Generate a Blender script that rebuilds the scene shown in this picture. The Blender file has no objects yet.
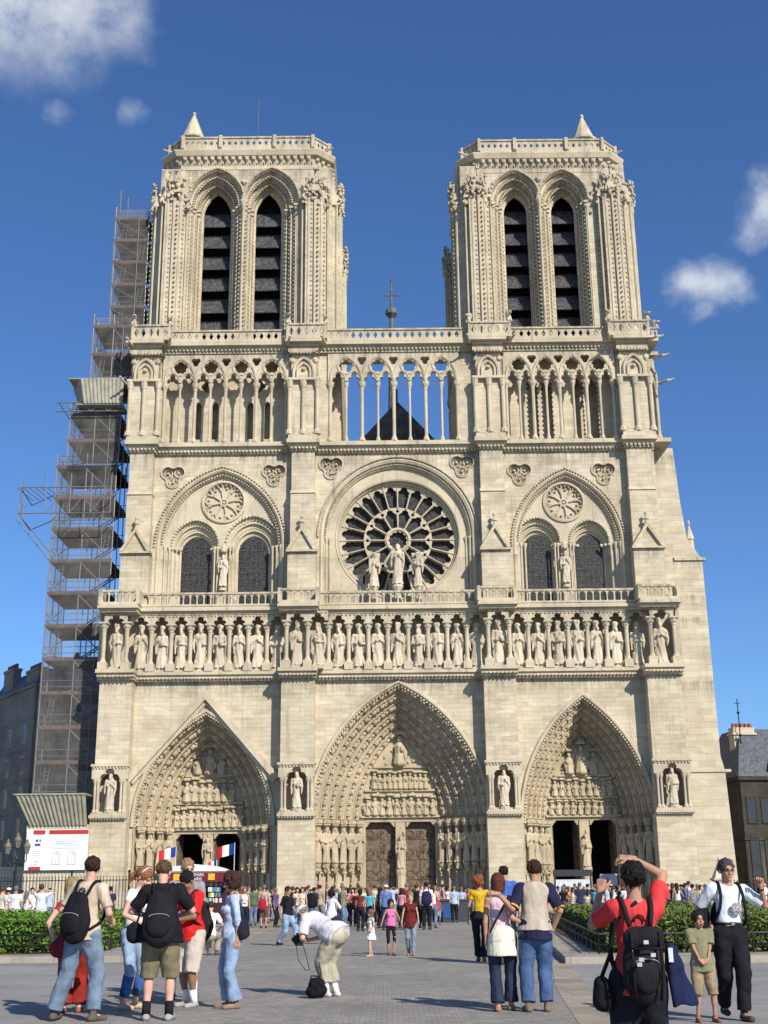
import bpy, bmesh, math, random
import numpy as np
from mathutils import Vector, Matrix
from mathutils.geometry import tessellate_polygon

random.seed(7)
R = math.radians
scene = bpy.context.scene
COL = scene.collection

# ------------------------------------------------------------------ materials
def nn(nt, t, **kw):
    n = nt.nodes.new(t)
    for k, v in kw.items():
        setattr(n, k, v)
    return n

def new_mat(name):
    m = bpy.data.materials.new(name)
    m.use_nodes = True
    nt = m.node_tree
    b = nt.nodes['Principled BSDF']
    b.inputs['Specular IOR Level'].default_value = 0.25
    return m, nt, b

def mixc(nt, fac, a, b, mode='MIX'):
    n = nn(nt, 'ShaderNodeMix', data_type='RGBA', blend_type=mode)
    for sock, v in ((n.inputs[0], fac), (n.inputs[6], a), (n.inputs[7], b)):
        if hasattr(v, 'links'):
            nt.links.new(v, sock)
        elif isinstance(v, (int, float)):
            sock.default_value = v
        else:
            sock.default_value = (*v, 1)
    return n.outputs[2]

def ramp(nt, fac, p0, p1):
    n = nn(nt, 'ShaderNodeMapRange', interpolation_type='SMOOTHSTEP')
    n.inputs[1].default_value = p0
    n.inputs[2].default_value = p1
    nt.links.new(fac, n.inputs[0])
    return n.outputs[0]

def noise(nt, vec, scale, detail=4, rough=0.6):
    n = nn(nt, 'ShaderNodeTexNoise')
    n.inputs['Scale'].default_value = scale
    n.inputs['Detail'].default_value = detail
    n.inputs['Roughness'].default_value = rough
    nt.links.new(vec, n.inputs['Vector'])
    return n.outputs['Fac']

def mapping(nt, vec, scale=(1, 1, 1)):
    n = nn(nt, 'ShaderNodeMapping')
    n.inputs['Scale'].default_value = scale
    nt.links.new(vec, n.inputs['Vector'])
    return n.outputs[0]

def bump(nt, b, h, strength, dist):
    n = nn(nt, 'ShaderNodeBump')
    n.inputs['Strength'].default_value = strength
    n.inputs['Distance'].default_value = dist
    nt.links.new(h, n.inputs['Height'])
    nt.links.new(n.outputs[0], b.inputs['Normal'])

def wall_vec(nt):
    """world position turned so that every upright face gets (along, up)"""
    g = nn(nt, 'ShaderNodeNewGeometry')
    s = nn(nt, 'ShaderNodeSeparateXYZ')
    nt.links.new(g.outputs['Position'], s.inputs[0])
    a = nn(nt, 'ShaderNodeMath', operation='ADD')
    nt.links.new(s.outputs[0], a.inputs[0]); nt.links.new(s.outputs[1], a.inputs[1])
    c = nn(nt, 'ShaderNodeCombineXYZ')
    nt.links.new(a.outputs[0], c.inputs[0]); nt.links.new(s.outputs[2], c.inputs[1])
    return c.outputs[0], g.outputs['Position']

def stone(name, c1, c2, blocks=True, dirt=(0.17, 0.145, 0.11), damt=0.35, bw=1.0, rh=0.42, bstr=0.5, bmix=.55):
    m, nt, b = new_mat(name)
    v, pos = wall_vec(nt)
    col = None
    n1 = noise(nt, pos, 0.35, 5, 0.65)
    n2 = noise(nt, pos, 4.0, 5, 0.7)
    base = mixc(nt, ramp(nt, n1, 0.3, 0.7), c1, c2)
    h = n2
    if blocks:
        br = nn(nt, 'ShaderNodeTexBrick')
        br.inputs['Scale'].default_value = 1.0
        br.inputs['Brick Width'].default_value = bw
        br.inputs['Row Height'].default_value = rh
        br.inputs['Mortar Size'].default_value = 0.012
        br.inputs['Mortar Smooth'].default_value = 0.3
        br.inputs['Bias'].default_value = 0.0
        br.inputs['Color1'].default_value = (0.72, 0.70, 0.66, 1)
        br.inputs['Color2'].default_value = (1.0, 1.0, 1.0, 1)
        br.inputs['Mortar'].default_value = (0.62, 0.58, 0.52, 1)
        nt.links.new(v, br.inputs['Vector'])
        base = mixc(nt, bmix, base, br.outputs['Color'], 'MULTIPLY')
        inv = nn(nt, 'ShaderNodeMath', operation='SUBTRACT'); inv.inputs[0].default_value = 1
        nt.links.new(br.outputs['Fac'], inv.inputs[1])
        ad = nn(nt, 'ShaderNodeMath', operation='MULTIPLY_ADD'); ad.inputs[1].default_value = 0.35
        nt.links.new(n2, ad.inputs[0]); nt.links.new(inv.outputs[0], ad.inputs[2])
        h = ad.outputs[0]
        # replaced and patched blocks
        bn = nn(nt, 'ShaderNodeTexVoronoi'); bn.inputs['Scale'].default_value = .9; nt.links.new(mapping(nt, v, (.8, 2.6, 1)), bn.inputs['Vector'])
        sv = nn(nt, 'ShaderNodeSeparateXYZ'); nt.links.new(bn.outputs['Color'], sv.inputs[0])
        base = mixc(nt, mul(nt, ramp(nt, sv.outputs[0], .55, .9), .4), base, (.80, .74, .64), 'MULTIPLY')
        base = mixc(nt, mul(nt, ramp(nt, sv.outputs[1], .6, .9), .45), base, (1.18, 1.2, 1.24), 'MULTIPLY')
    # rain streaks: noise stretched upright
    st = noise(nt, mapping(nt, pos, (1.6, 1.6, 0.13)), 1.0, 6, 0.7)
    base = mixc(nt, mul(nt, ramp(nt, st, 0.52, 0.78), damt), base, dirt)
    # soot washed down under the string courses
    sz = nn(nt, 'ShaderNodeSeparateXYZ'); nt.links.new(pos, sz.inputs[0]); band = None
    for top, dep in ((17.2, 1.6), (22.4, 1.2), (36.3, 2.2), (45.2, 1.6), (63.9, 3.0), (27.4, 1.2), (67.3, 1.6), (24.2, 1.0), (47.2, 1.1)):
        up = nn(nt, 'ShaderNodeMath', operation='LESS_THAN'); nt.links.new(sz.outputs[2], up.inputs[0]); up.inputs[1].default_value = top
        lo_ = nn(nt, 'ShaderNodeMapRange'); nt.links.new(sz.outputs[2], lo_.inputs[0]); lo_.inputs[1].default_value = top - dep; lo_.inputs[2].default_value = top
        pr = nn(nt, 'ShaderNodeMath', operation='MULTIPLY'); nt.links.new(up.outputs[0], pr.inputs[0]); nt.links.new(lo_.outputs[0], pr.inputs[1])
        if band is None: band = pr.outputs[0]
        else:
            mx_ = nn(nt, 'ShaderNodeMath', operation='MAXIMUM'); nt.links.new(band, mx_.inputs[0]); nt.links.new(pr.outputs[0], mx_.inputs[1]); band = mx_.outputs[0]
    st2 = noise(nt, mapping(nt, pos, (2.6, 2.6, 0.22)), 1.0, 6, 0.75)
    bm_ = nn(nt, 'ShaderNodeMath', operation='MULTIPLY'); nt.links.new(ramp(nt, st2, .40, .66), bm_.inputs[0]); nt.links.new(band, bm_.inputs[1])
    base = mixc(nt, mul(nt, bm_.outputs[0], .75), base, (.14, .13, .115))
    sp = noise(nt, pos, 2.1, 6, 0.75)
    base = mixc(nt, mul(nt, ramp(nt, sp, 0.55, 0.8), damt * 0.8), base, dirt)
    nt.links.new(base, b.inputs['Base Color'])
    b.inputs['Roughness'].default_value = 0.9
    bump(nt, b, h, bstr, 0.03)
    return m

def mul(nt, s, f):
    n = nn(nt, 'ShaderNodeMath', operation='MULTIPLY')
    nt.links.new(s, n.inputs[0]); n.inputs[1].default_value = f
    return n.outputs[0]

def plain(name, col, rough=0.7, var=0.12, scale=8.0, metal=0.0, spec=0.25, bstr=0.15, bdist=0.005, emit=None):
    m, nt, b = new_mat(name)
    tc = nn(nt, 'ShaderNodeTexCoord')
    n = noise(nt, tc.outputs['Object'], scale, 4, 0.65)
    lo = tuple(c * (1 - var * 1.6) for c in col); hi = tuple(min(1, c * (1 + var)) for c in col)
    nt.links.new(mixc(nt, ramp(nt, n, 0.3, 0.7), lo, hi), b.inputs['Base Color'])
    b.inputs['Roughness'].default_value = rough
    b.inputs['Metallic'].default_value = metal
    b.inputs['Specular IOR Level'].default_value = spec
    if bstr:
        bump(nt, b, noise(nt, tc.outputs['Object'], scale * 4, 3, 0.6), bstr, bdist)
    return m

_cm = {}
def cloth(col, name='cloth'):
    key = (name,) + tuple(round(c, 3) for c in col)
    if key in _cm: return _cm[key]
    m, nt, b = new_mat(name)
    tc = nn(nt, 'ShaderNodeTexCoord')
    f = noise(nt, mapping(nt, tc.outputs['Object'], (1, 1, .6)), 7.0, 5, 0.6)
    k = {'denim': .2, 'hair': .4}.get(name, .14)
    lo = tuple(c * (1 - k * 1.5) for c in col); hi = tuple(min(1, c * (1 + k)) for c in col)
    nt.links.new(mixc(nt, ramp(nt, f, 0.3, 0.72), lo, hi), b.inputs['Base Color'])
    b.inputs['Roughness'].default_value = 0.85
    b.inputs['Specular IOR Level'].default_value = 0.15
    if name == 'hair':
        f2 = noise(nt, mapping(nt, tc.outputs['Object'], (1.0, 1.0, 0.3)), 120.0, 3, 0.6)
        nt.links.new(mixc(nt, ramp(nt, f2, .35, .65), tuple(c * .45 for c in col), tuple(min(1, c * 1.35) for c in col)), b.inputs['Base Color'])
        bump(nt, b, f2, 1.0, 0.012); b.inputs['Roughness'].default_value = .55
    else:
        fold = noise(nt, mapping(nt, tc.outputs['Object'], (1.0, 1.0, 0.45)), 11.0, 3, 0.5)
        bump(nt, b, fold, .8, 0.035)
    _cm[key] = m
    return m

def skin(col):
    key = ('skin',) + tuple(col)
    if key in _cm: return _cm[key]
    m, nt, b = new_mat('skin')
    tc = nn(nt, 'ShaderNodeTexCoord')
    f = noise(nt, tc.outputs['Object'], 9.0, 4, 0.6)
    nt.links.new(mixc(nt, ramp(nt, f, 0.3, 0.7), tuple(c * .85 for c in col), col), b.inputs['Base Color'])
    b.inputs['Roughness'].default_value = 0.55
    b.inputs['Subsurface Weight'].default_value = 0.0
    _cm[key] = m
    return m

# ------------------------------------------------------------------ mesh builder
_ico = None
def ico():
    global _ico
    if _ico is None:
        bm = bmesh.new(); bmesh.ops.create_icosphere(bm, subdivisions=1, radius=1)
        bm.verts.ensure_lookup_table()
        V = np.array([v.co[:] for v in bm.verts]); F = [tuple(v.index for v in f.verts) for f in bm.faces]
        bm.free(); _ico = (V, F)
    return _ico

class MB:
    def __init__(s):
        s.V = []; s.F = []; s.n = 0; s.M = None
    def add(s, V, F):
        V = np.asarray(V, dtype=float).reshape(-1, 3)
        if s.M is not None:
            V = V @ s.M[:3, :3].T + s.M[:3, 3]
        s.V.append(V); k = s.n
        s.F.extend([tuple(i + k for i in f) for f in F])
        s.n += len(V)
    def box(s, x0, x1, y0, y1, z0, z1):
        V = [(x, y, z) for z in (z0, z1) for y in (y0, y1) for x in (x0, x1)]
        s.add(V, [(0, 2, 3, 1), (4, 5, 7, 6), (0, 1, 5, 4), (1, 3, 7, 5), (3, 2, 6, 7), (2, 0, 4, 6)])
    def hexa(s, bot, top):
        """bot, top: 4 points each, counter-clockwise from above"""
        s.add(list(bot) + list(top), [(3, 2, 1, 0), (4, 5, 6, 7), (0, 1, 5, 4), (1, 2, 6, 5), (2, 3, 7, 6), (3, 0, 4, 7)])
    def slab(s, outer, holes, y0, y1):
        """plate in the XZ plane with openings, from y0 (front) to y1 (back)"""
        def area(p): return sum(p[i][0] * p[(i + 1) % len(p)][1] - p[(i + 1) % len(p)][0] * p[i][1] for i in range(len(p)))
        outer = list(outer) if area(outer) > 0 else list(outer)[::-1]
        holes = [list(h) if area(h) < 0 else list(h)[::-1] for h in holes]
        loops = [outer] + holes
        flat = [p for l in loops for p in l]
        N = len(flat)
        tris = tessellate_polygon([[Vector((p[0], p[1], 0)) for p in l] for l in loops])
        V = [(x, y0, z) for x, z in flat] + [(x, y1, z) for x, z in flat]
        F = []
        for t in tris:
            a, b, c = t
            ar = (flat[b][0] - flat[a][0]) * (flat[c][1] - flat[a][1]) - (flat[c][0] - flat[a][0]) * (flat[b][1] - flat[a][1])
            if abs(ar) < 1e-9: continue
            if ar < 0: b, c = c, b
            F.append((a, b, c)); F.append((c + N, b + N, a + N))
        k = 0
        for l in loops:
            L = len(l)
            for i in range(L):
                a, b = k + i, k + (i + 1) % L
                F.append((b, a, a + N, b + N))
            k += L
        s.add(V, F)
    def loft(s, rings, closed=False, flip=False):
        n = len(rings[0]); V = [p for r in rings for p in r]; F = []
        for i in range(len(rings) - 1):
            for j in range(n if closed else n - 1):
                a = i * n + j; b = i * n + (j + 1) % n
                f = (a, b, b + n, a + n)
                F.append(f[::-1] if flip else f)
        s.add(V, F)
    def lathe(s, x, y, prof, n=10, cap=True):
        V = []
        for r, z in prof:
            for k in range(n):
                a = 2 * math.pi * k / n
                V.append((x + r * math.cos(a), y + r * math.sin(a), z))
        F = []
        for i in range(len(prof) - 1):
            for k in range(n):
                F.append((i * n + k, i * n + (k + 1) % n, (i + 1) * n + (k + 1) % n, (i + 1) * n + k))
        if cap:
            F.append(tuple(range(n))[::-1]); F.append(tuple((len(prof) - 1) * n + k for k in range(n)))
        s.add(V, F)
    def tube(s, pts, r, n=6, closed=False, r2=None):
        P = [Vector(p) for p in pts]; V = []; L = len(P)
        for i, p in enumerate(P):
            d = (P[(i + 1) % L] - P[i - 1]) if closed else (P[min(i + 1, L - 1)] - P[max(i - 1, 0)])
            d = d.normalized() if d.length > 1e-9 else Vector((0, 0, 1))
            u = d.cross(Vector((0, 1, 0)))
            if u.length < 1e-3: u = d.cross(Vector((1, 0, 0)))
            u.normalize(); w = d.cross(u)
            rr = r if r2 is None else r + (r2 - r) * i / max(1, L - 1)
            for k in range(n):
                a = 2 * math.pi * k / n
                V.append(p + u * (rr * math.cos(a)) + w * (rr * math.sin(a)))
        F = []
        for i in range(L if closed else L - 1):
            for k in range(n):
                a = i * n + k; b = i * n + (k + 1) % n; c = ((i + 1) % L) * n
                F.append((a, c + k, c + (k + 1) % n, b))
        if not closed:
            F.append(tuple(range(n))); F.append(tuple((L - 1) * n + k for k in range(n))[::-1])
        s.add([tuple(v) for v in V], F)
    def blob(s, x, y, z, sx, sy=None, sz=None, jit=0.0):
        V, F = ico(); sy = sx if sy is None else sy; sz = sx if sz is None else sz
        W = V * (sx, sy, sz)
        if jit: W = W * (1 + (np.random.rand(len(V), 1) - .5) * jit)
        s.add(W + (x, y, z), F)
    def inst(s, tpl, M):
        V, F = tpl
        M = np.array(M)
        s.add(V @ M[:3, :3].T + M[:3, 3], F)
    def mesh(s, name, origin=(0, 0, 0), smooth=False):
        me = bpy.data.meshes.new(name)
        V = np.concatenate(s.V) - np.array(origin) if s.V else np.zeros((0, 3))
        me.from_pydata(V.tolist(), [], s.F)
        if smooth:
            me.polygons.foreach_set('use_smooth', [True] * len(me.polygons))
        me.update()
        return me
    def build(s, name, mat, parent=None, smooth=False, origin=None):
        V = np.concatenate(s.V)
        if origin is None:
            lo = V.min(0); hi = V.max(0)
            origin = ((lo[0] + hi[0]) / 2, (lo[1] + hi[1]) / 2, lo[2])
        me = s.mesh(name, origin, smooth)
        if mat is not None: me.materials.append(mat)
        return place(name, me, origin, parent)

WLOC = {}
def place(name, me, loc, parent=None, rz=0.0):
    """link one object at a world location (parents here are never rotated when this is used)"""
    o = bpy.data.objects.new(name, me); COL.objects.link(o)
    pw = WLOC[parent.name] if parent is not None else (0, 0, 0)
    o.parent = parent
    o.location = (loc[0] - pw[0], loc[1] - pw[1], loc[2] - pw[2])
    o.rotation_euler = (0, 0, rz)
    WLOC[o.name] = tuple(loc)
    return o

def tag(o, label=None, cat=None, group=None, kind=None):
    if label: o['label'] = label
    if cat: o['category'] = cat
    if group: o['group'] = group
    if kind: o['kind'] = kind
    return o

def thing(name, loc, label, cat, group=None):
    o = bpy.data.objects.new(name, None); COL.objects.link(o)
    o.location = loc; o.empty_display_size = 0.3
    WLOC[o.name] = tuple(loc)
    return tag(o, label, cat, group)

# ------------------------------------------------------------------ outlines
def arch(cx, hw, z0, zs, za, n=12):
    """pointed (or round, when the rise equals hw) arch outline from the left foot over the apex to the right foot"""
    rise = za - zs
    Rr = (hw * hw + rise * rise) / (2 * hw)
    c = -hw + Rr
    a1 = math.atan2(rise, -c) if c > 0 else math.atan2(rise, -c)
    L = [(cx - hw, z0)]
    for i in range(n + 1):
        a = math.pi + (a1 - math.pi) * i / n
        L.append((cx + c + Rr * math.cos(a), zs + Rr * math.sin(a)))
    return L + [(2 * cx - x, z) for x, z in L[::-1][1:]]

def circle(cx, cz, r, n=32, ph=0):
    return [(cx + r * math.cos(ph + 2 * math.pi * i / n), cz + r * math.sin(ph + 2 * math.pi * i / n)) for i in range(n)]

def foil(cx, cz, r, k=3, ph=math.pi / 2, n=8, lobe=0.55):
    """outline with k round lobes"""
    P = []
    d = r * (1 - lobe); lr = r * lobe
    s_ = min(d * math.sin(math.pi / k), lr * 0.98)
    dist = d * math.cos(math.pi / k) + math.sqrt(lr * lr - s_ * s_)
    w = math.atan2(dist * math.sin(math.pi / k), dist * math.cos(math.pi / k) - d)
    for i in range(k):
        a = ph + 2 * math.pi * i / k
        ox, oz = cx + d * math.cos(a), cz + d * math.sin(a)
        for j in range(n):
            t = a - w + 2 * w * (j + 0.5) / n
            P.append((ox + lr * math.cos(t), oz + lr * math.sin(t)))
    return P

# ------------------------------------------------------------------ implicit surfaces (figures)
class SDF:
    def __init__(s, lo, hi, vox):
        s.vox = vox; s.lo = np.array(lo, float)
        s.dim = np.ceil((np.array(hi, float) - s.lo) / vox).astype(int) + 1
        s.f = np.full(s.dim, 1.0, np.float32)
    def _sub(s, lo, hi):
        a = np.clip(np.floor((np.array(lo) - s.lo) / s.vox).astype(int), 0, s.dim)
        b = np.clip(np.ceil((np.array(hi) - s.lo) / s.vox).astype(int) + 1, 0, s.dim)
        if np.any(b <= a): return None
        ax = [s.lo[i] + s.vox * np.arange(a[i], b[i], dtype=np.float32) for i in range(3)]
        X, Y, Z = np.meshgrid(*ax, indexing='ij', sparse=True)
        return tuple(slice(a[i], b[i]) for i in range(3)), X.astype(np.float32), Y.astype(np.float32), Z.astype(np.float32)
    def cone(s, a, b, r1, r2=None, k=0.03, flat=None, sub=False):
        """tapered capsule; flat=(unit axis, factor) squeezes it along that axis"""
        r2 = r1 if r2 is None else r2
        a = np.array(a, float); b = np.array(b, float); rm = max(r1, r2) + k + 2 * s.vox
        q = s._sub(np.minimum(a, b) - rm, np.maximum(a, b) + rm)
        if q is None: return
        sl, X, Y, Z = q
        px, py, pz = X - a[0], Y - a[1], Z - a[2]
        d = b - a; dd = d.copy()
        sc = 1.0
        if flat is not None:
            ax, fac = np.array(flat[0], float), flat[1]
            ax = ax / np.linalg.norm(ax)
            m = (px * ax[0] + py * ax[1] + pz * ax[2]) * (1 / fac - 1)
            px = px + m * ax[0]; py = py + m * ax[1]; pz = pz + m * ax[2]
            dd = d + ax * (d @ ax) * (1 / fac - 1); sc = fac
        L = float(dd @ dd)
        t = np.clip((px * dd[0] + py * dd[1] + pz * dd[2]) / L, 0, 1) if L > 1e-12 else np.zeros_like(px + py + pz)
        D = np.sqrt((px - t * dd[0]) ** 2 + (py - t * dd[1]) ** 2 + (pz - t * dd[2]) ** 2) - (r1 + (r2 - r1) * t)
        if sc != 1.0: D = D * (0.5 + 0.5 * sc)
        s._join(sl, D, k, sub)
    def ell(s, c, r, k=0.03, M=None, sub=False):
        c = np.array(c, float); r = np.array(r, float); rm = r.max() + k + 2 * s.vox
        q = s._sub(c - rm, c + rm)
        if q is None: return
        sl, X, Y, Z = q
        P = [X - c[0], Y - c[1], Z - c[2]]
        if M is not None:
            M = np.array(M)[:3, :3]
            P = [P[0] * M[0, i] + P[1] * M[1, i] + P[2] * M[2, i] for i in range(3)]
        k0 = np.sqrt((P[0] / r[0]) ** 2 + (P[1] / r[1]) ** 2 + (P[2] / r[2]) ** 2)
        k1 = np.sqrt((P[0] / r[0] ** 2) ** 2 + (P[1] / r[1] ** 2) ** 2 + (P[2] / r[2] ** 2) ** 2) + 1e-6
        s._join(sl, k0 * (k0 - 1) / k1, k, sub)
    def _join(s, sl, D, k, sub):
        g = s.f[sl]
        if sub:
            D = -D
            h = np.clip(0.5 - 0.5 * (D - g) / k, 0, 1) if k > 0 else None
            g[...] = np.maximum(g, D) if k <= 0 else g * h + D * (1 - h) + k * h * (1 - h)
        else:
            if k <= 0: g[...] = np.minimum(g, D)
            else:
                h = np.clip(0.5 + 0.5 * (D - g) / k, 0, 1)
                g[...] = D * (1 - h) + g * h - k * h * (1 - h)
    def half(s, p, n):
        """cut away everything on the side n points to"""
        n = np.array(n, float); n /= np.linalg.norm(n)
        ax = [s.lo[i] + s.vox * np.arange(s.dim[i]) - p[i] for i in range(3)]
        X, Y, Z = np.meshgrid(*ax, indexing='ij', sparse=True)
        s.f = np.maximum(s.f, (X * n[0] + Y * n[1] + Z * n[2]).astype(np.float32))
    def folds(s, amp, fx, fz, seed=0):
        ax = [s.lo[i] + s.vox * np.arange(s.dim[i]) for i in range(3)]
        X, Y, Z = np.meshgrid(*ax, indexing='ij', sparse=True)
        w = np.sin(X * fx + seed + 2.2 * np.sin(Z * fz * .6 + seed)) * np.sin(Z * fz + Y * fx * .5 + 1.7 * seed + 1.3 * np.sin(X * fx * .4))
        s.f = s.f + (amp * w).astype(np.float32)
    def mesh(s):
        f = s.f; f[0] = f[-1] = 1; f[:, 0] = f[:, -1] = 1; f[:, :, 0] = f[:, :, -1] = 1
        ins = f < 0
        nx, ny, nz = f.shape
        cnt = np.zeros((nx - 1, ny - 1, nz - 1), np.int8)
        for i in (0, 1):
            for j in (0, 1):
                for k in (0, 1):
                    cnt += ins[i:nx - 1 + i, j:ny - 1 + j, k:nz - 1 + k]
        act = (cnt > 0) & (cnt < 8)
        I = np.argwhere(act)
        if len(I) == 0: return np.zeros((0, 3)), np.zeros((0, 4), int)
        idx = np.full(act.shape, -1, np.int64); idx[act] = np.arange(len(I))
        acc = np.zeros((len(I), 3)); c = np.zeros(len(I))
        for ax in range(3):
            o1, o2 = [a for a in range(3) if a != ax]
            for u in (0, 1):
                for v in (0, 1):
                    A = I.copy(); A[:, o1] += u; A[:, o2] += v
                    B = A.copy(); B[:, ax] += 1
                    fa = f[A[:, 0], A[:, 1], A[:, 2]]; fb = f[B[:, 0], B[:, 1], B[:, 2]]
                    m = (fa < 0) != (fb < 0)
                    t = np.where(m, fa / np.where(m, fa - fb, 1), 0)
                    P = A.astype(float); P[:, ax] += t
                    acc[m] += P[m]; c[m] += 1
        V = acc / c[:, None] * s.vox + s.lo
        Q = []
        for ax in range(3):
            o1, o2 = (ax + 1) % 3, (ax + 2) % 3
            sa = [slice(None)] * 3; sb = [slice(None)] * 3
            sa[ax] = slice(0, -1); sb[ax] = slice(1, None)
            a = ins[tuple(sa)]; b = ins[tuple(sb)]
            E = np.argwhere(a != b)
            E = E[(E[:, o1] > 0) & (E[:, o2] > 0) & (E[:, o1] < f.shape[o1] - 1) & (E[:, o2] < f.shape[o2] - 1)]
            d1 = np.zeros(3, int); d1[o1] = 1; d2 = np.zeros(3, int); d2[o2] = 1
            g = lambda e: idx[e[:, 0], e[:, 1], e[:, 2]]
            q = np.stack([g(E - d1 - d2), g(E - d2), g(E), g(E - d1)], 1)
            fl = a[E[:, 0], E[:, 1], E[:, 2]]
            q[~fl] = q[~fl][:, ::-1]
            Q.append(q)
        return V, np.concatenate(Q)

def np_mesh(name, VQ, smooth=True):
    V, Q = VQ
    me = bpy.data.meshes.new(name)
    me.vertices.add(len(V)); me.vertices.foreach_set('co', np.asarray(V, np.float32).ravel())
    me.loops.add(Q.size); me.loops.foreach_set('vertex_index', Q.astype(np.int32).ravel())
    me.polygons.add(len(Q))
    me.polygons.foreach_set('loop_start', np.arange(0, Q.size, Q.shape[1], dtype=np.int32))
    me.polygons.foreach_set('loop_total', np.full(len(Q), Q.shape[1], np.int32))
    me.update(calc_edges=True)
    if smooth: me.polygons.foreach_set('use_smooth', [True] * len(Q))
    return me

def join_vq(parts):
    Vs = []; Qs = []; n = 0
    for V, Q in parts:
        Vs.append(V); Qs.append(Q + n); n += len(V)
    return np.concatenate(Vs), np.concatenate(Qs)
# ================================================================== the cathedral
M_WALL = stone('limestone_ashlar', (0.64, 0.56, 0.41), (0.50, 0.435, 0.315), bw=.8, rh=.34, bmix=.5, damt=.55)
M_CARV = stone('carved_limestone', (0.60, 0.52, 0.37), (0.43, 0.37, 0.265), blocks=False, damt=0.85, bstr=1.0)
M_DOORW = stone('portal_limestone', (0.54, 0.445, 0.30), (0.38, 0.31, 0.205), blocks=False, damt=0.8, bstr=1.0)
M_PALE = stone('statue_limestone', (0.64, 0.56, 0.42), (0.46, 0.395, 0.29), blocks=False, damt=0.7, bstr=0.6)
M_SIDE = stone('flank_ashlar', (0.62, 0.545, 0.405), (0.53, 0.465, 0.345), bw=1.3, rh=0.5)
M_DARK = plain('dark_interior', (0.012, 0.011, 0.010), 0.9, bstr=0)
M_GLASS = plain('leaded_glass', (0.05, 0.048, 0.045), 0.55, var=0.5, scale=5, spec=0.2, bstr=0.5, bdist=0.02)
M_LOUV = plain('slate_louvre', (0.075, 0.07, 0.075), 0.7, var=0.4, scale=3)
M_LEAD = plain('lead_roof', (0.11, 0.12, 0.115), 0.6, var=0.25, scale=1.5)
M_WOOD = plain('old_oak_door', (0.16, 0.115, 0.08), 0.75, var=0.35, scale=3, bstr=0.6, bdist=0.02)

CATH = thing('cathedral', (0.9, 93, 0), 'pale limestone gothic cathedral front with two square towers, rose window and three pointed portals', 'cathedral')

def bumps(mb, x0, x1, y, z, step, r, sy=None, sz=None):
    n = max(1, int(abs(x1 - x0) / step))
    for i in range(n):
        mb.blob(x0 + (x1 - x0) * (i + .5) / n, y, z, r, sy or r, sz or r, .3)

def funnel(mb, cx0, hw0, za0, y0, cx1, hw1, za1, y1, zs, zb, N, n=12, figs=None, figmb=None, zs1=None):
    """stepped splay of N orders from the outer arch to the inner arch; figures sit in the hollow of each order"""
    zs1 = zs if zs1 is None else zs1
    def at(t, y):
        cx = cx0 + (cx1 - cx0) * t; hw = hw0 + (hw1 - hw0) * t; za = za0 + (za1 - za0) * t
        return [(x, y, z) for x, z in arch(cx, hw, zb, zs + (zs1 - zs) * t, za, n)]
    rings = []
    for k in range(N):
        t0 = k / N; dt = 1 / N; yy = y0 + (y1 - y0) * t0; dy = (y1 - y0) / N
        for a, b in ((0, 0), (0.03, -0.07), (.14, -.09), (.2, 0), (.22, .55), (.32, .68), (.62, .72), (.78, .8), (.82, 1.0)):
            rings.append(at(t0 + dt * a, yy + dy * b))
        if figs:
            figmb.append(MB())
            ring = at(t0 + dt * .42, yy + dy * .42)
            yy2 = yy + dy * .38
            # walk along the arc, skipping the jambs
            pts = [Vector((p[0], 0, p[2])) for p in ring[1:-1]]
            half = len(pts) // 2
            for side in (0, 1):
                seq = pts[:half + 1] if side == 0 else pts[::-1][:half + 1]
                seg = [(seq[i + 1] - seq[i]).length for i in range(len(seq) - 1)]
                L = sum(seg); m = max(3, int(L / figs))
                for q in range(m):
                    s_ = (q + .5) * L / m
                    i = 0
                    while i < len(seg) - 1 and s_ > seg[i]: s_ -= seg[i]; i += 1
                    p = seq[i].lerp(seq[i + 1], s_ / seg[i]); d = (seq[i + 1] - seq[i]).normalized()
                    sc = L / m
                    up = d; fwd = Vector((0, -1, 0)) * .75 + Vector((cx0 - p.x, 0, zs + 1 - p.z)).normalized() * .65
                    fwd = (fwd - up * fwd.dot(up)).normalized(); rt = fwd.cross(up)
                    Mx = np.eye(4); Mx[:3, 0] = rt; Mx[:3, 1] = -fwd; Mx[:3, 2] = up
                    Mx[:3, :3] *= sc; Mx[:3, 3] = Vector((p.x, yy2, p.z)) - up * sc * .5
                    figmb[-1].inst(random.choice(FIGS), Mx)
    rings.append(at(1, y1))
    mb.loft(rings, flip=True)

# small voussoir figures (unit height) for the archivolts and friezes
def small_fig(seed):
    rnd = random.Random(seed); m = MB()
    m.lathe(0, 0, [(.2, 0), (.24, .05), (.17, .35), (.2, .55), (.1, .66)], 7)
    m.blob(0, -.03, .75, .11, .11, .13)
    m.blob(rnd.uniform(-.15, .15), -.18, rnd.uniform(.35, .5), .1, .08, .1)
    m.blob(rnd.choice((-.2, .2)), -.08, rnd.uniform(.3, .6), .09, .09, .18)
    m.lathe(0, .02, [(.24, .88), (.27, .92), (.22, 1.0)], 6)
    return np.concatenate(m.V), m.F
FIGS = [small_fig(i) for i in range(4)]

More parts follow.
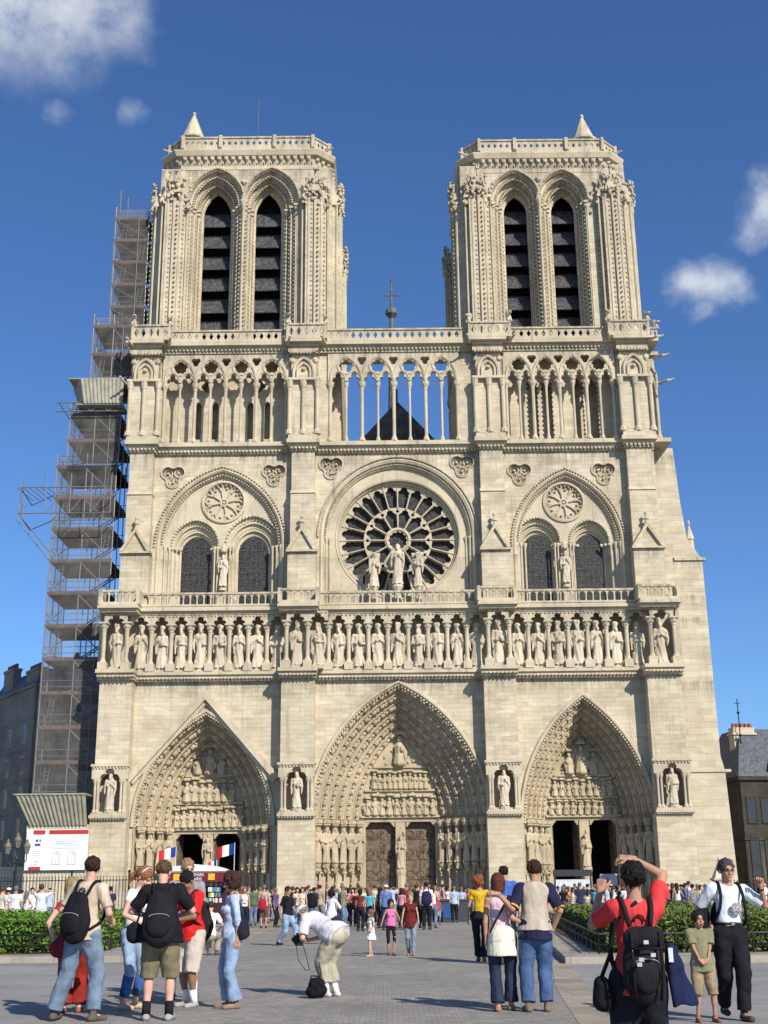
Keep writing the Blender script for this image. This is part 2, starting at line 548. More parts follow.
# robed stone statues
def statue_mesh(name, h, crown=True, seed=0, vox=0.05, book=False, mat=None):
    rnd = random.Random(seed)
    s = SDF((-.36 * h / 1.9, -.3 * h / 1.9, -.02), (.36 * h / 1.9, .3 * h / 1.9, h * 1.06), vox)
    u = h / 1.9
    F = ((0, 1, 0), .72)
    sh = rnd.uniform(-.03, .03)
    s.cone((0, 0, .02), (sh * u, 0, .95 * u), .25 * u, .17 * u, .04 * u, F)
    s.cone((sh * u, 0, .9 * u), (0, 0, 1.38 * u), .17 * u, .2 * u, .06 * u, F)
    s.cone((-.17 * u, 0, 1.42 * u), (.17 * u, 0, 1.42 * u), .1 * u, .1 * u, .06 * u)
    s.cone((0, 0, 1.4 * u), (0, -.02 * u, 1.6 * u), .07 * u, .07 * u, .03 * u)
    s.ell((0, -.02 * u, 1.7 * u), (.105 * u, .12 * u, .14 * u), .02 * u)
    s.ell((0, .03 * u, 1.64 * u), (.13 * u, .1 * u, .17 * u), .03 * u)
    s.ell((0, -.12 * u, 1.6 * u), (.06 * u, .05 * u, .09 * u), .03 * u)
    for sd in (-1, 1):
        hz = rnd.uniform(1.0, 1.35); hx = rnd.uniform(.02, .14)
        e = (sd * .27 * u, -.02 * u, 1.08 * u)
        s.cone((sd * .22 * u, 0, 1.4 * u), e, .085 * u, .08 * u, .03 * u)
        s.cone(e, (sd * hx * u, -.2 * u, hz * u), .07 * u, .05 * u, .03 * u)
        s.cone(e, (sd * .24 * u, -.04 * u, .7 * u), .07 * u, .03 * u, .04 * u)
    if crown:
        s.cone((0, 0, 1.8 * u), (0, 0, 1.9 * u), .12 * u, .14 * u, .01 * u)
    if book: s.ell((.05 * u, -.22 * u, 1.15 * u), (.1 * u, .05 * u, .14 * u), .01)
    s.ell((.1 * u, -.17 * u, .02), (.07 * u, .1 * u, .06 * u), .02)
    s.ell((-.1 * u, -.17 * u, .02), (.07 * u, .1 * u, .06 * u), .02)
    s.folds(.024 * u, 26 / u, 3.0 / u, seed * 1.7)
    s.folds(.010 * u, 44 / u, 11 / u, seed * 2.3)
    me = np_mesh(name, s.mesh()); me.materials.append(mat or M_PALE)
    return me

KING = [statue_mesh('king_statue', 3.35, True, i, .05, i % 3 == 1) for i in range(9)]
SAINT = [statue_mesh('jamb_statue', 2.55, False, 10 + i, .045, i % 2 == 0, M_DOORW) for i in range(6)]
NICHE = [statue_mesh('niche_statue', 2.75, False, 20 + i, .05, i == 1) for i in range(4)]

def put_statue(me, x, y, z, parent, name, rz=0.0):
    return place(name, me, (x, y, z), parent, rz)

PIERS = [(-21.9, -19.4), (-8.0, -5.45), (7.5, 9.95), (20.0, 22.6)]

# ---------------------------------------------------------------- ground level wall with the portal openings
PORTALS = [  # centre, half width, apex ; inner centre, half width, apex ; door head ; archivolt orders
    (-13.85, 5.2, 14.75, -13.9, 2.9, 12.6, 6.2, 4),
    (0.98, 6.75, 16.85, 1.02, 3.1, 13.4, 6.95, 6),
    (15.15, 4.95, 15.75, 15.3, 2.95, 13.3, 6.95, 5),
]
YF, YT = 94.3, 97.8
m = MB()
holes = [arch(p[0], p[1], -.5, 6.3, p[2], 16) for p in PORTALS]
m.slab([(-21.9, -1), (22.6, -1), (22.6, 17.2), (-21.9, 17.2)], holes, YF, YF + .5)
m.box(-21.8, 22.5, 98.9, 99.4, 8, 17.2)
ground_wall = m.build('ground_wall', M_WALL, CATH)

def portal(i, p):
    cx, hw, za, ix, ihw, iza, dz, N = p
    m = MB(); fg = []
    funnel(m, cx, hw, za, YF - .03, ix, ihw, iza, YT, 6.3, -.3, N, 14, .78 if i != 2 else .7, fg)
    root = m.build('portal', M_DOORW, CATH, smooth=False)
    for q in fg: q.build('archivolt_figures', M_DOORW, root)
    # hood mould with crockets round the outer arch
    h = MB()
    o = arch(cx, hw + .12, 6.3, 6.3, za + .15, 16)
    h.tube([(x, YF - .08, z) for x, z in o], .16, 6)
    o2 = arch(cx, hw - .12, 6.3, 6.3, za - .14, 46)
    for x, z in o2: h.blob(x, YF - .1, z, .09, .08, .09, .4)
    h.build('hood_mould', M_CARV, root)
    if i == 0:
        g = MB(); gx = -13.9
        for sx, bx in ((-1, -19.75), (1, -8.1)):
            a = Vector((bx, 0, 9.9)); b = Vector((gx, 0, 16.5)); d = (b - a).normalized(); nrm = Vector((d.z, 0, -d.x)) * (1 if sx < 0 else -1)
            for w0, w1, y in ((0, .5, YF - .48), (.5, .75, YF - .22)):
                q = [a + nrm * w0, a + nrm * w1, b + nrm * w1, b + nrm * w0]
                # cut the apex upright
                for k in (2, 3):
                    t = (gx - q[k].x) / d.x; q[k] = q[k] + d * t
                poly = [(v.x, v.z) for v in q]
                g.slab(poly, [], y, YF + .05)
        g.build('gable_mould', M_CARV, root)
    # tympanum above the door head
    t = MB()
    outl = arch(ix, ihw + .05, dz, 6.9 if dz < 6.9 else dz + .02, iza + .05, 16)
    t.slab(outl, [], YT - .02, YT + .3)
    # lintel bands and rows of figures
    zl = dz + .02
    rows = [(zl + .1, 1.75), (zl + 2.05, 2.0), (zl + 4.15, 1.9)]
    if i == 1: rows = [(zl + .15, 1.75), (zl + 2.15, 1.6), (zl + 3.95, 2.2)]
    if i == 2: rows = [(zl + .05, 1.25), (zl + 1.45, 1.55), (zl + 3.15, 2.1)]
    for r, (zr, hr) in enumerate(rows):
        def hwz(z):
            best = 0
            for x, zz in outl:
                if zz >= z - .001: best = max(best, x - ix)
            return best
        w = hwz(zr + hr * .75) - .12
        t.box(ix - hwz(zr) + .05, ix + hwz(zr) - .05, YT - .22, YT, zr - .16, zr)
        if r < 2:
            n = int(2 * w / (.52 if i != 1 or r == 0 else .4))
            for k in range(n):
                x = ix - w + 2 * w * (k + .5) / n
                sc = hr * random.uniform(.82, .98)
                Mx = np.diag([sc * .85, sc * .8, sc, 1]).astype(float); Mx[:3, 3] = (x, YT - .14, zr)
                t.inst(random.choice(FIGS), Mx)
        else:
            for k, (dx, sc) in enumerate(((0, 1.25), (-.95, .95), (.95, .95), (-1.6, .7), (1.6, .7))):
                if abs(dx) > w + .2: continue
                sc = hr * sc
                Mx = np.diag([sc * .8, sc * .8, sc, 1]).astype(float); Mx[:3, 3] = (ix + dx, YT - .2, zr)
                t.inst(FIGS[k % 4], Mx)
    for k in range(140):
        x = ix + random.uniform(-ihw, ihw); z = random.uniform(zl, iza)
        if x - ix > 0 and x - ix > hwz(z) - .1 or ix - x > hwz(z) - .1: continue
        t.blob(x, YT - .06, z, random.uniform(.08, .17), .12, random.uniform(.1, .22), .5)
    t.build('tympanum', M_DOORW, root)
    # door case: side posts, trumeau
    dw = 2.5 if i != 1 else 2.7
    dl, dr = ix - dw, ix + dw
    c = MB()
    c.box(ix - ihw - .2, dl, YT, YT + .5, -.3, dz + .05)
    c.box(dr, ix + ihw + .2, YT, YT + .5, -.3, dz + .05)
    c.box(dl, dr, YT - .02, YT + .5, dz - .3, dz)
    for sx, e in ((1, dl), (-1, dr), (-1, ix - .45), (1, ix + .45)):
        for q in range(3):
            c.box(min(e, e + sx * (.32 - .1 * q)), max(e, e + sx * (.32 - .1 * q)), YT + .02, YT + .45, dz - .4 - .13 * q, dz - .27 - .13 * q)
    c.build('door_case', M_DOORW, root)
    tr = MB()
    tr.box(ix - .38, ix + .38, YT + .02, YT + .8, 0, dz - .28)
    tr.lathe(ix, YT - .15, [(.4, 0), (.42, .3), (.34, .5), (.34, 2.6), (.42, 2.9), (.4, 3.15)], 8)
    for k in range(7): tr.blob(ix + random.uniform(-.3, .3), YT - .02, 2.2 + k * .6, .12, .1, .25, .3)
    tro = tr.build('trumeau', M_DOORW, root)
    put_statue(SAINT[i], ix, YT - .25, 3.15, root, 'trumeau_statue')
    # doors
    for s0, s1 in ((dl, ix - .38), (ix + .38, dr)):
        d = MB()
        if i == 1:
            d.box(s0, s1, YT + .65, YT + .8, 0, dz - .25)
            w = s1 - s0
            for q in range(4):          # wrought iron scrolls
                zc = .9 + q * 1.5
                d.box(s0 + .05, s1 - .05, YT + .6, YT + .66, zc - .05, zc + .05)
                for a in range(3):
                    d.tube([(s0 + w * (a + .5) / 3 + .28 * math.cos(tt), YT + .62, zc + .35 + .28 * math.sin(tt)) for tt in [k * .7 for k in range(9)]], .035, 4)
            d.box((s0 + s1) / 2 - .03, (s0 + s1) / 2 + .03, YT + .6, YT + .66, 0, dz - .25)
        else:      # doors stand open, folded back into the dark porch
            for e, sx in ((s0, 1), (s1, -1)):
                d.hexa([(e, YT + .6, 0), (e + sx * .12, YT + .6, 0), (e + sx * .3, YT + 1.9, 0), (e + sx * .15, YT + 1.9, 0)][::sx],
                       [(e, YT + .6, dz - .3), (e + sx * .12, YT + .6, dz - .3), (e + sx * .3, YT + 1.9, dz - .3), (e + sx * .15, YT + 1.9, dz - .3)][::sx])
        d.build('door', M_WOOD, root)
    # jamb statues on brackets, blind arcade below
    nst = (4, 6, 4)[i]
    zb, hs = ((3.45, 2.45), (3.55, 2.75), (3.3, 2.85))[i]
    for side in (-1, 1):
        pl = MB()
        for k in range(nst):
            t = (k + .45) / nst
            x = cx + side * (hw + (ihw - hw) * t - .28) + (ix - cx) * t
            y = YF + (YT - YF) * t * .96 - .02
            rz = -side * R(38)
            me = SAINT[(k * 5 + i + side) % 6]
            o = put_statue(me, x, y, zb, root, 'jamb_statue', rz)
            o.scale = (hs / 2.55 * .92, hs / 2.55 * .92, hs / 2.55)
            br = MB()
            br.lathe(x, y, [(.1, zb - .5), (.24, zb - .25), (.3, zb - .02)], 8)
            for q in range(4): br.blob(x + random.uniform(-.2, .2), y - .2, zb - .4 + random.uniform(-.2, .2), .1, .1, .14, .4)
            br.build('statue_bracket', M_DOORW, root)
            cn = MB()
            cn.lathe(x, y, [(.2, zb + hs - .1), (.34, zb + hs + .02), (.3, zb + hs + .1), (.38, zb + hs + .14), (.36, zb + hs + .42), (.42, zb + hs + .46), (.3, zb + hs + .5)], 6)
            for q in range(5): cn.blob(x + .3 * math.cos(q * 1.25), y + .3 * math.sin(q * 1.25), zb + hs + .28, .1, .1, .13, .4)
            cn.build('statue_canopy', M_DOORW, root)
        for k in range(nst + 1):
            t = k / (nst + .2)
            x = cx + side * (hw + (ihw - hw) * t - .12) + (ix - cx) * t; y = YF + (YT - YF) * t * .96 - .15
            pl.tube([(x, y, .5), (x, y, zb - .75)], .09, 6)
            pl.box(x - .2, x + .2, y - .12, y + .2, 0, .5)
            pl.blob(x, y, zb - .7, .17, .17, .12)
            for q in range(3): pl.blob(x + side * .05, y + .05, 1.1 + q * .5, .16, .12, .2, .6)
        pl.build('plinth_arcade', M_DOORW, root)
    return root
for i, p in enumerate(PORTALS): portal(i, p)

# dark church interior behind the doors
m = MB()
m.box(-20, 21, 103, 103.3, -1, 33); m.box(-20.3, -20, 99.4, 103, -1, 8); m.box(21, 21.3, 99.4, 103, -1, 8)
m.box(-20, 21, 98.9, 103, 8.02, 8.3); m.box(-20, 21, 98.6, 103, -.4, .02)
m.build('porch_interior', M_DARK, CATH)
# piers of the lower level: niche with colonnettes and a canopy
def buttress(k, x0, x1):
    c = (x0 + x1) / 2; w = x1 - x0
    m = MB()
    hole = arch(c, .82, 7.35, 9.3, 10.15, 8)
    m.slab([(x0, -.5), (x1, -.5), (x1, 17.15), (x0, 17.15)], [hole], 93.0, 93.25)
    m.box(x0 + .003, x1 - .003, 94.0, 94.5, -.5, 17.15)
    m.box(x0 + .003, x0 + .25, 93.25, 94.0, -.5, 17.15); m.box(x1 - .25, x1 - .003, 93.25, 94.0, -.5, 17.15)
    m.box(x0 - .1, x1 + .1, 92.86, 93.02, -.5, 6.85)
    m.box(x0 - .1, x0 + .001, 93.02, 94.5, -.5, 6.85); m.box(x1 - .001, x1 + .1, 93.02, 94.5, -.5, 6.85)
    m.box(x0 - .2, x1 + .2, 92.75, 94.5, -.5, .8)
    root = m.build('buttress', M_WALL, CATH)
    q = MB()
    q.box(x0 - .15, x1 + .15, 92.55, 93.0, 6.86, 7.08); q.box(x0 - .05, x1 + .05, 92.65, 93.0, 7.08, 7.22)
    bumps(q, x0 - .1, x1 + .1, 92.66, 6.8, .2, .09)
    for e in (x0 + .17, x1 - .17, c - .86, c + .86):
        q.lathe(e, 92.78, [(.17, 7.22), (.17, 7.35), (.09, 7.5), (.09, 9.3), (.17, 9.55), (.18, 9.7)], 8)
    q.slab([(x0 - .1, 9.7), (c - .86, 9.7)] + foil_arch(c, .74, 9.72, .75) + [(c + .86, 9.7), (x1 + .1, 9.7), (x1 + .1, 10.6), (x0 - .1, 10.6)], [], 92.62, 92.98)
    q.box(x0 - .18, x1 + .18, 92.5, 93.0, 10.6, 10.78)
    bumps(q, x0 - .1, x1 + .1, 92.6, 10.5, .24, .1)
    q.lathe(c, 93.0, [(.4, 7.22), (.42, 7.4), (.3, 7.5)], 8)
    q.build('niche_canopy', M_CARV, root)
    put_statue(NICHE[k], c, 92.95, 7.45, root, 'niche_statue')
def foil_arch(c, hw, z, rise):
    """underside of a small cusped arch, left to right"""
    P = []
    for (dx, dz, r, a0, a1) in ((-.55, .05, .42, 180, 70), (0, .5, .5, 160, 20), (.55, .05, .42, 110, 0)):
        for k in range(6):
            a = R(a0 + (a1 - a0) * k / 5)
            P.append((c + hw * (dx + r * math.cos(a)), z + rise * (dz + r * math.sin(a))))
    return P
for k, (x0, x1) in enumerate(PIERS): buttress(k, x0, x1)

# ---------------------------------------------------------------- gallery of kings
def stepped(mb, front, fpier, back, z0, z1, x0=-22.05, x1=22.75, grow=.0):
    """horizontal course that breaks forward round the four piers"""
    mb.box(x0 + .4, x1 - .4, front, back, z0, z1)
    for a, b in PIERS:
        mb.box(a - .12 - grow, b + .12 + grow, fpier, front + .002, z0 + .0015, z1 - .0015)
m = MB()
stepped(m, 93.98, 92.7, 95.02, 17.15, 17.35)
stepped(m, 93.85, 92.5, 95.02, 17.35, 17.62, grow=.05)
stepped(m, 93.68, 92.3, 95.02, 17.62, 17.9, grow=.12)
bumps(m, -21.9, 22.6, 93.82, 17.36, .28, .12)
for a, b in PIERS: bumps(m, a, b, 92.45, 17.36, .28, .12)
m.box(-22.0, 22.7, 95.0, 95.19, 17.2, 22.7)
m.box(-22.3, -22.0, 93.6, 95, 17.2, 22.4); m.box(22.7, 23.0, 93.6, 95, 17.2, 22.4)
stepped(m, 93.68, 92.4, 95.02, 22.35, 22.62, grow=.1)
stepped(m, 93.4, 92.1, 95.18, 22.62, 22.85, grow=.2)
stepped(m, 93.55, 92.25, 95.18, 22.85, 23.0, grow=.1)
gal = m.build('kings_gallery', M_CARV, CATH)
KX = [-20.85, -19.12, -17.46, -15.99, -14.46, -12.94, -11.43, -10.0, -8.49, -6.79, -5.22, -3.65, -2.08, -0.57, 0.96, 2.61, 4.06, 5.63, 7.12, 8.8, 10.38, 11.96, 13.53, 15.05, 16.55, 18.04, 19.68, 21.35]
CX = [-21.75] + [(a + b) / 2 for a, b in zip(KX, KX[1:])] + [22.35]
def in_pier(x): return any(a - .25 < x < b + .25 for a, b in PIERS)
colme = None
for i, x in enumerate(KX):
    y = 94.25 if not in_pier(x) else 93.42
    o = put_statue(KING[(i * 5 + i // 9) % 9], x, y, 18.15, gal, 'king_statue', R(random.uniform(-14, 14)))
    s = random.uniform(.95, 1.03); o.scale = (s * random.uniform(1.0, 1.16), s * 1.05, s)
mb = MB()
mb.box(-.33, .33, -.33, .33, -3.6, -3.0)
mb.lathe(0, 0, [(.3, -3.0), (.24, -2.9), (.18, -2.75), (.16, -2.7), (.16, -.55), (.2, -.5), (.18, -.42), (.3, -.12), (.33, 0)], 10)
for k in range(8): mb.blob(.22 * math.cos(k * .785), .22 * math.sin(k * .785), -.22, .08, .08, .12)
mb.box(-.36, .36, -.36, .36, -.0, .12)
colme = mb.mesh('gallery_column', (0, 0, 0)); colme.materials.append(M_CARV)
for x in CX:
    place('gallery_column', colme, (x, 93.95 if not in_pier(x) else 92.9, 21.5), gal)
for i, x in enumerate(KX):
    mb = MB()
    a, b = CX[i], CX[i + 1]
    y = 93.75 if not in_pier(x) else 92.72
    hw = (b - a) / 2 - .22; c = (a + b) / 2
    mb.slab([(a, 21.6)] + [(c - hw, 21.6)] + foil_arch(c, hw * .98, 21.62, .62) + [(c + hw, 21.6), (b, 21.6), (b, 22.36), (a, 22.36)], [], y, y + .25 + (i % 2) * .01)
    for k in range(5): mb.blob(a + (b - a) * (k + .5) / 5, y - .02, 22.24, .1, .09, .09, .4)
    mb.box(c - .42, c + .42, y + .2, y + .95, 17.9, 18.17)
    mb.build('statue_canopy', M_CARV, gal)

# balustrade over the kings
def balustrade(mb, x0, x1, y, z0, z1, step=.55):
    mb.box(x0, x1, y - .14, y + .14, z1 - .16, z1); mb.box(x0, x1, y - .12, y + .12, z0, z0 + .15)
    n = max(2, round((x1 - x0) / step)); w = (x1 - x0) / n
    P = [(x0, z0 + .95 * (z1 - z0) - .1)]
    for k in range(n + 1):
        x = x0 + k * w
        mb.lathe(x, y, [(.09, z0 + .15), (.06, z0 + .25), (.06, z1 - .5), (.11, z1 - .38), (.11, z1 - .33)], 6)
    zt = z1 - .16; zb = z1 - .36
    prof = [(x0 - .05, zt), (x1 + .05, zt), (x1 + .05, zb)]
    for k in range(n - 1, -1, -1):
        c = x0 + (k + .5) * w
        for j in range(7):
            a = R(180 * j / 6)
            prof.append((c + (w / 2 - .06) * math.cos(a), zb + .2 * (1 - abs(math.cos(a)) ** 1.5) * .8 if False else zb + .15 * math.sin(a)))
    prof.append((x0 - .05, zb))
    mb.slab(prof, [], y - .08, y + .08)
mb = MB()
xs = []
segs = [(PIERS[0][0] - .2, PIERS[0][1] + .2, 92.45), (PIERS[0][1] + .2, PIERS[1][0] - .2, 93.62), (PIERS[1][0] - .2, PIERS[1][1] + .2, 92.45), (PIERS[1][1] + .2, PIERS[2][0] - .2, 93.62),
        (PIERS[2][0] - .2, PIERS[2][1] + .2, 92.45), (PIERS[2][1] + .2, PIERS[3][0] - .2, 93.62), (PIERS[3][0] - .2, PIERS[3][1] + .2, 92.45)]
for a, b, y in segs: balustrade(mb, a + .12, b - .12, y, 23.0, 24.1)
for a, b, y in segs:
    pass
for e in sorted({round(v, 3) for a, b, y in segs for v in (a, b)}): mb.box(e - .13, e + .13, 92.36, 93.8, 23.0, 24.16)
mb.build('balustrade', M_CARV, CATH)

# ---------------------------------------------------------------- rose storey
YW = 95.2
BAYS = [(-13.3, 5.2, 28.4, 35.0, (-15.4, -10.72), 1.13, (-13.2, 32.25), 1.72),
        (14.95, 4.5, 28.2, 34.55, (12.5, 16.75), 1.05, (14.8, 31.95), 1.62)]
TREF = [(-17.38, 34.4), (-9.05, 34.49), (-4.34, 35.05), (6.49, 35.1), (11.21, 34.35), (18.14, 34.32)]
m = MB()
holes = [arch(b[0], b[1], 23.2, b[2], b[3], 16) for b in BAYS]
holes.append(arch(1.12, 6.35, 23.2, 29.1, 35.7, 18))
holes += [foil(x, z, 1.0, 3, -math.pi / 2, 9, .52) for x, z in TREF]
m.slab([(-21.0, 22.8), (22.4, 22.8), (22.4, 36.2), (-21.0, 36.2)], holes, YW, YW + .35)
for x, z in TREF: m.box(x - 1.1, x + 1.1, YW + .3, YW + .5, z - 1.1, z + 1.1)
rw = m.build('rose_storey_wall', M_WALL, CATH)
for x, z in TREF:
    m = MB()
    o = foil(x, z, 1.05, 3, -math.pi / 2, 9, .52)
    m.tube([(a, YW - .04, b) for a, b in o], .09, 5, closed=True)
    for k in range(3):
        a = -math.pi / 2 + k * 2.094
        m.tube([(x + .5 * math.cos(a) + .36 * math.cos(t), YW + .16, z + .5 * math.sin(a) + .36 * math.sin(t)) for t in [j * .785 for j in range(8)]], .06, 4, closed=True)
        m.blob(x + .5 * math.cos(a), YW + .18, z + .5 * math.sin(a), .15, .2, .15, .3)
    for k in range(10): m.blob(x + random.uniform(-.5, .5), YW + .25, z + random.uniform(-.5, .5), .12, .12, .14, .5)
    m.build('trefoil_ornament', M_CARV, rw)

def lancet_bay(b):
    cx, hw, zs, za, wins, whw, (rx, rz), rr = b
    m = MB()
    # stepped outer arch down to the recessed panel
    rings = []
    for t, y in ((0, YW - .04), (.12, YW - .1), (.25, YW), (.3, YW + .25), (.55, YW + .3), (.6, YW + .55)):
        rings.append([(x, y, z) for x, z in arch(cx, hw - t, 23.2, zs, za - t, 16)])
    m.loft(rings, flip=True)
    sub = []
    for wx in wins:
        shw = (hw - .62) / 2 - .02
        sc = wx
        sub.append((sc, min(shw, abs(wx - cx) - .12)))
    Y2 = YW + .55
    m.slab(arch(cx, hw - .55, 23.2, zs, za - .55, 16), [arch(s, h, 23.4, 28.6, 28.6 + h * 1.12, 10) for s, h in sub] + [circle(rx, rz, rr, 28)], Y2, Y2 + .25)
    m.box(rx - rr - .1, rx + rr + .1, Y2 + .2, Y2 + .35, rz - rr - .1, rz + rr + .1)
    for s, h in sub:
        funnel(m, s, h, 28.6 + h * 1.12, Y2 - .02, s, whw, 28.15 + whw * 1.15, Y2 + .9, 28.6, 23.2, 3, 10, zs1=28.15)
    root = m.build('window_bay', M_CARV, CATH)
    # voussoir beads
    v = MB()
    for x, z in arch(cx, hw + .12, zs, zs, za + .14, 34)[1:-1]: v.blob(x, YW - .1, z, .115, .1, .115, .35)
    for x, z in arch(cx, hw - .42, zs, zs, za - .46, 34)[1:-1]: v.blob(x, YW + .2, z, .09, .1, .09, .35)
    for s, h in sub:
        for x, z in arch(s, h - .08, 28.6, 28.6, 28.6 + h * 1.12 - .08, 12)[1:-1]: v.blob(x, Y2 - .05, z, .13, .1, .13, .35)
        for e in (-1, 1):
            for q in (0, .3, .6):
                xx = s + e * (h - .1 - q)
                v.blob(xx, Y2 + q * .6 - .05, 28.3, .17, .14, .17, .3)
    v.tube([(x, Y2 - .06, z) for x, z in circle(rx, rz, rr, 30)], .13, 5, closed=True)
    for x, z in circle(rx, rz, rr - .22, 26): v.blob(x, Y2 + .02, z, .09, .08, .09, .3)
    v.build('arch_carving', M_CARV, root)
    # blind rose: eight spokes, hub, petals
    o = MB()
    o.tube([(x, Y2 + .1, z) for x, z in circle(rx, rz, .28, 12)], .1, 5, closed=True)
    o.blob(rx, Y2 + .1, rz, .16, .16, .16)
    for k in range(8):
        a = k * math.pi / 4 + .2
        c_, s_ = math.cos(a), math.sin(a)
        o.tube([(rx + .3 * c_, Y2 + .1, rz + .3 * s_), (rx + (rr - .45) * c_, Y2 + .1, rz + (rr - .45) * s_)], .07, 5)
        a += math.pi / 8
        px, pz = rx + (rr - .48) * math.cos(a), rz + (rr - .48) * math.sin(a)
        o.tube([(px + .4 * math.cos(t), Y2 + .08, pz + .4 * math.sin(t)) for t in [a - 2.2 + j * .63 for j in range(8)]], .06, 5)
        o.blob(px, Y2 + .12, pz, .12, .12, .12)
    o.build('blind_rose', M_CARV, root)
    for wx in wins:
        g = MB(); g.slab(arch(wx, whw + .1, 23.0, 28.1, 28.2 + whw * 1.15, 10), [], Y2 + .8, Y2 + .86)
        w = g.build('lancet_window', M_GLASS, root)
        l = MB()
        for k in range(1, 5): l.box(wx - whw + k * whw * .4 - .015, wx - whw + k * whw * .4 + .015, Y2 + .77, Y2 + .8, 23.2, 29)
        for k in range(12): l.box(wx - whw, wx + whw, Y2 + .765, Y2 + .795, 23.5 + k * .48, 23.53 + k * .48)
        l.build('glazing_bar', M_GLASS2, w)
    # slender shafts and the statue on the middle pier
    s = MB()
    mid = (wins[0] + wins[1]) / 2
    for dx in (-.75, -.5, .5, .75):
        s.lathe(mid + dx, Y2 - .05, [(.12, 23.2), (.07, 23.5), (.07, 28.0), (.15, 28.3), (.16, 28.45)], 7)
    s.lathe(mid, Y2 - .25, [(.3, 24.7), (.28, 24.9), (.12, 24.1 + .9)], 7)
    s.lathe(mid, Y2 - .2, [(.25, 27.9), (.3, 28.0), (.26, 28.3), (.1, 28.6)], 7)
    s.build('pier_shafts', M_CARV, root)
    for e in (-1, 1):
        s = MB()
        for q in range(3): s.lathe(cx + e * (hw - .3 - q * .35), YW + .15 + q * .2, [(.12, 23.2), (.08, 23.5), (.08, 27.9), (.17, 28.3), (.18, 28.45)], 7)
        s.build('jamb_shafts', M_CARV, root)
    st = put_statue(NICHE[2], mid, Y2 - .28, 25.0, root, 'bay_statue'); st.scale = (.95, .95, 1.02)
M_GLASS2 = plain('window_lead', (0.09, 0.09, 0.095), 0.6, bstr=0)
for b in BAYS: lancet_bay(b)

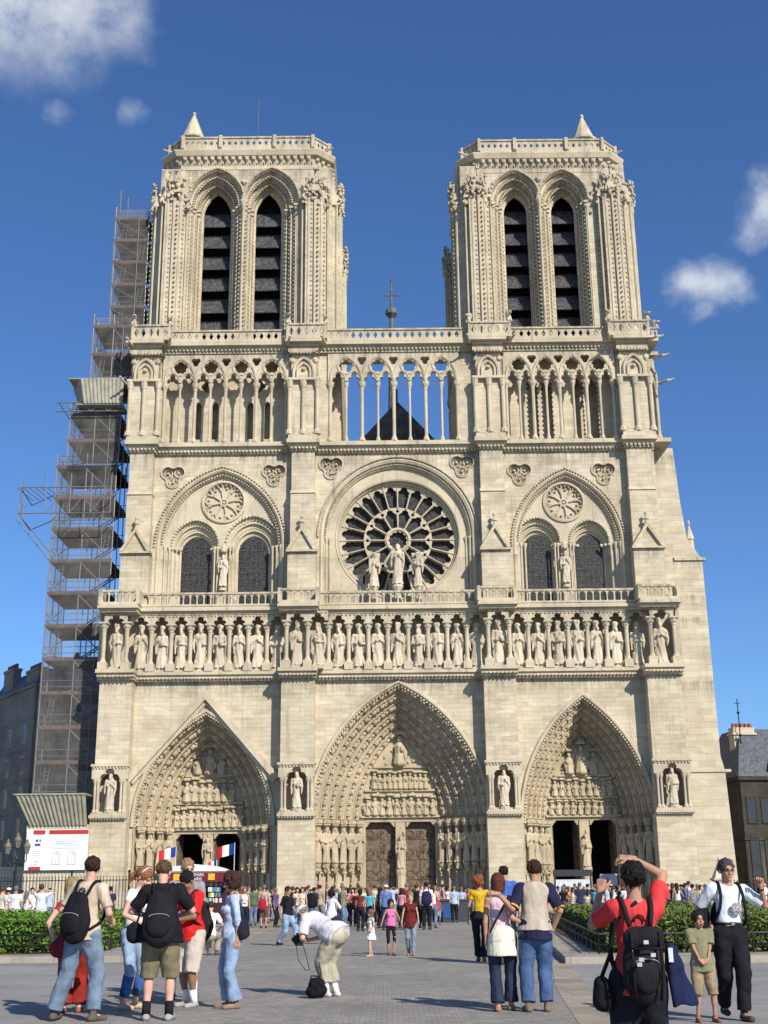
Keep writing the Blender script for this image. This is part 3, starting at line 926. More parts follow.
# great rose
def rose():
    cx, cz, rr = 1.12, 29.0, 4.72
    m = MB(); rings = []
    for t, y in ((0, YW - .04), (.1, YW - .1), (.3, YW), (.35, YW + .25), (.6, YW + .3), (.65, YW + .55)):
        rings.append([(x, y, z) for x, z in arch(cx, 6.35 - t, 23.2, 29.1, 35.7 - t, 18)])
    m.loft(rings, flip=True)
    Y2 = YW + .55
    m.slab(arch(cx, 5.75, 23.2, 29.1, 35.1, 18), [circle(cx, cz, 5.15, 48)], Y2, Y2 + .2)
    rr_ = []
    for r, y in ((5.15, Y2), (5.1, Y2 - .06), (4.98, Y2), (4.96, Y2 + .3), (4.86, Y2 + .25), (4.8, Y2 + .35), (4.74, Y2 + .75)):
        rr_.append([(x, y, z) for x, z in circle(cx, cz, r, 48)][::-1])
    m.loft(rr_, closed=True, flip=True)
    root = m.build('rose_window', M_CARV, CATH)
    v = MB()
    for x, z in arch(cx, 6.5, 29.1, 29.1, 35.85, 56)[1:-1]: v.blob(x, YW - .1, z, .115, .1, .115, .35)
    for x, z in arch(cx, 5.9, 29.1, 29.1, 35.25, 56)[1:-1]: v.blob(x, YW + .2, z, .09, .1, .09, .35)
    for e in (-1, 1):
        for q in range(3):
            v.lathe(cx + e * (6.15 - q * .3), YW + .1 + q * .2, [(.12, 23.2), (.08, 23.5), (.08, 28.5), (.17, 28.9), (.18, 29.05)], 7)
    v.build('arch_carving', M_CARV, root)
    g = MB(); g.slab(circle(cx, cz, 4.85, 40), [], Y2 + .95, Y2 + 1.0)
    g.build('rose_glass', M_GLASS, root)
    # tracery plate: 24 outer lights, 12 inner lights, hub
    holes = []
    def petal(a, r0, r1, w0, w1, cusps=True):
        P = []
        ca, sa = math.cos(a), math.sin(a)
        for s_, r in ((-1, r0), (-1, r1)): P.append((r, s_ * (w0 if r == r0 else w1)))
        nseg = 9
        if cusps:
            for (dr, dw, q, t0, t1) in ((0, -.5, .55, -140, -15), (.62, 0, .62, -60, 60), (0, .5, .55, 15, 140)):
                for j in range(5):
                    t = R(t0 + (t1 - t0) * j / 4)
                    P.append((r1 + w1 * (dr + q * math.cos(t)), w1 * (dw + q * math.sin(t))))
        P.append((r1, w1)); P.append((r0, w0))
        return [(cx + r * ca - w * sa, cz + r * sa + w * ca) for r, w in P]
    m = MB()
    for k in range(24): holes.append(petal(2 * math.pi * (k + .5) / 24, 2.80, 4.08, .30, .455))
    for k in range(12): holes.append(petal(2 * math.pi * (k + .5) / 12, 1.08, 2.10, .23, .46))
    holes.append(foil(cx, cz, .78, 12, 0, 4, .2))
    # spandrel lights between the two rings
    for k in range(12):
        a = 2 * math.pi * k / 12
        holes.append([(cx + r * math.cos(a + d), cz + r * math.sin(a + d)) for r, d in ((2.32, 0), (2.5, -.065), (2.68, 0), (2.5, .065))])
    m.slab(circle(cx, cz, 4.78, 72), holes, Y2 + .55, Y2 + .8)
    for k in range(24):
        a = 2 * math.pi * k / 24
        m.tube([(cx + r * math.cos(a), Y2 + .52, cz + r * math.sin(a)) for r in (2.78, 4.5)], .055, 6)
        m.blob(cx + 2.78 * math.cos(a), Y2 + .52, cz + 2.78 * math.sin(a), .08)
        b = a + math.pi / 24
        m.blob(cx + 4.66 * math.cos(a), Y2 + .5, cz + 4.66 * math.sin(a), .1, .08, .1)
    for k in range(12):
        a = 2 * math.pi * k / 12
        m.tube([(cx + r * math.cos(a), Y2 + .52, cz + r * math.sin(a)) for r in (1.0, 2.35)], .055, 6)
        m.blob(cx + 1.05 * math.cos(a), Y2 + .52, cz + 1.05 * math.sin(a), .08)
    m.tube([(x, Y2 + .52, z) for x, z in circle(cx, cz, .92, 28)], .1, 6, closed=True)
    m.build('tracery', M_CARV, root)
    # virgin between two angels on the terrace
    for dx, h, z in ((-.1, 3.5, 24.2), (-1.95, 3.0, 24.0), (1.55, 3.0, 24.0)):
        o = put_statue(NICHE[0] if dx == -.1 else NICHE[1], cx + dx, 94.55, z + .6, root, 'virgin_statue' if dx == -.1 else 'angel_statue', R(25 if dx < -1 else -25 if dx > 1 else 0))
        o.scale = (h / 2.75,) * 3
    for dx, w in ((-.1, .35), (-1.95, .28), (1.55, .28)):
        p = MB(); p.lathe(cx + dx, 94.55, [(w * 1.2, 23), (w, 23.3), (w * .8, 24.3), (w * 1.3, 24.62), (w * 1.2, 24.8)], 8); p.build('statue_pedestal', M_PALE, root)
    for dx, s_ in ((-1.95, 1), (1.55, -1)):     # angel wings
        p = MB()
        p.hexa([(cx + dx - .25, 94.8, 26.1), (cx + dx + .25, 94.8, 26.1), (cx + dx + .25, 94.9, 26.1), (cx + dx - .25, 94.9, 26.1)],
               [(cx + dx - .5, 94.8, 27.5), (cx + dx + .5, 94.8, 27.5), (cx + dx + .45, 94.9, 27.5), (cx + dx - .45, 94.9, 27.5)])
        p.build('angel_wings', M_PALE, root)
rose()

# piers of the rose storey
UPP = [(-21.3, -18.45), (-8.0, -5.2), (7.45, 10.25), (19.55, 22.55)]
def pier2(k, x0, x1):
    a, b = x0 + .28, x1 - .28
    c = (a + b) / 2
    m = MB()
    m.box(x0 + .55 if False else a, b, 93.75, YW + .1, 22.9, 27.5)
    m.slab([(a + .12, 27.5), (b - .12, 27.5), (c, 29.2)], [], 93.72, 94.4)
    m.slab([(a - .14, 27.5), (a + .16, 27.5), (c, 29.15), (b - .16, 27.5), (b + .14, 27.5), (c, 29.55)], [], 93.5, 94.42)
    m.box(a - .12, b + .12, 93.5, 94.45, 27.38, 27.52)
    m.box(a + .14, b - .14, 94.25, YW + .1, 27.4, 32.55)
    m.hexa([(a + .1, 94.15, 32.5), (b - .1, 94.15, 32.5), (b - .1, YW + .1, 32.5), (a + .1, YW + .1, 32.5)], [(a + .1, 94.5, 32.8), (b - .1, 94.5, 32.8), (b - .1, YW + .1, 32.8), (a + .1, YW + .1, 32.8)])
    m.box(a + .18, b - .18, 94.45, YW + .1, 32.7, 36.2)
    for t in (0, .33, .66):
        for s_ in (-1, 1): m.blob(c + s_ * (b - c) * (1 - t) , 93.6, 27.55 + t * 1.9, .1, .1, .1, .3)
    root = m.build('upper_buttress', M_WALL, CATH)
    f = MB()
    f.tube([(c, 93.75, 29.4), (c, 93.75, 30.3)], .09, 6)
    f.blob(c, 93.75, 29.9, .26, .2, .14, .3); f.blob(c, 93.75, 30.35, .16, .16, .2, .3)
    f.build('finial', M_CARV, root)
for k, (a, b) in enumerate(UPP): pier2(k, a, b)

def course(mb, z0, z1, y, yp, back, x0=-20.95, x1=22.4, g=0.0):
    mb.box(x0, x1, y, back, z0, z1)
    for a, b in UPP: mb.box(a + .3 - g, b - .3 + g, yp, y + .002, z0 + .0015, z1 - .0015)
m = MB()
course(m, 36.2, 36.5, 95.0, 94.3, 96.9)
course(m, 36.5, 36.75, 94.85, 94.1, 96.9, g=.1)
course(m, 36.75, 37.1, 94.55, 93.8, 106, x0=-21.2, x1=23.8, g=.25)
bumps(m, -20.8, 22.2, 94.9, 36.4, .3, .15)
for a, b in UPP: bumps(m, a + .3, b - .3, 94.2, 36.4, .3, .15)
m.build('string_course', M_CARV, CATH)

# ---------------------------------------------------------------- open arcade under the towers
YG = 94.75
GB = [(-18.3, -8.05, 'blind'), (-4.4, 6.25, 'open'), (10.35, 19.35, 'blind')]
colh = 5.3
def colmesh(name, r):
    mb = MB()
    mb.lathe(0, 0, [(r * 1.9, 0), (r * 1.9, .18), (r * 1.3, .35), (r, .45), (r, colh - .75), (r * 1.25, colh - .7), (r * 1.1, colh - .6), (r * 2.1, colh - .2), (r * 2.3, colh)], 8)
    for k in range(6): mb.blob(r * 1.5 * math.cos(k * 1.05), r * 1.5 * math.sin(k * 1.05), colh - .3, r * .6, r * .6, r * .8)
    me = mb.mesh(name); me.materials.append(M_CARV); return me
C_THICK = colmesh('arcade_column', .145); C_THIN = colmesh('arcade_column', .1)
def arcade(x0, x1, kind):
    n = 4; w = (x1 - x0) / n; zc = 37.1 + colh
    mb = MB()
    P = [(x0 - .2, zc), (x0 - .2, 45.05), (x1 + .2, 45.05), (x1 + .2, zc)]
    for k in range(2 * n - 1, -1, -1):
        c = x0 + (k + .5) * w / 2
        P += [(c + w / 4 - .12, zc)] + foil_arch(c, w / 4 - .13, zc + .02, .85)[::-1] + [(c - w / 4 + .12, zc)]
    H = []
    for k in range(n):
        c = x0 + (k + .5) * w
        H.append(foil(c, zc + 1.42, .62, 5, math.pi / 2, 6, .42))
        for e in (-1, 1):
            pass
    for k in range(n + 1):
        c = x0 + k * w
        if 0 < k < n:
            H.append(foil(c, zc + 1.95, .42, 3, -math.pi / 2, 6, .52))
    mb.slab(P, H, YG - .18, YG + .18)
    for k in range(n):
        c = x0 + (k + .5) * w
        mb.tube([(x, YG - .2, z) for x, z in arch(c, w / 2 - .02, zc, zc + .2, zc + 2.3, 9)[1:-1]], .11, 5)
        mb.tube([(x, YG - .2, z) for x, z in circle(c, zc + 1.42, .72, 16)], .07, 5, closed=True)
        for q in range(2):
            cc = c + (q - .5) * w / 2
            mb.tube([(x, YG - .2, z) for x, z in arch(cc, w / 4 - .03, zc, zc + .1, zc + .98, 6)[1:-1]], .06, 5)
        for x, z in foil(c, zc + 1.42, .6, 5, math.pi / 2, 1, .42): mb.blob(x, YG - .16, z, .09, .09, .09, .3)
    for k in range(2 * n + 1): mb.blob(x0 + k * w / 2, YG - .15, zc + .1, .2, .2, .16, .3)
    root = mb.build('arcade_gallery', M_CARV, CATH)
    for k in range(2 * n + 1):
        place('arcade_column', C_THICK if k % 2 == 0 else C_THIN, (x0 + k * w / 2, YG, 37.1), root)
    if kind == 'blind':
        # back wall with twin openings, its own blind arches
        ww = MB(); H = []
        r = x0 > 0
        for c0 in (x0 + (x1 - x0) * .33, x0 + (x1 - x0) * .76):
            for e in (-1, 1):
                if r: H.append(arch(c0 + e * .62, .42, 37.4, 42.2, 43.2, 6))
                else: H.append(arch(c0 + e * .72, .27, 37.9, 40.9, 41.3, 5))
            if not r: H.append(foil(c0, 42.7, .55, 4, 0, 6, .5))
        ww.slab([(x0 - .2, 37.1), (x1 + .2, 37.1), (x1 + .2, 45.2), (x0 - .2, 45.2)], H, YG + 1.3, YG + 1.7)
        ww.build('gallery_back_wall', M_WALL, root)
        dk = MB()
        for h in H:
            if r and len(h) > 10:
                x_ = sum(p[0] for p in h) / len(h)
                for k in range(13):
                    z = 37.6 + k * .42
                    for e in (-1, 1): dk.blob(x_ + e * .4, YG + 1.29, z, .11, .1, .12, .3)
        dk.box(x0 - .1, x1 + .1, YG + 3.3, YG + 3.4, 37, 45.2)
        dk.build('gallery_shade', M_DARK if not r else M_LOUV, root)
for g in GB: arcade(*g)
for a, b in ((-20.9, -18.45), (-7.9, -4.55), (6.4, 10.2), (19.5, 22.2)):
    m = MB(); m.box(a, b, YG - .02, YG + 1.6, 37.1, 45.04); m.build('gallery_wall', M_WALL, CATH)

def pier3(k, x0, x1):
    a, b = x0 + .3, x1 - .3; c = (a + b) / 2
    y = 94.15
    m = MB()
    m.box(a + .05, b - .05, y, 97.2, 37.1, 45.1)
    m.box(a - .12, b + .12, y - .32, y + .001, 37.1, 37.5)
    root = m.build('gallery_pier', M_WALL, CATH)
    f = MB()
    for e in (a - .05, c, b + .05):
        f.lathe(e, y - .12, [(.32, 37.5), (.3, 37.75), (.2, 37.95), (.17, 38), (.17, 41.6), (.22, 41.7), (.3, 42.2), (.34, 42.3)], 8)
        for q in range(5): f.blob(e + .2 * math.cos(q * 1.3), y - .12 + .2 * math.sin(q * 1.3), 42.1, .1, .1, .14, .3)
    for e in (a - .05, b + .05):
        for q in range(14): f.blob(e, y + .3, 42.2 + q * .2, .1, .12, .08, .4)
    f.box(a - .3, b + .3, y - .4, y + .2, 42.3, 42.5)
    f.tube([(x, y - .12, z) for x, z in arch(c, .85, 42.5, 43.1, 44.4, 7)], .14, 5)
    f.tube([(x, y - .12, z) for x, z in arch(c, .55, 42.5, 43.1, 43.9, 7)], .1, 5)
    f.blob(c, y - .1, 43.4, .2, .2, .2, .3)
    for x, z in ((a + .1, 44.2), (b - .1, 44.2)): f.blob(x, y - .05, z, .25, .15, .3, .4)
    f.box(a - .2, b + .2, y - .35, y + .3, 44.85, 45.15)
    bumps(f, a - .1, b + .1, y - .35, 44.75, .26, .13)
    f.build('pier_shafts', M_CARV, root)
for k, (a, b) in enumerate(UPP): pier3(k, a, b)

m = MB()
course(m, 45.05, 45.35, 94.45, 93.9, 97.0, g=.05)
course(m, 45.35, 45.6, 94.3, 93.7, 97.0, g=.2)
course(m, 45.6, 45.85, 93.95, 93.3, 95.9, x0=-21.2, x1=23.3, g=.45)
bumps(m, -20.8, 22.0, 94.35, 45.3, .32, .13)
m.build('gallery_cornice', M_CARV, CATH)

# pierced balustrade of quatrefoils
def pierced(mb, x0, x1, y, z0, z1, step=.62, hk=.30):
    n = max(2, round((x1 - x0) / step)); w = (x1 - x0) / n; zc = (z0 + z1) / 2; H = []
    hh = (z1 - z0) * hk
    for k in range(n):
        c = x0 + (k + .5) * w
        H.append([(c, zc - hh), (c + w * .3, zc), (c, zc + hh), (c - w * .3, zc)])
    mb.slab([(x0, z0), (x1, z0), (x1, z1), (x0, z1)], H, y, y + .16)
    mb.box(x0 - .02, x1 + .02, y - .1, y + .24, z1 - .12, z1 + .03)
    mb.box(x0 - .02, x1 + .02, y - .06, y + .22, z0 - .02, z0 + .1)
m = MB()
PS = [(-20.95, -17.9), (-7.95, -4.75), (7.35, 10.7), (19.1, 22.35)]
for a, b in PS:
    pierced(m, a, b, 93.35, 45.87, 47.2)
    for e in (a, b):
        m.box(e - .12, e + .12, 93.3, 95.6, 45.86, 47.25)
for a, b in zip(PS, PS[1:]): pierced(m, a[1] + .12, b[0] - .12, 94.0, 45.87, 46.95)
pierced(m, 22.5, 23.3, 94.2, 45.87, 46.9)
bal = m.build('pierced_balustrade', M_CARV, CATH)
# grotesques perched on the corners
def grotesque(x, y, z, s, rz):
    m = MB()
    m.M = np.array(Matrix.Translation((x, y, z)) @ Matrix.Rotation(rz, 4, 'Z') @ Matrix.Scale(s, 4))
    m.blob(0, 0, .35, .22, .3, .38, .3); m.blob(0, -.28, .75, .16, .2, .16, .2); m.blob(0, -.48, .7, .07, .12, .07)
    m.blob(-.12, .15, .8, .05, .25, .3, .3); m.blob(.12, .15, .8, .05, .25, .3, .3)
    m.tube([(-.12, -.15, .3), (-.13, -.3, 0)], .07, 5); m.tube([(.12, -.15, .3), (.13, -.3, 0)], .07, 5)
    return m.build('grotesque', M_CARV, bal, origin=(x, y, z))
for (a, b) in PS:
    for e in (a, b): grotesque(e, 93.6, 47.2, random.uniform(.85, 1.25), R(random.uniform(-40, 40)))
grotesque(23.3, 94.6, 46.9, .9, R(40))
# gargoyle spouts
g = MB()
for x, y, z in [(p, 93.3, 45.5) for ab in PS for p in ab] + [(22.9, 94.2, 44.2), (23.2, 94.4, 42.0), (-21.6, 94.4, 42.5)]:
    sx = random.choice((-1, 1)) * .25 if x < 22 else 1.0
    g.tube([(x, y + .4, z), (x + sx * .6, y - .3, z + .05), (x + sx * 1.1, y - (.75 if x < 22 else .2), z + .15)], .14, 5, r2=.07)
    g.blob(x + sx * 1.1, y - (.75 if x < 22 else .2), z + .16, .13, .15, .12, .3)
g.build('gargoyles', M_CARV, CATH)

# ---------------------------------------------------------------- towers
def tower(x0, x1, zt, ops, name='tower'):
    """ops: list of (outer centre, outer half width, outer apex, inner centre, inner half width, inner apex)"""
    depth = 14.5; y0, y1 = 96.0, 96.0 + depth
    W = x1 - x0
    core = MB(); carv = MB(); lou = []
    cxm = (x0 + x1) / 2
    bw = 2.75
    def face(M, w, openings, det=True, pk=1.0):
        core.M = M; carv.M = M
        hl = [arch(o[0], o[1], 46.2, 60.6, o[2], 12) for o in openings]
        core.slab([(-w / 2, 45.9), (w / 2, 45.9), (w / 2, 64.0), (-w / 2, 64.0)], hl, 0, .4)
        for o in openings:
            funnel(core, o[0], o[1], o[2], -.02, o[3], o[4], o[5], 2.0, 60.6, 46.0, 4 if det else 2, 12, zs1=60.2)
            for x, z in arch(o[0], o[1] + .12, 60.6, 60.6, o[2] + .15, 24): carv.blob(x, -.12, z, .14, .13, .14, .4)
            for fq, yq in ((.33, .4), (.66, 1.05)):
                hh = o[1] + (o[4] - o[1]) * fq; aa = o[2] + (o[5] - o[2]) * fq; cc = o[0] + (o[3] - o[0]) * fq
                for x, z in arch(cc, hh, 60.6 - .4 * fq, 60.6 - .4 * fq, aa, 15): carv.blob(x, yq, z, .13, .14, .13, .4)
            if det:
                for e in (-1, 1):
                    for fq, yq in ((.1, .1), (.38, .55), (.66, 1.1)):
                        hh = o[1] + (o[4] - o[1]) * fq
                        xx = o[0] + (o[3] - o[0]) * fq + e * hh
                        carv.lathe(xx, yq, [(.1, 46), (.1, 59.6)], 6)
                        for q in range(32): carv.blob(xx - e * .17, yq + .12, 46.6 + q * .41, .09, .09, .1, .3)
                        carv.blob(xx, yq, 59.9, .22, .2, .26, .3)
                        carv.box(xx - .2, xx + .2, yq - .2, yq + .2, 60.15, 60.35)
            ll = MB(); ll.M = M
            for q in range(7):
                z = 46.4 + q * 2.15
                a0, a1 = o[3] - o[4] - .1, o[3] + o[4] + .1
                ll.hexa([(a0, 2.1, z), (a1, 2.1, z), (a1, 2.16, z), (a0, 2.16, z)], [(a0, 2.95, z + 1.75), (a1, 2.95, z + 1.75), (a1, 3.01, z + 1.75), (a0, 3.01, z + 1.75)])
                for k in range(9):
                    xx = a0 + (a1 - a0) * (k + .5) / 9
                    ll.hexa([(xx - .07, 2.07, z - .08), (xx + .07, 2.07, z - .08), (xx + .07, 2.11, z - .08), (xx - .07, 2.11, z - .08)], [(xx - .07, 2.9, z + 1.7), (xx + .07, 2.9, z + 1.7), (xx + .07, 2.94, z + 1.7), (xx - .07, 2.94, z + 1.7)])
            lou.append(ll)
        # corner buttresses with shafts and crockets
        for e in (-1, 1):
            xa, xb = e * (w / 2 - .35), e * (w / 2 - bw + .15)
            lo, hi = min(xa, xb), max(xa, xb)
            core.box(lo + .3, hi - .3, -.95 * pk, .1, 45.9, 60.2)
            core.box(lo, hi, -.5 * pk, .1, 45.9, 60.6)
            n = 5 if det else 3
            for k in range(n):
                t = k / (n - 1)
                xx = lo + (hi - lo) * t
                yy = (-.55 - .5 * (1 - abs(2 * t - 1) ** 2)) * pk
                carv.lathe(xx, yy, [(.22, 46), (.2, 46.6), (.11, 46.9), (.11, 60.0), (.2, 60.3)], 6)
                if k < n - 1 and det:
                    for q in range(28): carv.blob(xx + (hi - lo) / (n - 1) * .5, yy - .03, 47 + q * .47, .11, .1, .11, .35)
            if det:
                for q in range(30): carv.blob(hi + .12 if e < 0 else lo - .12, -.3, 46.8 + q * .45, .11, .1, .12, .35)
            # gablets and foliage at the head
            for k in range(3):
                gx = lo + (hi - lo) * (k + .5) / 3; gy = (-1.0 + .25 * abs(k - 1)) * pk; gz = 60.3 + (.7 if k == 1 else 0)
                carv.hexa([(gx - .55, gy - .1, gz), (gx + .55, gy - .1, gz), (gx + .55, gy + .8, gz), (gx - .55, gy + .8, gz)], [(gx - .03, gy, gz + 1.5), (gx + .03, gy, gz + 1.5), (gx + .03, gy + .7, gz + 1.5), (gx - .03, gy + .7, gz + 1.5)])
                carv.tube([(gx, gy, gz + 1.4), (gx, gy, gz + 2.1)], .1, 5)
                for q in range(26): carv.blob(gx + random.uniform(-.6, .6), gy - .12 + random.uniform(-.15, .15), gz - .9 + random.uniform(0, 3.0) * (1 if q % 2 else .7), .15, .14, .2, .5)
                carv.blob(gx, gy, gz + 2.15, .2, .2, .2, .3)
            carv.hexa([(lo, -.5, 60.6), (hi, -.5, 60.6), (hi, 0, 60.6), (lo, 0, 60.6)], [(lo + .6, -.1, 63.6), (hi - .6, -.1, 63.6), (hi - .6, 0, 63.6), (lo + .6, 0, 63.6)])
        # middle pier head
        if len(openings) > 1:
            mx = (openings[0][0] + openings[1][0]) / 2
            carv.lathe(mx, -.1, [(.12, 46), (.12, 59.7), (.25, 60.2), (.28, 60.4)], 7)
            carv.blob(mx, -.15, 60.5, .4, .25, .3, .3); carv.blob(mx, -.1, 62.6, .3, .2, .3, .4)
            for q in range(30):
                for dx in (-.26, .26): carv.blob(mx + dx, -.12, 46.8 + q * .41, .09, .09, .1, .3)
    def mat(cx, cy, ang):
        return np.array(Matrix.Translation((cx, cy, 0)) @ Matrix.Rotation(ang, 4, 'Z'))
    fo = [(o[0] - cxm, o[1], o[2], o[3] - cxm, o[4], o[5]) for o in ops]
    face(mat(cxm, y0, 0), W, fo)
    cy = (y0 + y1) / 2
    so = [(-2.6, 2.35, ops[0][2], -2.6, 1.2, ops[0][5]), (2.6, 2.35, ops[0][2], 2.6, 1.2, ops[0][5])]
    face(mat(x1 - .012, cy, R(90)), depth - .03, so, True, .75)
    face(mat(x0 + .012, cy, R(-90)), depth - .03, so, True, .75)
    face(mat(cxm, y1, R(180)), W, [(-o[0], o[1], o[2], -o[3], o[4], o[5]) for o in fo][::-1], False)
    core.M = None; carv.M = None
    # top: cornice, corbels, octagonal parapet
    zc = zt - 3.5
    def ring(e, ch, z):
        a0, a1, b0, b1 = x0 + .45 - e, x1 - .45 + e, y0 + .1 - e, y1 + e
        return [(a0 + ch, b0, z), (a1 - ch, b0, z), (a1, b0 + ch, z), (a1, b1 - ch, z), (a1 - ch, b1, z), (a0 + ch, b1, z), (a0, b1 - ch, z), (a0, b0 + ch, z)]
    ch = 1.45
    prof = [(.04, zc), (.14, zc + .05), (.14, zc + .4), (.25, zc + 1.25), (.55, zc + 1.3), (.7, zc + 1.75), (.7, zc + 1.85), (.15, zc + 2.1), (.15, zc + 2.3)]
    rings = [ring(e, ch, z) for e, z in prof]
    carv.loft(rings, closed=True)
    carv.add(ring(.15, ch, zc + 2.3), [tuple(range(8))])
    def edge(ringpts, fn):
        for i in range(8):
            a, b = Vector(ringpts[i]), Vector(ringpts[(i + 1) % 8])
            L = (b - a).length; d = (b - a).normalized()
            Mx = Matrix(((d.x, -d.y, 0, a.x), (d.y, d.x, 0, a.y), (0, 0, 1, 0), (0, 0, 0, 1)))
            carv.M = np.array(Mx); fn(L); carv.M = None
    def corb(L):
        n = max(2, int(L / .62))
        for k in range(n):
            x = L * (k + .5) / n
            carv.hexa([(x - .12, -.05, zc + .45), (x + .12, -.05, zc + .45), (x + .12, .2, zc + .45), (x - .12, .2, zc + .45)], [(x - .2, -.42, zc + 1.25), (x + .2, -.42, zc + 1.25), (x + .2, .2, zc + 1.25), (x - .2, .2, zc + 1.25)])
            carv.blob(x, -.35, zc + 1.0, .17, .14, .2, .4)
            carv.blob(x + L / n / 2, -.12, zc + .7, .1, .1, .2, .3)
    edge(ring(.1, ch, 0), corb)
    edge(ring(.05, ch, 0), lambda L: pierced(carv, .05, L - .05, 0, zc + 2.3, zt, .55, .2))
    for p in ring(.1, ch, 0): carv.lathe(p[0], p[1], [(.2, zc + 2.3), (.2, zt + .1)], 6)
    for f_ in (.33, .67):
        x = x0 + .5 + (x1 - x0 - 1) * f_
        carv.box(x - .15, x + .15, y0 - .2, y0 + .3, zc + 2.1, zt + .1); carv.blob(x, y0 - .35, zc + 2.2, .2, .3, .2)
    for sx, xx in ((-1, x0 + 1.1), (1, x1 - 1.1)):
        carv.tube([(xx, y0 + 1, zc + 2.4), (xx + sx * 1.15, y0 + .3, zc + 2.45)], .14, 5, r2=.08)
    root = core.build(name, M_WALL, CATH)
    # roof slab and hidden inner faces
    r = MB(); r.box(x0 + 2.2, x1 - 2.2, y0 + 2, y1 - 2, zc + 2.31, zc + 2.5); r.build('tower_roof', M_LEAD, root)
    carv.build('tower_carving', M_CARV, root)
    for ll in lou: ll.build('belfry_louvre', M_LOUV, root)
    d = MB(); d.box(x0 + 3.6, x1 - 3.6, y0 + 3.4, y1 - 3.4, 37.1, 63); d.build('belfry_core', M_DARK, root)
    b = MB(); b.box(x0 - .75, x1 + .75, y0 + 1.2, y1 + .2, 37.1, 45.97); b.build('tower_base', M_WALL, root)
    return root
TL = tower(-19.75, -4.35, 67.3, [(-14.72, 2.42, 63.85, -14.85, 1.22, 62.5), (-9.8, 2.4, 63.85, -10.2, 1.15, 62.5)])
TR = tower(7.15, 21.95, 66.7, [(12.02, 2.12, 63.35, 12.2, 1.02, 61.9), (16.3, 2.12, 63.35, 16.5, 1.02, 61.9)])
def turret(x, y, z, zt, parent):
    m = MB()
    m.lathe(x, y, [(1.15, z - 1), (1.15, z + 1.75), (1.32, z + 1.85), (1.32, z + 2.05), (1.1, z + 2.15), (.8, z + 2.9), (.3, zt - .8), (.12, zt - .35), (.2, zt - .2), (.1, zt)], 10)
    m.build('stair_turret', M_CARV, parent)
turret(-17.4, 98.2, 66.4, 71.5, TL); turret(18.9, 98.2, 65.8, 70.8, TR)
m = MB(); m.tube([(-11.6, 100, 66), (-11.6, 100, 74.1)], .04, 5); m.build('lightning_rod', M_LEAD, TL)
m = MB()
for k in range(9): m.tube([(8.5 + k * 1.1, 97.2, 66), (8.5 + k * 1.1, 97.2, 67.9 if k % 2 else 67.5)], .03, 4)
m.tube([(8.0, 97.2, 67.4), (17.5, 97.2, 67.4)], .025, 4)
m.build('roof_railing', M_LEAD, TR)

# ---------------------------------------------------------------- flanks, body, roof and spire behind
m = MB()
m.slab([(20, -.5), (26.6, -.5), (26.3, 10.2), (26.05, 11.3), (26.0, 27.2), (25.75, 27.6), (24.9, 29.0), (24.6, 32.2), (24.35, 36.9), (20, 36.9)], [], 96.6, 104)
m.box(23.7, 26.25, 96.45, 97, 27.1, 27.35); m.box(20, 26.75, 96.5, 104.1, 10.1, 10.3)
m.box(22.0, 23.15, 95.6, 104, 36.9, 45.6)
m.build('tower_flank', M_SIDE, CATH)
m = MB()
m.slab([(-19.3, -.5), (-22.0, -.5), (-21.9, 10.2), (-20.9, 36.9), (-19.3, 36.9)], [], 96.6, 104)
m.box(-20.9, -20.0, 95.6, 104, 36.9, 45.6)
m.build('tower_flank', M_SIDE, CATH)
m = MB()
for z in (38.0,):
    for x in (22.55, 23.1): m.lathe(x, 95.45, [(.26, 37.1), (.24, 37.5), (.13, 37.8), (.13, 41.8), (.28, 42.3), (.3, 42.45)], 8)
m.box(22.0, 23.5, 95.3, 96, 44.9, 45.2); m.tube([(x, 95.5, z_) for x, z_ in arch(22.83, .4, 42.4, 42.9, 43.9, 6)], .1, 5)
m.build('flank_shafts', M_CARV, CATH)
m = MB()
m.lathe(25.35, 97.4, [(.35, 28.2), (.3, 29.0), (.4, 29.1), (.06, 30.3), (.14, 30.5), (.03, 30.8)], 8)
m.build('flank_pinnacle', M_CARV, CATH)
m = MB()
m.box(-19.5, 20.5, 104, 175, -.5, 30)
m.box(-5.8, 7.8, 103.5, 112, 30, 37.3)
m.box(-6, 8, 112, 170, 30, 40)
m.build('nave_body', M_SIDE, CATH)
m = MB()
m.slab([(-9.1, 36), (12, 36), (1.4, 47.8)], [], 112, 170)
m.tube([(1.4, 111.9, 47.5), (1.4, 111.9, 49.0)], .1, 5)
m.build('nave_roof', M_LEAD, CATH)
m = MB()
m.lathe(1.3, 150, [(.7, 45), (.6, 62), (.35, 73), (.3, 75.6), (.85, 76.2), (.75, 76.9), (.25, 77.3), (.18, 78.2), (.1, 81.2)], 8)
m.box(.35, 2.25, 149.9, 150.1, 79.0, 79.2); m.blob(1.3, 150, 81.3, .22, .22, .25)
m.build('spire', M_LEAD, CATH)
# small iron railing and cross on the terrace between the towers
m = MB()
for k in range(26): m.tube([(-3.6 + k * .39, 97.5, 45.8), (-3.6 + k * .39, 97.5, 48.6)], .018, 3)
for z in (46.8, 47.7, 48.6): m.tube([(-3.7, 97.5, z), (6.4, 97.5, z)], .018, 3)
m.build('terrace_railing', M_LEAD, CATH)
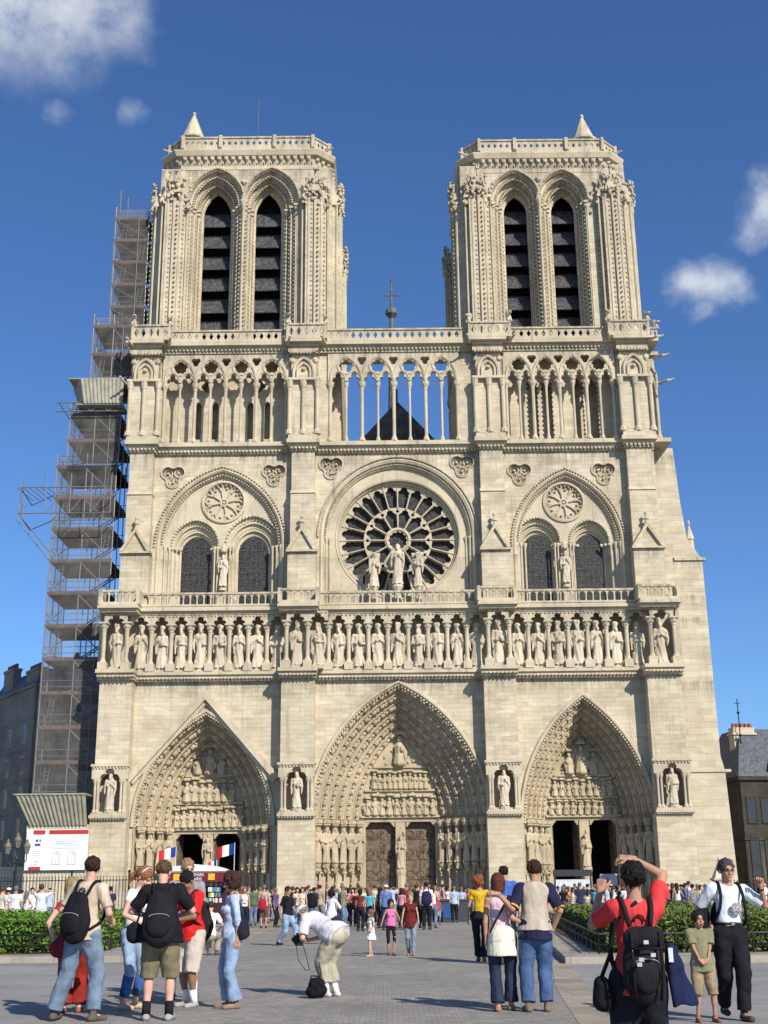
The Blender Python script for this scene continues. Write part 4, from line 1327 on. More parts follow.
# ================================================================== people
def rotm(pitch=0, side=0, twist=0):
    """pitch bends forward (towards -Y), side leans to the person's left (+X), twist turns about the upright axis"""
    return np.array(Matrix.Rotation(R(twist), 3, 'Z') @ Matrix.Rotation(R(side), 3, 'Y') @ Matrix.Rotation(R(pitch), 3, 'X'))
def unit(v):
    v = np.array(v, float); return v / (np.linalg.norm(v) + 1e-9)
def ik(a, t, l1, l2, hint):
    a = np.array(a, float); t = np.array(t, float); d = t - a; L = np.linalg.norm(d)
    mx = (l1 + l2) * .995
    if L > mx: t = a + d / L * mx; d = t - a; L = mx
    if L < abs(l1 - l2) + .02: L = abs(l1 - l2) + .02
    u = d / np.linalg.norm(d); h = np.array(hint, float); h = unit(h - u * (h @ u))
    x = (l1 * l1 - l2 * l2 + L * L) / (2 * L); y = math.sqrt(max(0, l1 * l1 - x * x))
    return a + u * x + h * y, t

def ccone(s, a, b, r1, r2, k, flat=None, cut=0.0):
    """tapered limb of cloth with an open-looking flat end at b"""
    a = np.array(a, float); b = np.array(b, float); rm = max(r1, r2) + k + 2 * s.vox
    q = s._sub(np.minimum(a, b) - rm, np.maximum(a, b) + rm)
    if q is None: return
    sl, X, Y, Z = q
    px, py, pz = X - a[0], Y - a[1], Z - a[2]; d = b - a; L0 = np.linalg.norm(d); u = d / L0
    proj = px * u[0] + py * u[1] + pz * u[2]
    dd = d.copy(); sc = 1
    if flat is not None:
        ax, fac = unit(flat[0]), flat[1]
        m = (px * ax[0] + py * ax[1] + pz * ax[2]) * (1 / fac - 1)
        px = px + m * ax[0]; py = py + m * ax[1]; pz = pz + m * ax[2]; dd = d + ax * (d @ ax) * (1 / fac - 1); sc = fac
    L = float(dd @ dd); t = np.clip((px * dd[0] + py * dd[1] + pz * dd[2]) / L, 0, 1)
    D = np.sqrt((px - t * dd[0]) ** 2 + (py - t * dd[1]) ** 2 + (pz - t * dd[2]) ** 2) - (r1 + (r2 - r1) * t)
    if sc != 1: D = D * (.5 + .5 * sc)
    D = np.maximum(D, proj - L0)
    s._join(sl, D, k, False)

def hand(w, d, n, side, curl, sc, vox=.006):
    """palm, four bent fingers of unequal length and a thumb; w wrist, d pointing direction, n where the palm faces"""
    d = unit(d); n = np.array(n, float); n = unit(n - d * (n @ d)); l = np.cross(d, n) * side   # l points to the thumb
    s = SDF(np.array(w) - .21 * sc, np.array(w) + .21 * sc, vox)
    P = lambda a, b, c: np.array(w) + (d * a + l * b + n * c) * sc
    s.cone(P(-.02, 0, 0), P(.02, 0, 0), .025 * sc, .026 * sc, .01)
    for b in (-.028, -.010, .010, .028):
        s.cone(P(.02, b * .7, 0), P(.085, b, 0), .015 * sc, .0125 * sc, .012)
    for i, (b, ln) in enumerate(((.03, .072), (.0105, .082), (-.0105, .076), (-.03, .06))):
        p = P(.085, b, 0); ang = 0
        for q, f in enumerate((.45, .32, .23)):
            ang += R(curl * (1 + .15 * i) * (.8, 1.0, .8)[q])
            nx = p + (d * math.cos(ang) + n * math.sin(ang)) * ln * f * sc
            s.cone(p, nx, (.0098 - .0008 * q) * sc, (.0092 - .0009 * q) * sc, .002)
            p = nx
    ta = R(38); c_ = R(curl * .5)
    p = P(.02, .022, .004); q = p + (d * math.cos(ta) + l * math.sin(ta)) * .04 * sc
    s.cone(p, q, .015 * sc, .012 * sc, .008)
    q2 = q + (d * math.cos(ta * .6) * math.cos(c_) + l * math.sin(ta * .6) + n * math.sin(c_)) * .032 * sc
    s.cone(q, q2, .0115 * sc, .0105 * sc, .003)
    q3 = q2 + (d * math.cos(c_ * 1.6) + n * math.sin(c_ * 1.6)) * .026 * sc
    s.cone(q2, q3, .0105 * sc, .0085 * sc, .003)
    return s.mesh()

DEF_L = ((.22, -.02, .84), (.6, .7, 0)); DEF_R = ((-.22, -.02, .84), (-.6, .7, 0))
def human(sp):
    h = sp['h']; s = h / 1.75; vox = sp.get('vox', .0095); fem = sp.get('fem', False); kid = sp.get('kid', False)
    far = vox > .015
    hw = sp.get('hw', .155 if fem else .18) * (1 if not kid else .95); hip = .1 if fem else .092
    fat = sp.get('fat', 1.0)
    HZ = sp.get('hip', .93); lean = sp.get('lean', (0, 0, 0)); Rm = rotm(*lean)
    pv = np.array((sp.get('hx', 0), sp.get('hy', 0), HZ))
    U = lambda p: (pv + Rm @ (np.array(p, float) - (0, 0, .93))) * s          # upper body point
    headk = 1.0 if not kid else 1.18
    HM = Rm @ rotm(sp.get('head', (0, 0, 0))[1], sp.get('head', (0, 0, 0))[2] if len(sp.get('head', (0, 0))) > 2 else 0, 0)
    HM = rotm(0, 0, sp.get('head', (0, 0))[0]) @ HM if not sp.get('headfree') else rotm(sp['head'][1], 0, sp['head'][0])
    nb = (U((0, .01, 1.46)) / s); hc = nb + (rotm(lean[0] * .6, lean[1] * .6, 0) @ rotm(sp.get('head', (0, 0))[1] * .4, 0, 0)) @ np.array((0, -.02, .165)) if not sp.get('headfree') else nb + np.array(sp.get('hoff', (0, -.05, .15)))
    Hd = lambda p: (hc + HM @ (np.array(p, float) * headk)) * s
    shL, shR = U((hw, 0, 1.415)) / s, U((-hw, 0, 1.415)) / s
    Lw, Lh = sp.get('L', DEF_L)[:2]; Rw, Rh = sp.get('R', DEF_R)[:2]
    al = .29 if not kid else .25; fl = .25 if not kid else .22
    eL, wL = ik(shL, Lw, al, fl, Lh); eR, wR = ik(shR, Rw, al, fl, Rh)
    (aL, aR) = sp.get('feet', ((.1, 0, .09), (-.1, 0, .09)))
    hL, hR = pv + (rotm(0, 0, lean[2] * .3) @ np.array((hip, 0, -.02))), pv + (rotm(0, 0, lean[2] * .3) @ np.array((-hip, 0, -.02)))
    tl = .43; kL, aL = ik(hL, aL, tl, .41, sp.get('kneeL', (.1, -1, 0))); kR, aR = ik(hR, aR, tl, .41, sp.get('kneeR', (-.1, -1, 0)))
    F = Rm @ np.array((0, 1, 0))
    pts = np.array([Hd((0, 0, .2)) / s, Hd((0, 0, -.15)) / s, wL, wR, eL, eR, aL, aR, kL, kR, shL, shR, hL, hR, (pv)])
    lo = pts.min(0) - .24; hi = pts.max(0) + .24; lo[2] = -.02
    if 'skirt' in sp: lo[:2] -= .1; hi[:2] += .1
    lo, hi = lo * s, hi * s
    A = lambda p: np.array(p) * s
    out = {}
    # ---- body
    b = SDF(lo, hi, vox)
    cz = 1.0
    b.cone(U((0, 0, .95)), U((0, 0, 1.08)), (.125 if not fem else .128) * s * fat, .105 * s * fat, .05 * s, (F, .75))
    b.cone(U((0, 0, 1.08)), U((0, 0, 1.34)), .107 * s * fat, (.135 if not fem else .115) * s, .05 * s, (F, .72))
    b.cone(U((hw - .03, 0, 1.4)), U((-hw + .03, 0, 1.4)), .06 * s, .06 * s, .05 * s)
    b.cone(U((0, .01, 1.42)), Hd((0, .02, -.06)), .058 * s * (1 if not fem else .88), .05 * s * (1 if not fem else .88), .03 * s)
    if fem:
        for e in (-1, 1): b.ell(U((e * .065, -.085, 1.27)), (.055 * s,) * 3, .03 * s)
    for sh, e, w, sd in ((shL, eL, wL, 1), (shR, eR, wR, -1)):
        f_ = .85 if fem else 1.0
        if kid: f_ = .72
        b.cone(A(sh), A(e), .05 * s * f_, .037 * s * f_, .03 * s); b.cone(A(e), A(w), .038 * s * f_, .025 * s * f_, .015 * s)
        b.ell(A(sh) * .62 + A(e) * .38, (.045 * s * f_,) * 3, .03 * s)
    for hp, k, a, sd in ((hL, kL, aL, 1), (hR, kR, aR, -1)):
        f_ = .82 if kid else 1
        b.cone(A(hp), A(k), .088 * s * f_, .055 * s * f_, .03 * s); b.cone(A(k), A(a), .054 * s * f_, .035 * s * f_, .02 * s)
        back = np.array((0, 1, 0)); b.ell(A(k) * .68 + A(a) * .32 + back * .018 * s, (.048 * s * f_, .05 * s * f_, .1 * s), .03 * s)
        ang = R(sp.get('toe', 8)) * sd; fd = np.array((math.sin(ang), -math.cos(ang), 0))
        lift = a[2] - .09
        b.cone(A(a) + (0, 0, -.03 * s), A(a) + fd * .15 * s + (0, 0, -.055 * s), .035 * s, .026 * s, .02 * s)
    # head
    b.ell(Hd((0, .012, .035)), np.array((.075, .093, .088)) * s * headk, .02 * s, HM)
    b.ell(Hd((0, -.022, -.045)), np.array((.056, .066, .07)) * s * headk, .03 * s, HM)
    if not far:
        for e in (-1, 1):
            b.ell(Hd((e * .031, -.093, .0)), np.array((.019, .014, .012)) * s, .008 * s, HM, sub=True)
            b.ell(Hd((e * .078, .012, -.012)), np.array((.01, .019, .03)) * s, .006 * s, HM)
            b.ell(Hd((e * .04, -.07, -.035)), np.array((.018, .014, .014)) * s, .014 * s, HM)
        b.cone(Hd((0, -.083, .012)), Hd((0, -.104, -.032)), .008 * s, .0125 * s, .008 * s)
        for e in (-1, 1): b.ell(Hd((e * .012, -.094, -.035)), (.008 * s,) * 3, .006 * s)
        b.cone(Hd((-.04, -.082, .024)), Hd((.04, -.082, .024)), .009 * s, .009 * s, .012 * s)
        op = .016 if sp.get('yawn') else .004
        b.ell(Hd((0, -.084, -.068)), np.array((.021, .012, .012)) * s, .008 * s, HM)
        b.ell(Hd((0, -.088, -.07)), np.array((.015, .014, op * .9)) * s, .003 * s, HM, sub=True)
        b.ell(Hd((0, -.07, -.1)), np.array((.02, .018, .018)) * s, .015 * s, HM)
    # body parts that clothes cover are kept just inside them
    parts = [b.mesh()]
    for w, e, sd, key in ((wL, eL, 1, 'L'), (wR, eR, -1, 'R')):
        arm = sp.get(key, ())
        d = arm[2] if len(arm) > 2 and arm[2] is not None else unit(w - e)
        n = arm[3] if len(arm) > 3 else (-sd * 1.0, -.15, 0)
        curl = arm[4] if len(arm) > 4 else 22
        parts.append(hand(A(w), d, n, (1 if sd > 0 else -1) * -1, curl, s * (1.0 if not kid else .95) * (.92 if fem else 1), .0065 if not far else .016))
    out['body'] = join_vq(parts)
    # ---- top
    T = dict(sp.get('top', {}))
    if T:
        t = SDF(lo, hi, vox); g = T.get('loose', .018); hem = T.get('hem', .88); sl = T.get('sleeve', .6)
        t.cone(U((0, 0, 1.08)), U((0, 0, 1.34)), (.107 * fat + g) * s, ((.138 if not fem else .118) + g * .8) * s, .05 * s, (F, .76))
        if fem:
            for e in (-1, 1): t.ell(U((e * .065, -.085, 1.27)), (.062 * s,) * 3, .04 * s)
        if sl > 0: t.cone(U((hw - .03, 0, 1.395)), U((-hw + .03, 0, 1.395)), (.068) * s, .068 * s, .05 * s)
        else: t.cone(U((hw - .07, 0, 1.39)), U((-hw + .07, 0, 1.39)), .058 * s, .058 * s, .04 * s)
        hr = (.13 if hem > .94 else .172 if not kid else .15) * fat + g + T.get('flare', 0)
        if hem <= .94:
            ccone(t, U((0, 0, 1.12)), U((0, 0, max(hem, .93))), (.114 * fat + g) * s, hr * s, .05 * s, (F, .84))
            if hem < .92: ccone(t, U((0, 0, .95)), U((0, 0, hem)), hr * .985 * s, (hr + .01) * s, .03 * s, (F, .84))
        else: ccone(t, U((0, 0, 1.1)), U((0, 0, hem)), (.112 * fat + g) * s, hr * s, .05 * s, (F, .78))
        if sl > 0:
            for sh, e, w in ((shL, eL, wL), (shR, eR, wR)):
                q = np.array(e) if sl >= 1 else np.array(sh) + (np.array(e) - sh) * sl
                rr = .058 if not kid else .05
                if fem: rr = .048
                rr = T.get('sr', rr)
                ccone(t, A(sh), A(q), rr * s * 1.08, rr * s * (1.0 if sl < 1 else .85), .03 * s)
                if sl > 1:
                    q2 = np.array(e) + (np.array(w) - e) * (sl - 1)
                    ccone(t, A(e), A(q2), rr * .85 * s, rr * .66 * s, .02 * s)
        t.ell(U((0, -.03, 1.49)) , np.array((.062, .06, .045)) * s * (1.1 if fem else 1), .015 * s, sub=True)
        t.folds(.006 * s if not far else .004, 15 / s, 19 / s, h * 7); t.folds(.002 * s, 31 / s, 26 / s, h * 3)
        out['top'] = t.mesh()
    # ---- bottom
    B = dict(sp.get('bottom', {}))
    if B:
        t = SDF(lo, hi, vox); g = B.get('loose', .016)
        wst = B.get('waist', 1.03)
        ccone(t, U((0, 0, .93)), U((0, 0, wst)), .128 * s * fat + g * s, (.112 * fat + g) * s, .04 * s, (F, .78))
        if B.get('kind', 'trousers') == 'skirt':
            ccone(t, pv * s + (0, 0, .05 * s), (pv + (0, 0, -B['len'])) * s, (.12 + g) * s, (.17 + B.get('flare', .03)) * s, .04 * s, ((0, 1, 0), .85))
        else:
            ln = B.get('len', 1.93); fl_ = B.get('flare', 0)
            for hp, k, a in ((hL, kL, aL), (hR, kR, aR)):
                hp, k, a = map(np.array, (hp, k, a)); f_ = .86 if kid else 1
                if 1 < ln <= 1.3:
                    e_ = k + (a - k) * (ln - 1)
                    ccone(t, A(hp), A(e_), (.09 * f_ + g) * s, (.066 * f_ + g * .75 + fl_) * s, .012 * s)
                elif ln <= 1:
                    ccone(t, A(hp), A(hp + (k - hp) * ln), (.09 * f_ + g) * s, (.06 * f_ + g + fl_) * s, .012 * s)
                else:
                    t.cone(A(hp), A(k), (.09 * f_ + g) * s, (.058 * f_ + g) * s, .035 * s)
                    e_ = k + (a - k) * (ln - 1)
                    ccone(t, A(k), A(e_), (.058 * f_ + g) * s, (.043 * f_ + g + fl_) * s, .02 * s)
            t.ell(U((0, .06, .93)), np.array((.125, .07, .1)) * s, .04 * s)
        t.folds(.007 * s if not far else .004, 13 / s, 17 / s, h * 5); t.folds(.002 * s, 24 / s, 33 / s, h * 3)
        out['bottom'] = t.mesh()
    # ---- shoes
    if sp.get('shoes', True):
        sh = []
        for a, sd in ((aL, 1), (aR, -1)):
            t = SDF(A(a) - .27 * s, A(a) + .27 * s, max(vox, .009))
            ang = R(sp.get('toe', 8)) * sd; fd = np.array((math.sin(ang), -math.cos(ang), 0)); a = np.array(a)
            base = np.array((a[0], a[1], a[2] - .09))
            t.cone(A(base + fd * -.03 + (0, 0, .04)), A(base + fd * .16 + (0, 0, .033)), .043 * s, .04 * s, .02 * s, ((0, 0, 1), .85))
            if not sp.get('sandal'): t.cone(A(base + (0, 0, .05)), A(base + (0, 0, .09)), .045 * s, .043 * s, .02 * s)
            if a[2] < .105: t.half((0, 0, .004), (0, 0, -1))
            sh.append(t.mesh())
        out['shoe1'], out['shoe2'] = sh
    # ---- hair
    hs = sp.get('hair', 'short')
    if hs:
        lo2, hi2 = (hc - .34) * s, (hc + .22) * s
        if hs in ('long', 'pony'): lo2[2] -= .25 * s
        t = SDF(lo2, hi2, max(vox * .85, .007))
        th = sp.get('th', .0095 if hs == 'short' else .018)
        t.ell(Hd((0, .016, .042)), np.array((.078 + th, .094 + th, .086 + th)) * s * headk, .02 * s, HM)
        if hs == 'short' and not far:
            rnd = random.Random(int(h * 100))
            for k in range(80):
                v = unit((rnd.uniform(-1, 1), rnd.uniform(-.9, 1), rnd.uniform(-.35, 1)))
                if v[1] < -.35 and v[2] < .45: continue
                c0 = np.array((0, .016, .042)) + v * np.array((.08 + th * .7, .096 + th * .7, .088 + th * .7))
                dn = np.array((rnd.uniform(-.01, .01), -.012 if v[1] < 0 else .012, -.022))
                t.cone(Hd(c0), Hd(c0 + dn), rnd.uniform(.009, .015) * s, .006 * s, .006 * s)
        if hs == 'curly':
            rnd = random.Random(3)
            for k in range(90):
                v = unit((rnd.uniform(-1, 1), rnd.uniform(-.45, 1), rnd.uniform(-.75, 1)))
                t.ell(Hd(np.array((0, .025, .02)) + v * (.108, .115, .12)), (rnd.uniform(.022, .036) * s,) * 3, .015 * s)
        if hs == 'bob':
            t.cone(Hd((0, .04, .0)), Hd((0, .045, -.09)), .088 * s, .075 * s, .03 * s)
            for e in (-1, 1): t.cone(Hd((e * .075, .0, .02)), Hd((e * .07, .0, -.09)), .028 * s, .02 * s, .02 * s)
        if hs == 'long':
            dn = np.array((0, .07, -.33)); p0 = Hd((0, .05, -.02)); p1 = (hc + np.array((0, 0, 0))) * s + (HM @ np.array((0, .06, -.1)) + np.array((0, .035, -.2))) * s
            t.cone(p0, p1, .085 * s, .05 * s, .03 * s, ((HM @ np.array((0, 1, 0))), .6))
            for e in (-1, 1): t.cone(Hd((e * .07, .0, .03)), Hd((e * .075, .035, -.13)), .028 * s, .022 * s, .02 * s)
        if hs == 'pony':
            t.cone(Hd((0, .1, .03)), Hd((0, .15, -.08)), .03 * s, .035 * s, .02 * s); t.cone(Hd((0, .15, -.08)), Hd((0, .13, -.2)), .035 * s, .012 * s, .02 * s)
        # free the face and neck
        fz = sp.get('fringe', .042)
        t.ell(Hd((0, -.125, -.055 + fz)), np.array((.072, .085, .082)) * s * headk, .012 * s, HM, sub=True)
        t.ell(Hd((0, -.06, -.115)), np.array((.075, .09, .075)) * s * headk, .012 * s, HM, sub=True)
        if hs == 'short':
            t.ell(Hd((0, -.035, -.14)), np.array((.13, .15, .085)) * s * headk, .012 * s, HM, sub=True)
            for e in (-1, 1): t.ell(Hd((e * .1, -.01, -.04)), np.array((.04, .05, .045)) * s, .01 * s, HM, sub=True)
        t.folds((.0025 if hs != 'curly' else .006) * s, 75 / s, 90 / s, 2)
        out['hair'] = t.mesh()
    if sp.get('cap'):
        t = SDF((hc - .26) * s, (hc + .24) * s, max(vox, .008))
        t.ell(Hd((0, .012, .05)), np.array((.098, .114, .092)) * s * headk, .01 * s, HM)
        t.half(Hd((0, 0, .045)), HM @ np.array((0, -.12, -1)))
        if sp['cap'] == 'brim': t.cone(Hd((0, .01, .045)), Hd((0, .01, .05)), .155 * s, .15 * s, .01 * s, (HM @ np.array((0, 0, 1)), .08))
        else: t.cone(Hd((0, -.09, .05)), Hd((0, -.15, .04)), .065 * s, .055 * s, .01 * s, (HM @ np.array((0, 0, 1)), .14))
        out['cap'] = t.mesh()
    J = dict(U=U, Hd=Hd, A=A, eL=eL * s, eR=eR * s, wL=wL * s, wR=wR * s, shL=shL * s, shR=shR * s, aL=np.array(aL) * s, aR=np.array(aR) * s, kL=kL * s, kR=kR * s, s=s, HM=HM, Rm=Rm, pv=pv * s)
    return out, J

SKINS = dict(fair=(.62, .37, .27), tan=(.46, .25, .16), brown=(.30, .155, .095), pink=(.66, .36, .27))
def add_child(root, name, vq, mat, smooth=True):
    me = np_mesh(name, vq, smooth); me.materials.append(mat)
    o = bpy.data.objects.new(name, me); COL.objects.link(o); o.parent = root
    return o
def mb_child(root, name, mb, mat, smooth=False):
    me = mb.mesh(name, smooth=smooth); me.materials.append(mat)
    o = bpy.data.objects.new(name, me); COL.objects.link(o); o.parent = root
    return o
NAMES = {'top': 'shirt', 'bottom': 'trousers', 'shoe1': 'shoe', 'shoe2': 'shoe', 'hair': 'hair', 'cap': 'cap'}
def person(sp, x, y, rz, label, group=None, name='person'):
    parts, J = human(sp)
    root = thing(name, (x, y, 0), label, 'person', group); root.rotation_euler = (0, 0, R(rz))
    add_child(root, 'body', parts['body'], skin(SKINS[sp.get('skin', 'fair')]))
    nm = dict(NAMES); nm.update(sp.get('names', {}))
    for k, c in (('top', 'topc'), ('bottom', 'botc'), ('shoe1', 'shoec'), ('shoe2', 'shoec'), ('hair', 'hairc'), ('cap', 'capc')):
        if k in parts:
            if k == 'hair':
                m = cloth(sp.get(c, (.04, .025, .015)), 'hair')
            else:
                m = cloth(sp.get(c, (.1, .1, .1)), 'denim' if sp.get('denim') and k == 'bottom' else 'cloth')
            add_child(root, nm[k], parts[k], m)
    if sp.get('vox', .0095) < .012 and sp.get('eyes', True):
        m = MB(); s = J['s']
        for e in (-1, 1):
            p = J['Hd']((e * .031, -.0835, .0)); m.blob(*p, .0125 * s, .009 * s, .006 * s)
        mb_child(root, 'eyes', m, plain('eyes', (.02, .015, .012), .2, bstr=0))
        m = MB()
        for e in (-1, 1):
            m.tube([tuple(J['Hd']((e * .012, -.094, .02))), tuple(J['Hd']((e * .03, -.092, .026))), tuple(J['Hd']((e * .05, -.08, .021)))], .0035 * s, 4)
        mb_child(root, 'eyebrows', m, cloth(sp.get('hairc', (.04, .025, .015)), 'hair'))
        m = MB(); p = J['Hd']((0, -.087, -.068))
        m.blob(*J['Hd']((0, -.0865, -.0655)), .021 * s, .006 * s, (.004 if not sp.get('yawn') else .003) * s)
        if not sp.get('yawn'): m.blob(*J['Hd']((0, -.0865, -.0735)), .017 * s, .006 * s, .0045 * s)
        mb_child(root, 'lips', m, plain('lips', (.33, .10, .085), .5, bstr=0))
        if sp.get('yawn'):
            m = MB(); m.blob(*J['Hd']((0, -.088, -.079)), .016 * s, .009 * s, .019 * s); mb_child(root, 'open_mouth', m, plain('mouth', (.03, .008, .008), .5, bstr=0))
    return root, J
def socks(r, J, frac, rad, col):
    for a, k in ((J['aL'], J['kL']), (J['aR'], J['kR'])):
        m = MB(); m.tube([tuple(a + (0, 0, -.03)), tuple(a + (k - a) * frac)], rad, 12); mb_child(r, 'sock', m, cloth(col), True)
def item(name, x, y, rz, label, cat, group=None, z=0.0):
    o = thing(name, (x, y, z), label, cat, group); o.rotation_euler = (0, 0, R(rz)); return o
def backpack(J, x, y, rz, w, h, d, col, label, zt=1.36, pocket=True, strap=True, side=0, off=.0):
    """rucksack hung on a person's back, built in that person's frame"""
    s = J['s']; U = J['U']
    o = item('backpack', x, y, rz, label, 'backpack', 'rucksacks worn in the square')
    c = U((side, .115 + d / 2 + off, zt - h / 2))
    q = SDF(c - (w / 2 + .1) * 1.3 - .15, c + (w / 2 + .1) * 1.3 + .15, .0095)
    M = J['Rm']
    q.ell(c + M @ np.array((0, 0, -.06 * s)), np.array((w / 2 + .02, d / 2 + .025, h / 2 * .86)) * s, .02, M)
    q.cone(U((side, .115 + d / 2 + off, zt - .13)), U((side, .12 + d / 2 + off, zt - h + .12)), w / 2 * s * .86, w / 2 * s * 1.02, .06, (M @ np.array((0, 1, 0)), d / w))
    q.folds(.005, 21, 17, 1)
    fab = cloth(col, 'nylon')
    add_child(o, 'bag', q.mesh(), fab)
    if pocket:
        c2 = U((side, .115 + d + off + .015, zt - h * .66))
        q = SDF(c2 - .22, c2 + .22, .0095)
        q.ell(c2, np.array((w * .4, .05, h * .24)) * s, .02, M)
        q.folds(.003, 25, 17, 1)
        p = add_child(o, 'front_pocket', q.mesh(), fab)
        z = MB(); z.tube([tuple(U((side + w * .33 * math.cos(t), .115 + d + off + .06 - .02 * abs(math.cos(t)), zt - h * .5 + .03 * math.sin(t)))) for t in [k * .45 for k in range(8)]], .004 * s, 4)
        mb_child(o, 'zip', z, plain('zip_grey', (.35, .35, .36), .4, bstr=0))
    if strap:
        m = MB()
        for e in (-1, 1):
            pts = [(side + e * .07, .15 + off, zt - .04), (e * .095, .125, 1.39), (e * .105, .075, 1.475), (e * .115, .0, 1.50), (e * .122, -.08, 1.455), (e * .13, -.15, 1.35), (e * .145, -.165, 1.2), (e * .18, -.08, 1.08), (e * .185, .04, 1.02), (side + e * .13, .13 + off, zt - h + .1)]
            P = [U(p) for p in pts]
            # smooth band
            sm = []
            for i in range(len(P) - 1):
                for t in (0, .5): sm.append(P[i] * (1 - t) + P[i + 1] * t)
            sm.append(P[-1]); sm = [(sm[max(i - 1, 0)] + sm[i] * 2 + sm[min(i + 1, len(sm) - 1)]) / 4 for i in range(len(sm))]
            m.tube([tuple(p) for p in sm], .019 * s, 6)
        m.tube([tuple(U((side + .04 * math.cos(t), .13 + off, zt + .0 + .05 * math.sin(t)))) for t in [k * .52 for k in range(7)]], .008 * s, 5)
        mb_child(o, 'straps', m, fab, True)
    return o
# ================================================================== the people near the camera
JEANS = (.13, .20, .33); LJEANS = (.30, .42, .60); DJEANS = (.03, .055, .12); BLACK = (.012, .012, .015)
TALK = 'people standing in the group at the left'

# 1 tall man, beige t-shirt, seen from behind, legs apart
P1 = (-3.72, 15.75, 180 - 22)
sp = dict(h=1.9, lean=(2, -3, 0), head=(38, 4), top=dict(hem=.86, sleeve=.78, loose=.025), topc=(.56, .46, .34), bottom=dict(loose=.03, flare=.012), botc=(.16, .22, .30), denim=True,
          shoec=(.12, .10, .09), hairc=(.035, .02, .014), skin='pink', feet=((.30, .06, .09), (-.16, -.03, .09)), toe=14,
          L=((.24, -.16, 1.0), (.7, .6, -.2), (-.2, -1, .1), (-1, 0, 0), 45), R=((-.22, -.2, 1.02), (-.6, .8, 0), (.2, -1, .2), (1, 0, 0), 45))
r, J = person(sp, *P1, 'tall man in a beige t-shirt and wide faded jeans standing with his back to us')
backpack(J, *P1, .33, .50, .15, BLACK, 'black teardrop rucksack on the back of the man in the beige t-shirt', 1.36)
m = MB(); m.box(*sum(([a, b] for a, b in zip((J['U']((-.03, .375, 1.06))), (J['U']((.03, .385, 1.08))))), [])) if False else None
# 2 blonde woman half hidden behind him
P2 = (-4.1, 16.9, 180 + 12)
sp = dict(h=1.68, fem=True, lean=(2, 8, 0), head=(0, 10), hair='long', hairc=(.34, .24, .10), top=dict(hem=.95, sleeve=.35), topc=(.30, .03, .03), bottom=dict(loose=.035, flare=.03), botc=(.26, .025, .015),
          shoec=(.30, .10, .05), sandal=True, skin='fair', R=((-.10, -.2, 1.1), (-.6, .6, -.3), None, (1, 0, 0), 40), L=((.28, .05, .92), (.9, .5, 0)))
person(sp, *P2, 'woman with long dark blonde hair in red top and loose red trousers')
o = item('handbag', -4.22, 16.7, 20, 'dark red handbag hanging low beside the woman with long blonde hair', 'bag')
q = SDF((-.25, -.2, .6), (.25, .2, 1.15), .01); q.cone((-.04, 0, .80), (.03, 0, .93), .12, .08, .03, ((0, 1, 0), .5)); q.folds(.006, 30, 26, 1); add_child(o, 'pouch', q.mesh(), cloth((.16, .02, .03)))
m = MB(); m.tube([(.085 * math.cos(t), 0, 1.0 + .16 * math.sin(t)) for t in [k * .35 for k in range(10)]], .012, 6); mb_child(o, 'strap', m, cloth((.45, .22, .16)), True)
# 3 girl in a white top and pale jeans, facing right
P3 = (-3.42, 17.3, 62)
sp = dict(h=1.82, fem=True, lean=(8, 0, 0), head=(12, 26), hair='pony', hairc=(.30, .12, .05), top=dict(hem=.95, sleeve=.4, loose=.012), topc=(.80, .80, .84), bottom=dict(loose=.012, len=1.4), botc=(.27, .36, .50), denim=True,
          shoec=(.58, .44, .28), sandal=True, skin='pink', feet=((.09, .0, .09), (-.09, .05, .09)), L=((.10, -.26, 1.02), (.8, .4, -.4)), R=((-.14, -.24, 1.04), (-.8, .5, -.3)))
r, J = person(sp, *P3, 'young woman with a reddish ponytail in a white top and pale jeans bending her head', TALK)
for a, k in ((J['aL'], J['kL']), (J['aR'], J['kR'])):
    p, q_ = k + (a - k) * .18, k + (a - k) * .8
    m = MB(); m.tube([tuple(p), tuple((p + q_) / 2), tuple(q_)], .074, 12, r2=.066); mb_child(r, 'turned_up_hem', m, cloth((.05, .11, .30), 'denim'), True)
m = MB(); m.tube([tuple(J['Hd']((.1 * math.sin(t), .02 - .02 * math.cos(t), .04 + .1 * math.cos(t)))) for t in [k * .3 - 1.5 for k in range(11)]], .009, 5); mb_child(r, 'hairband', m, cloth((.7, .7, .75)), True)
# 4 man in black with a black rucksack
P4 = (-2.78, 15.75, 180 + 5)
sp = dict(h=1.85, fat=1.2, lean=(5, 0, 0), head=(-14, 12), top=dict(hem=.84, sleeve=.85, loose=.045, sr=.075), topc=BLACK, bottom=dict(loose=.035, len=1.05, flare=.01), botc=(.19, .165, .10),
          shoec=(.35, .35, .34), hairc=(.10, .06, .035), skin='pink', feet=((.13, 0, .09), (-.13, .02, .09)), toe=12,
          L=((.16, -.26, 1.12), (.9, .3, -.3), (-.4, -1, .1), (0, -.3, -1), 40), R=((-.16, -.26, 1.12), (-.9, .3, -.3), (.4, -1, .1), (0, -.3, -1), 40))
r, J = person(sp, *P4, 'man in a wide black t-shirt, khaki shorts and black socks with his back to us', TALK)
socks(r, J, .3, .053, (.015, .015, .017))
backpack(J, *P4, .34, .56, .17, (.014, .014, .018), 'black rucksack with a white dot on the man in black', 1.38, off=.03)
o = item('waist_bag', *P4, 'small black shoulder bag at the left hip of the man in black', 'bag')
q = SDF(J['U']((.3, 0, .93)) - .2, J['U']((.3, 0, .93)) + .2, .01); q.ell(J['U']((.3, .02, .95)), (.10, .08, .13), .02); q.folds(.004, 25, 21, 1); add_child(o, 'pouch', q.mesh(), cloth(BLACK))
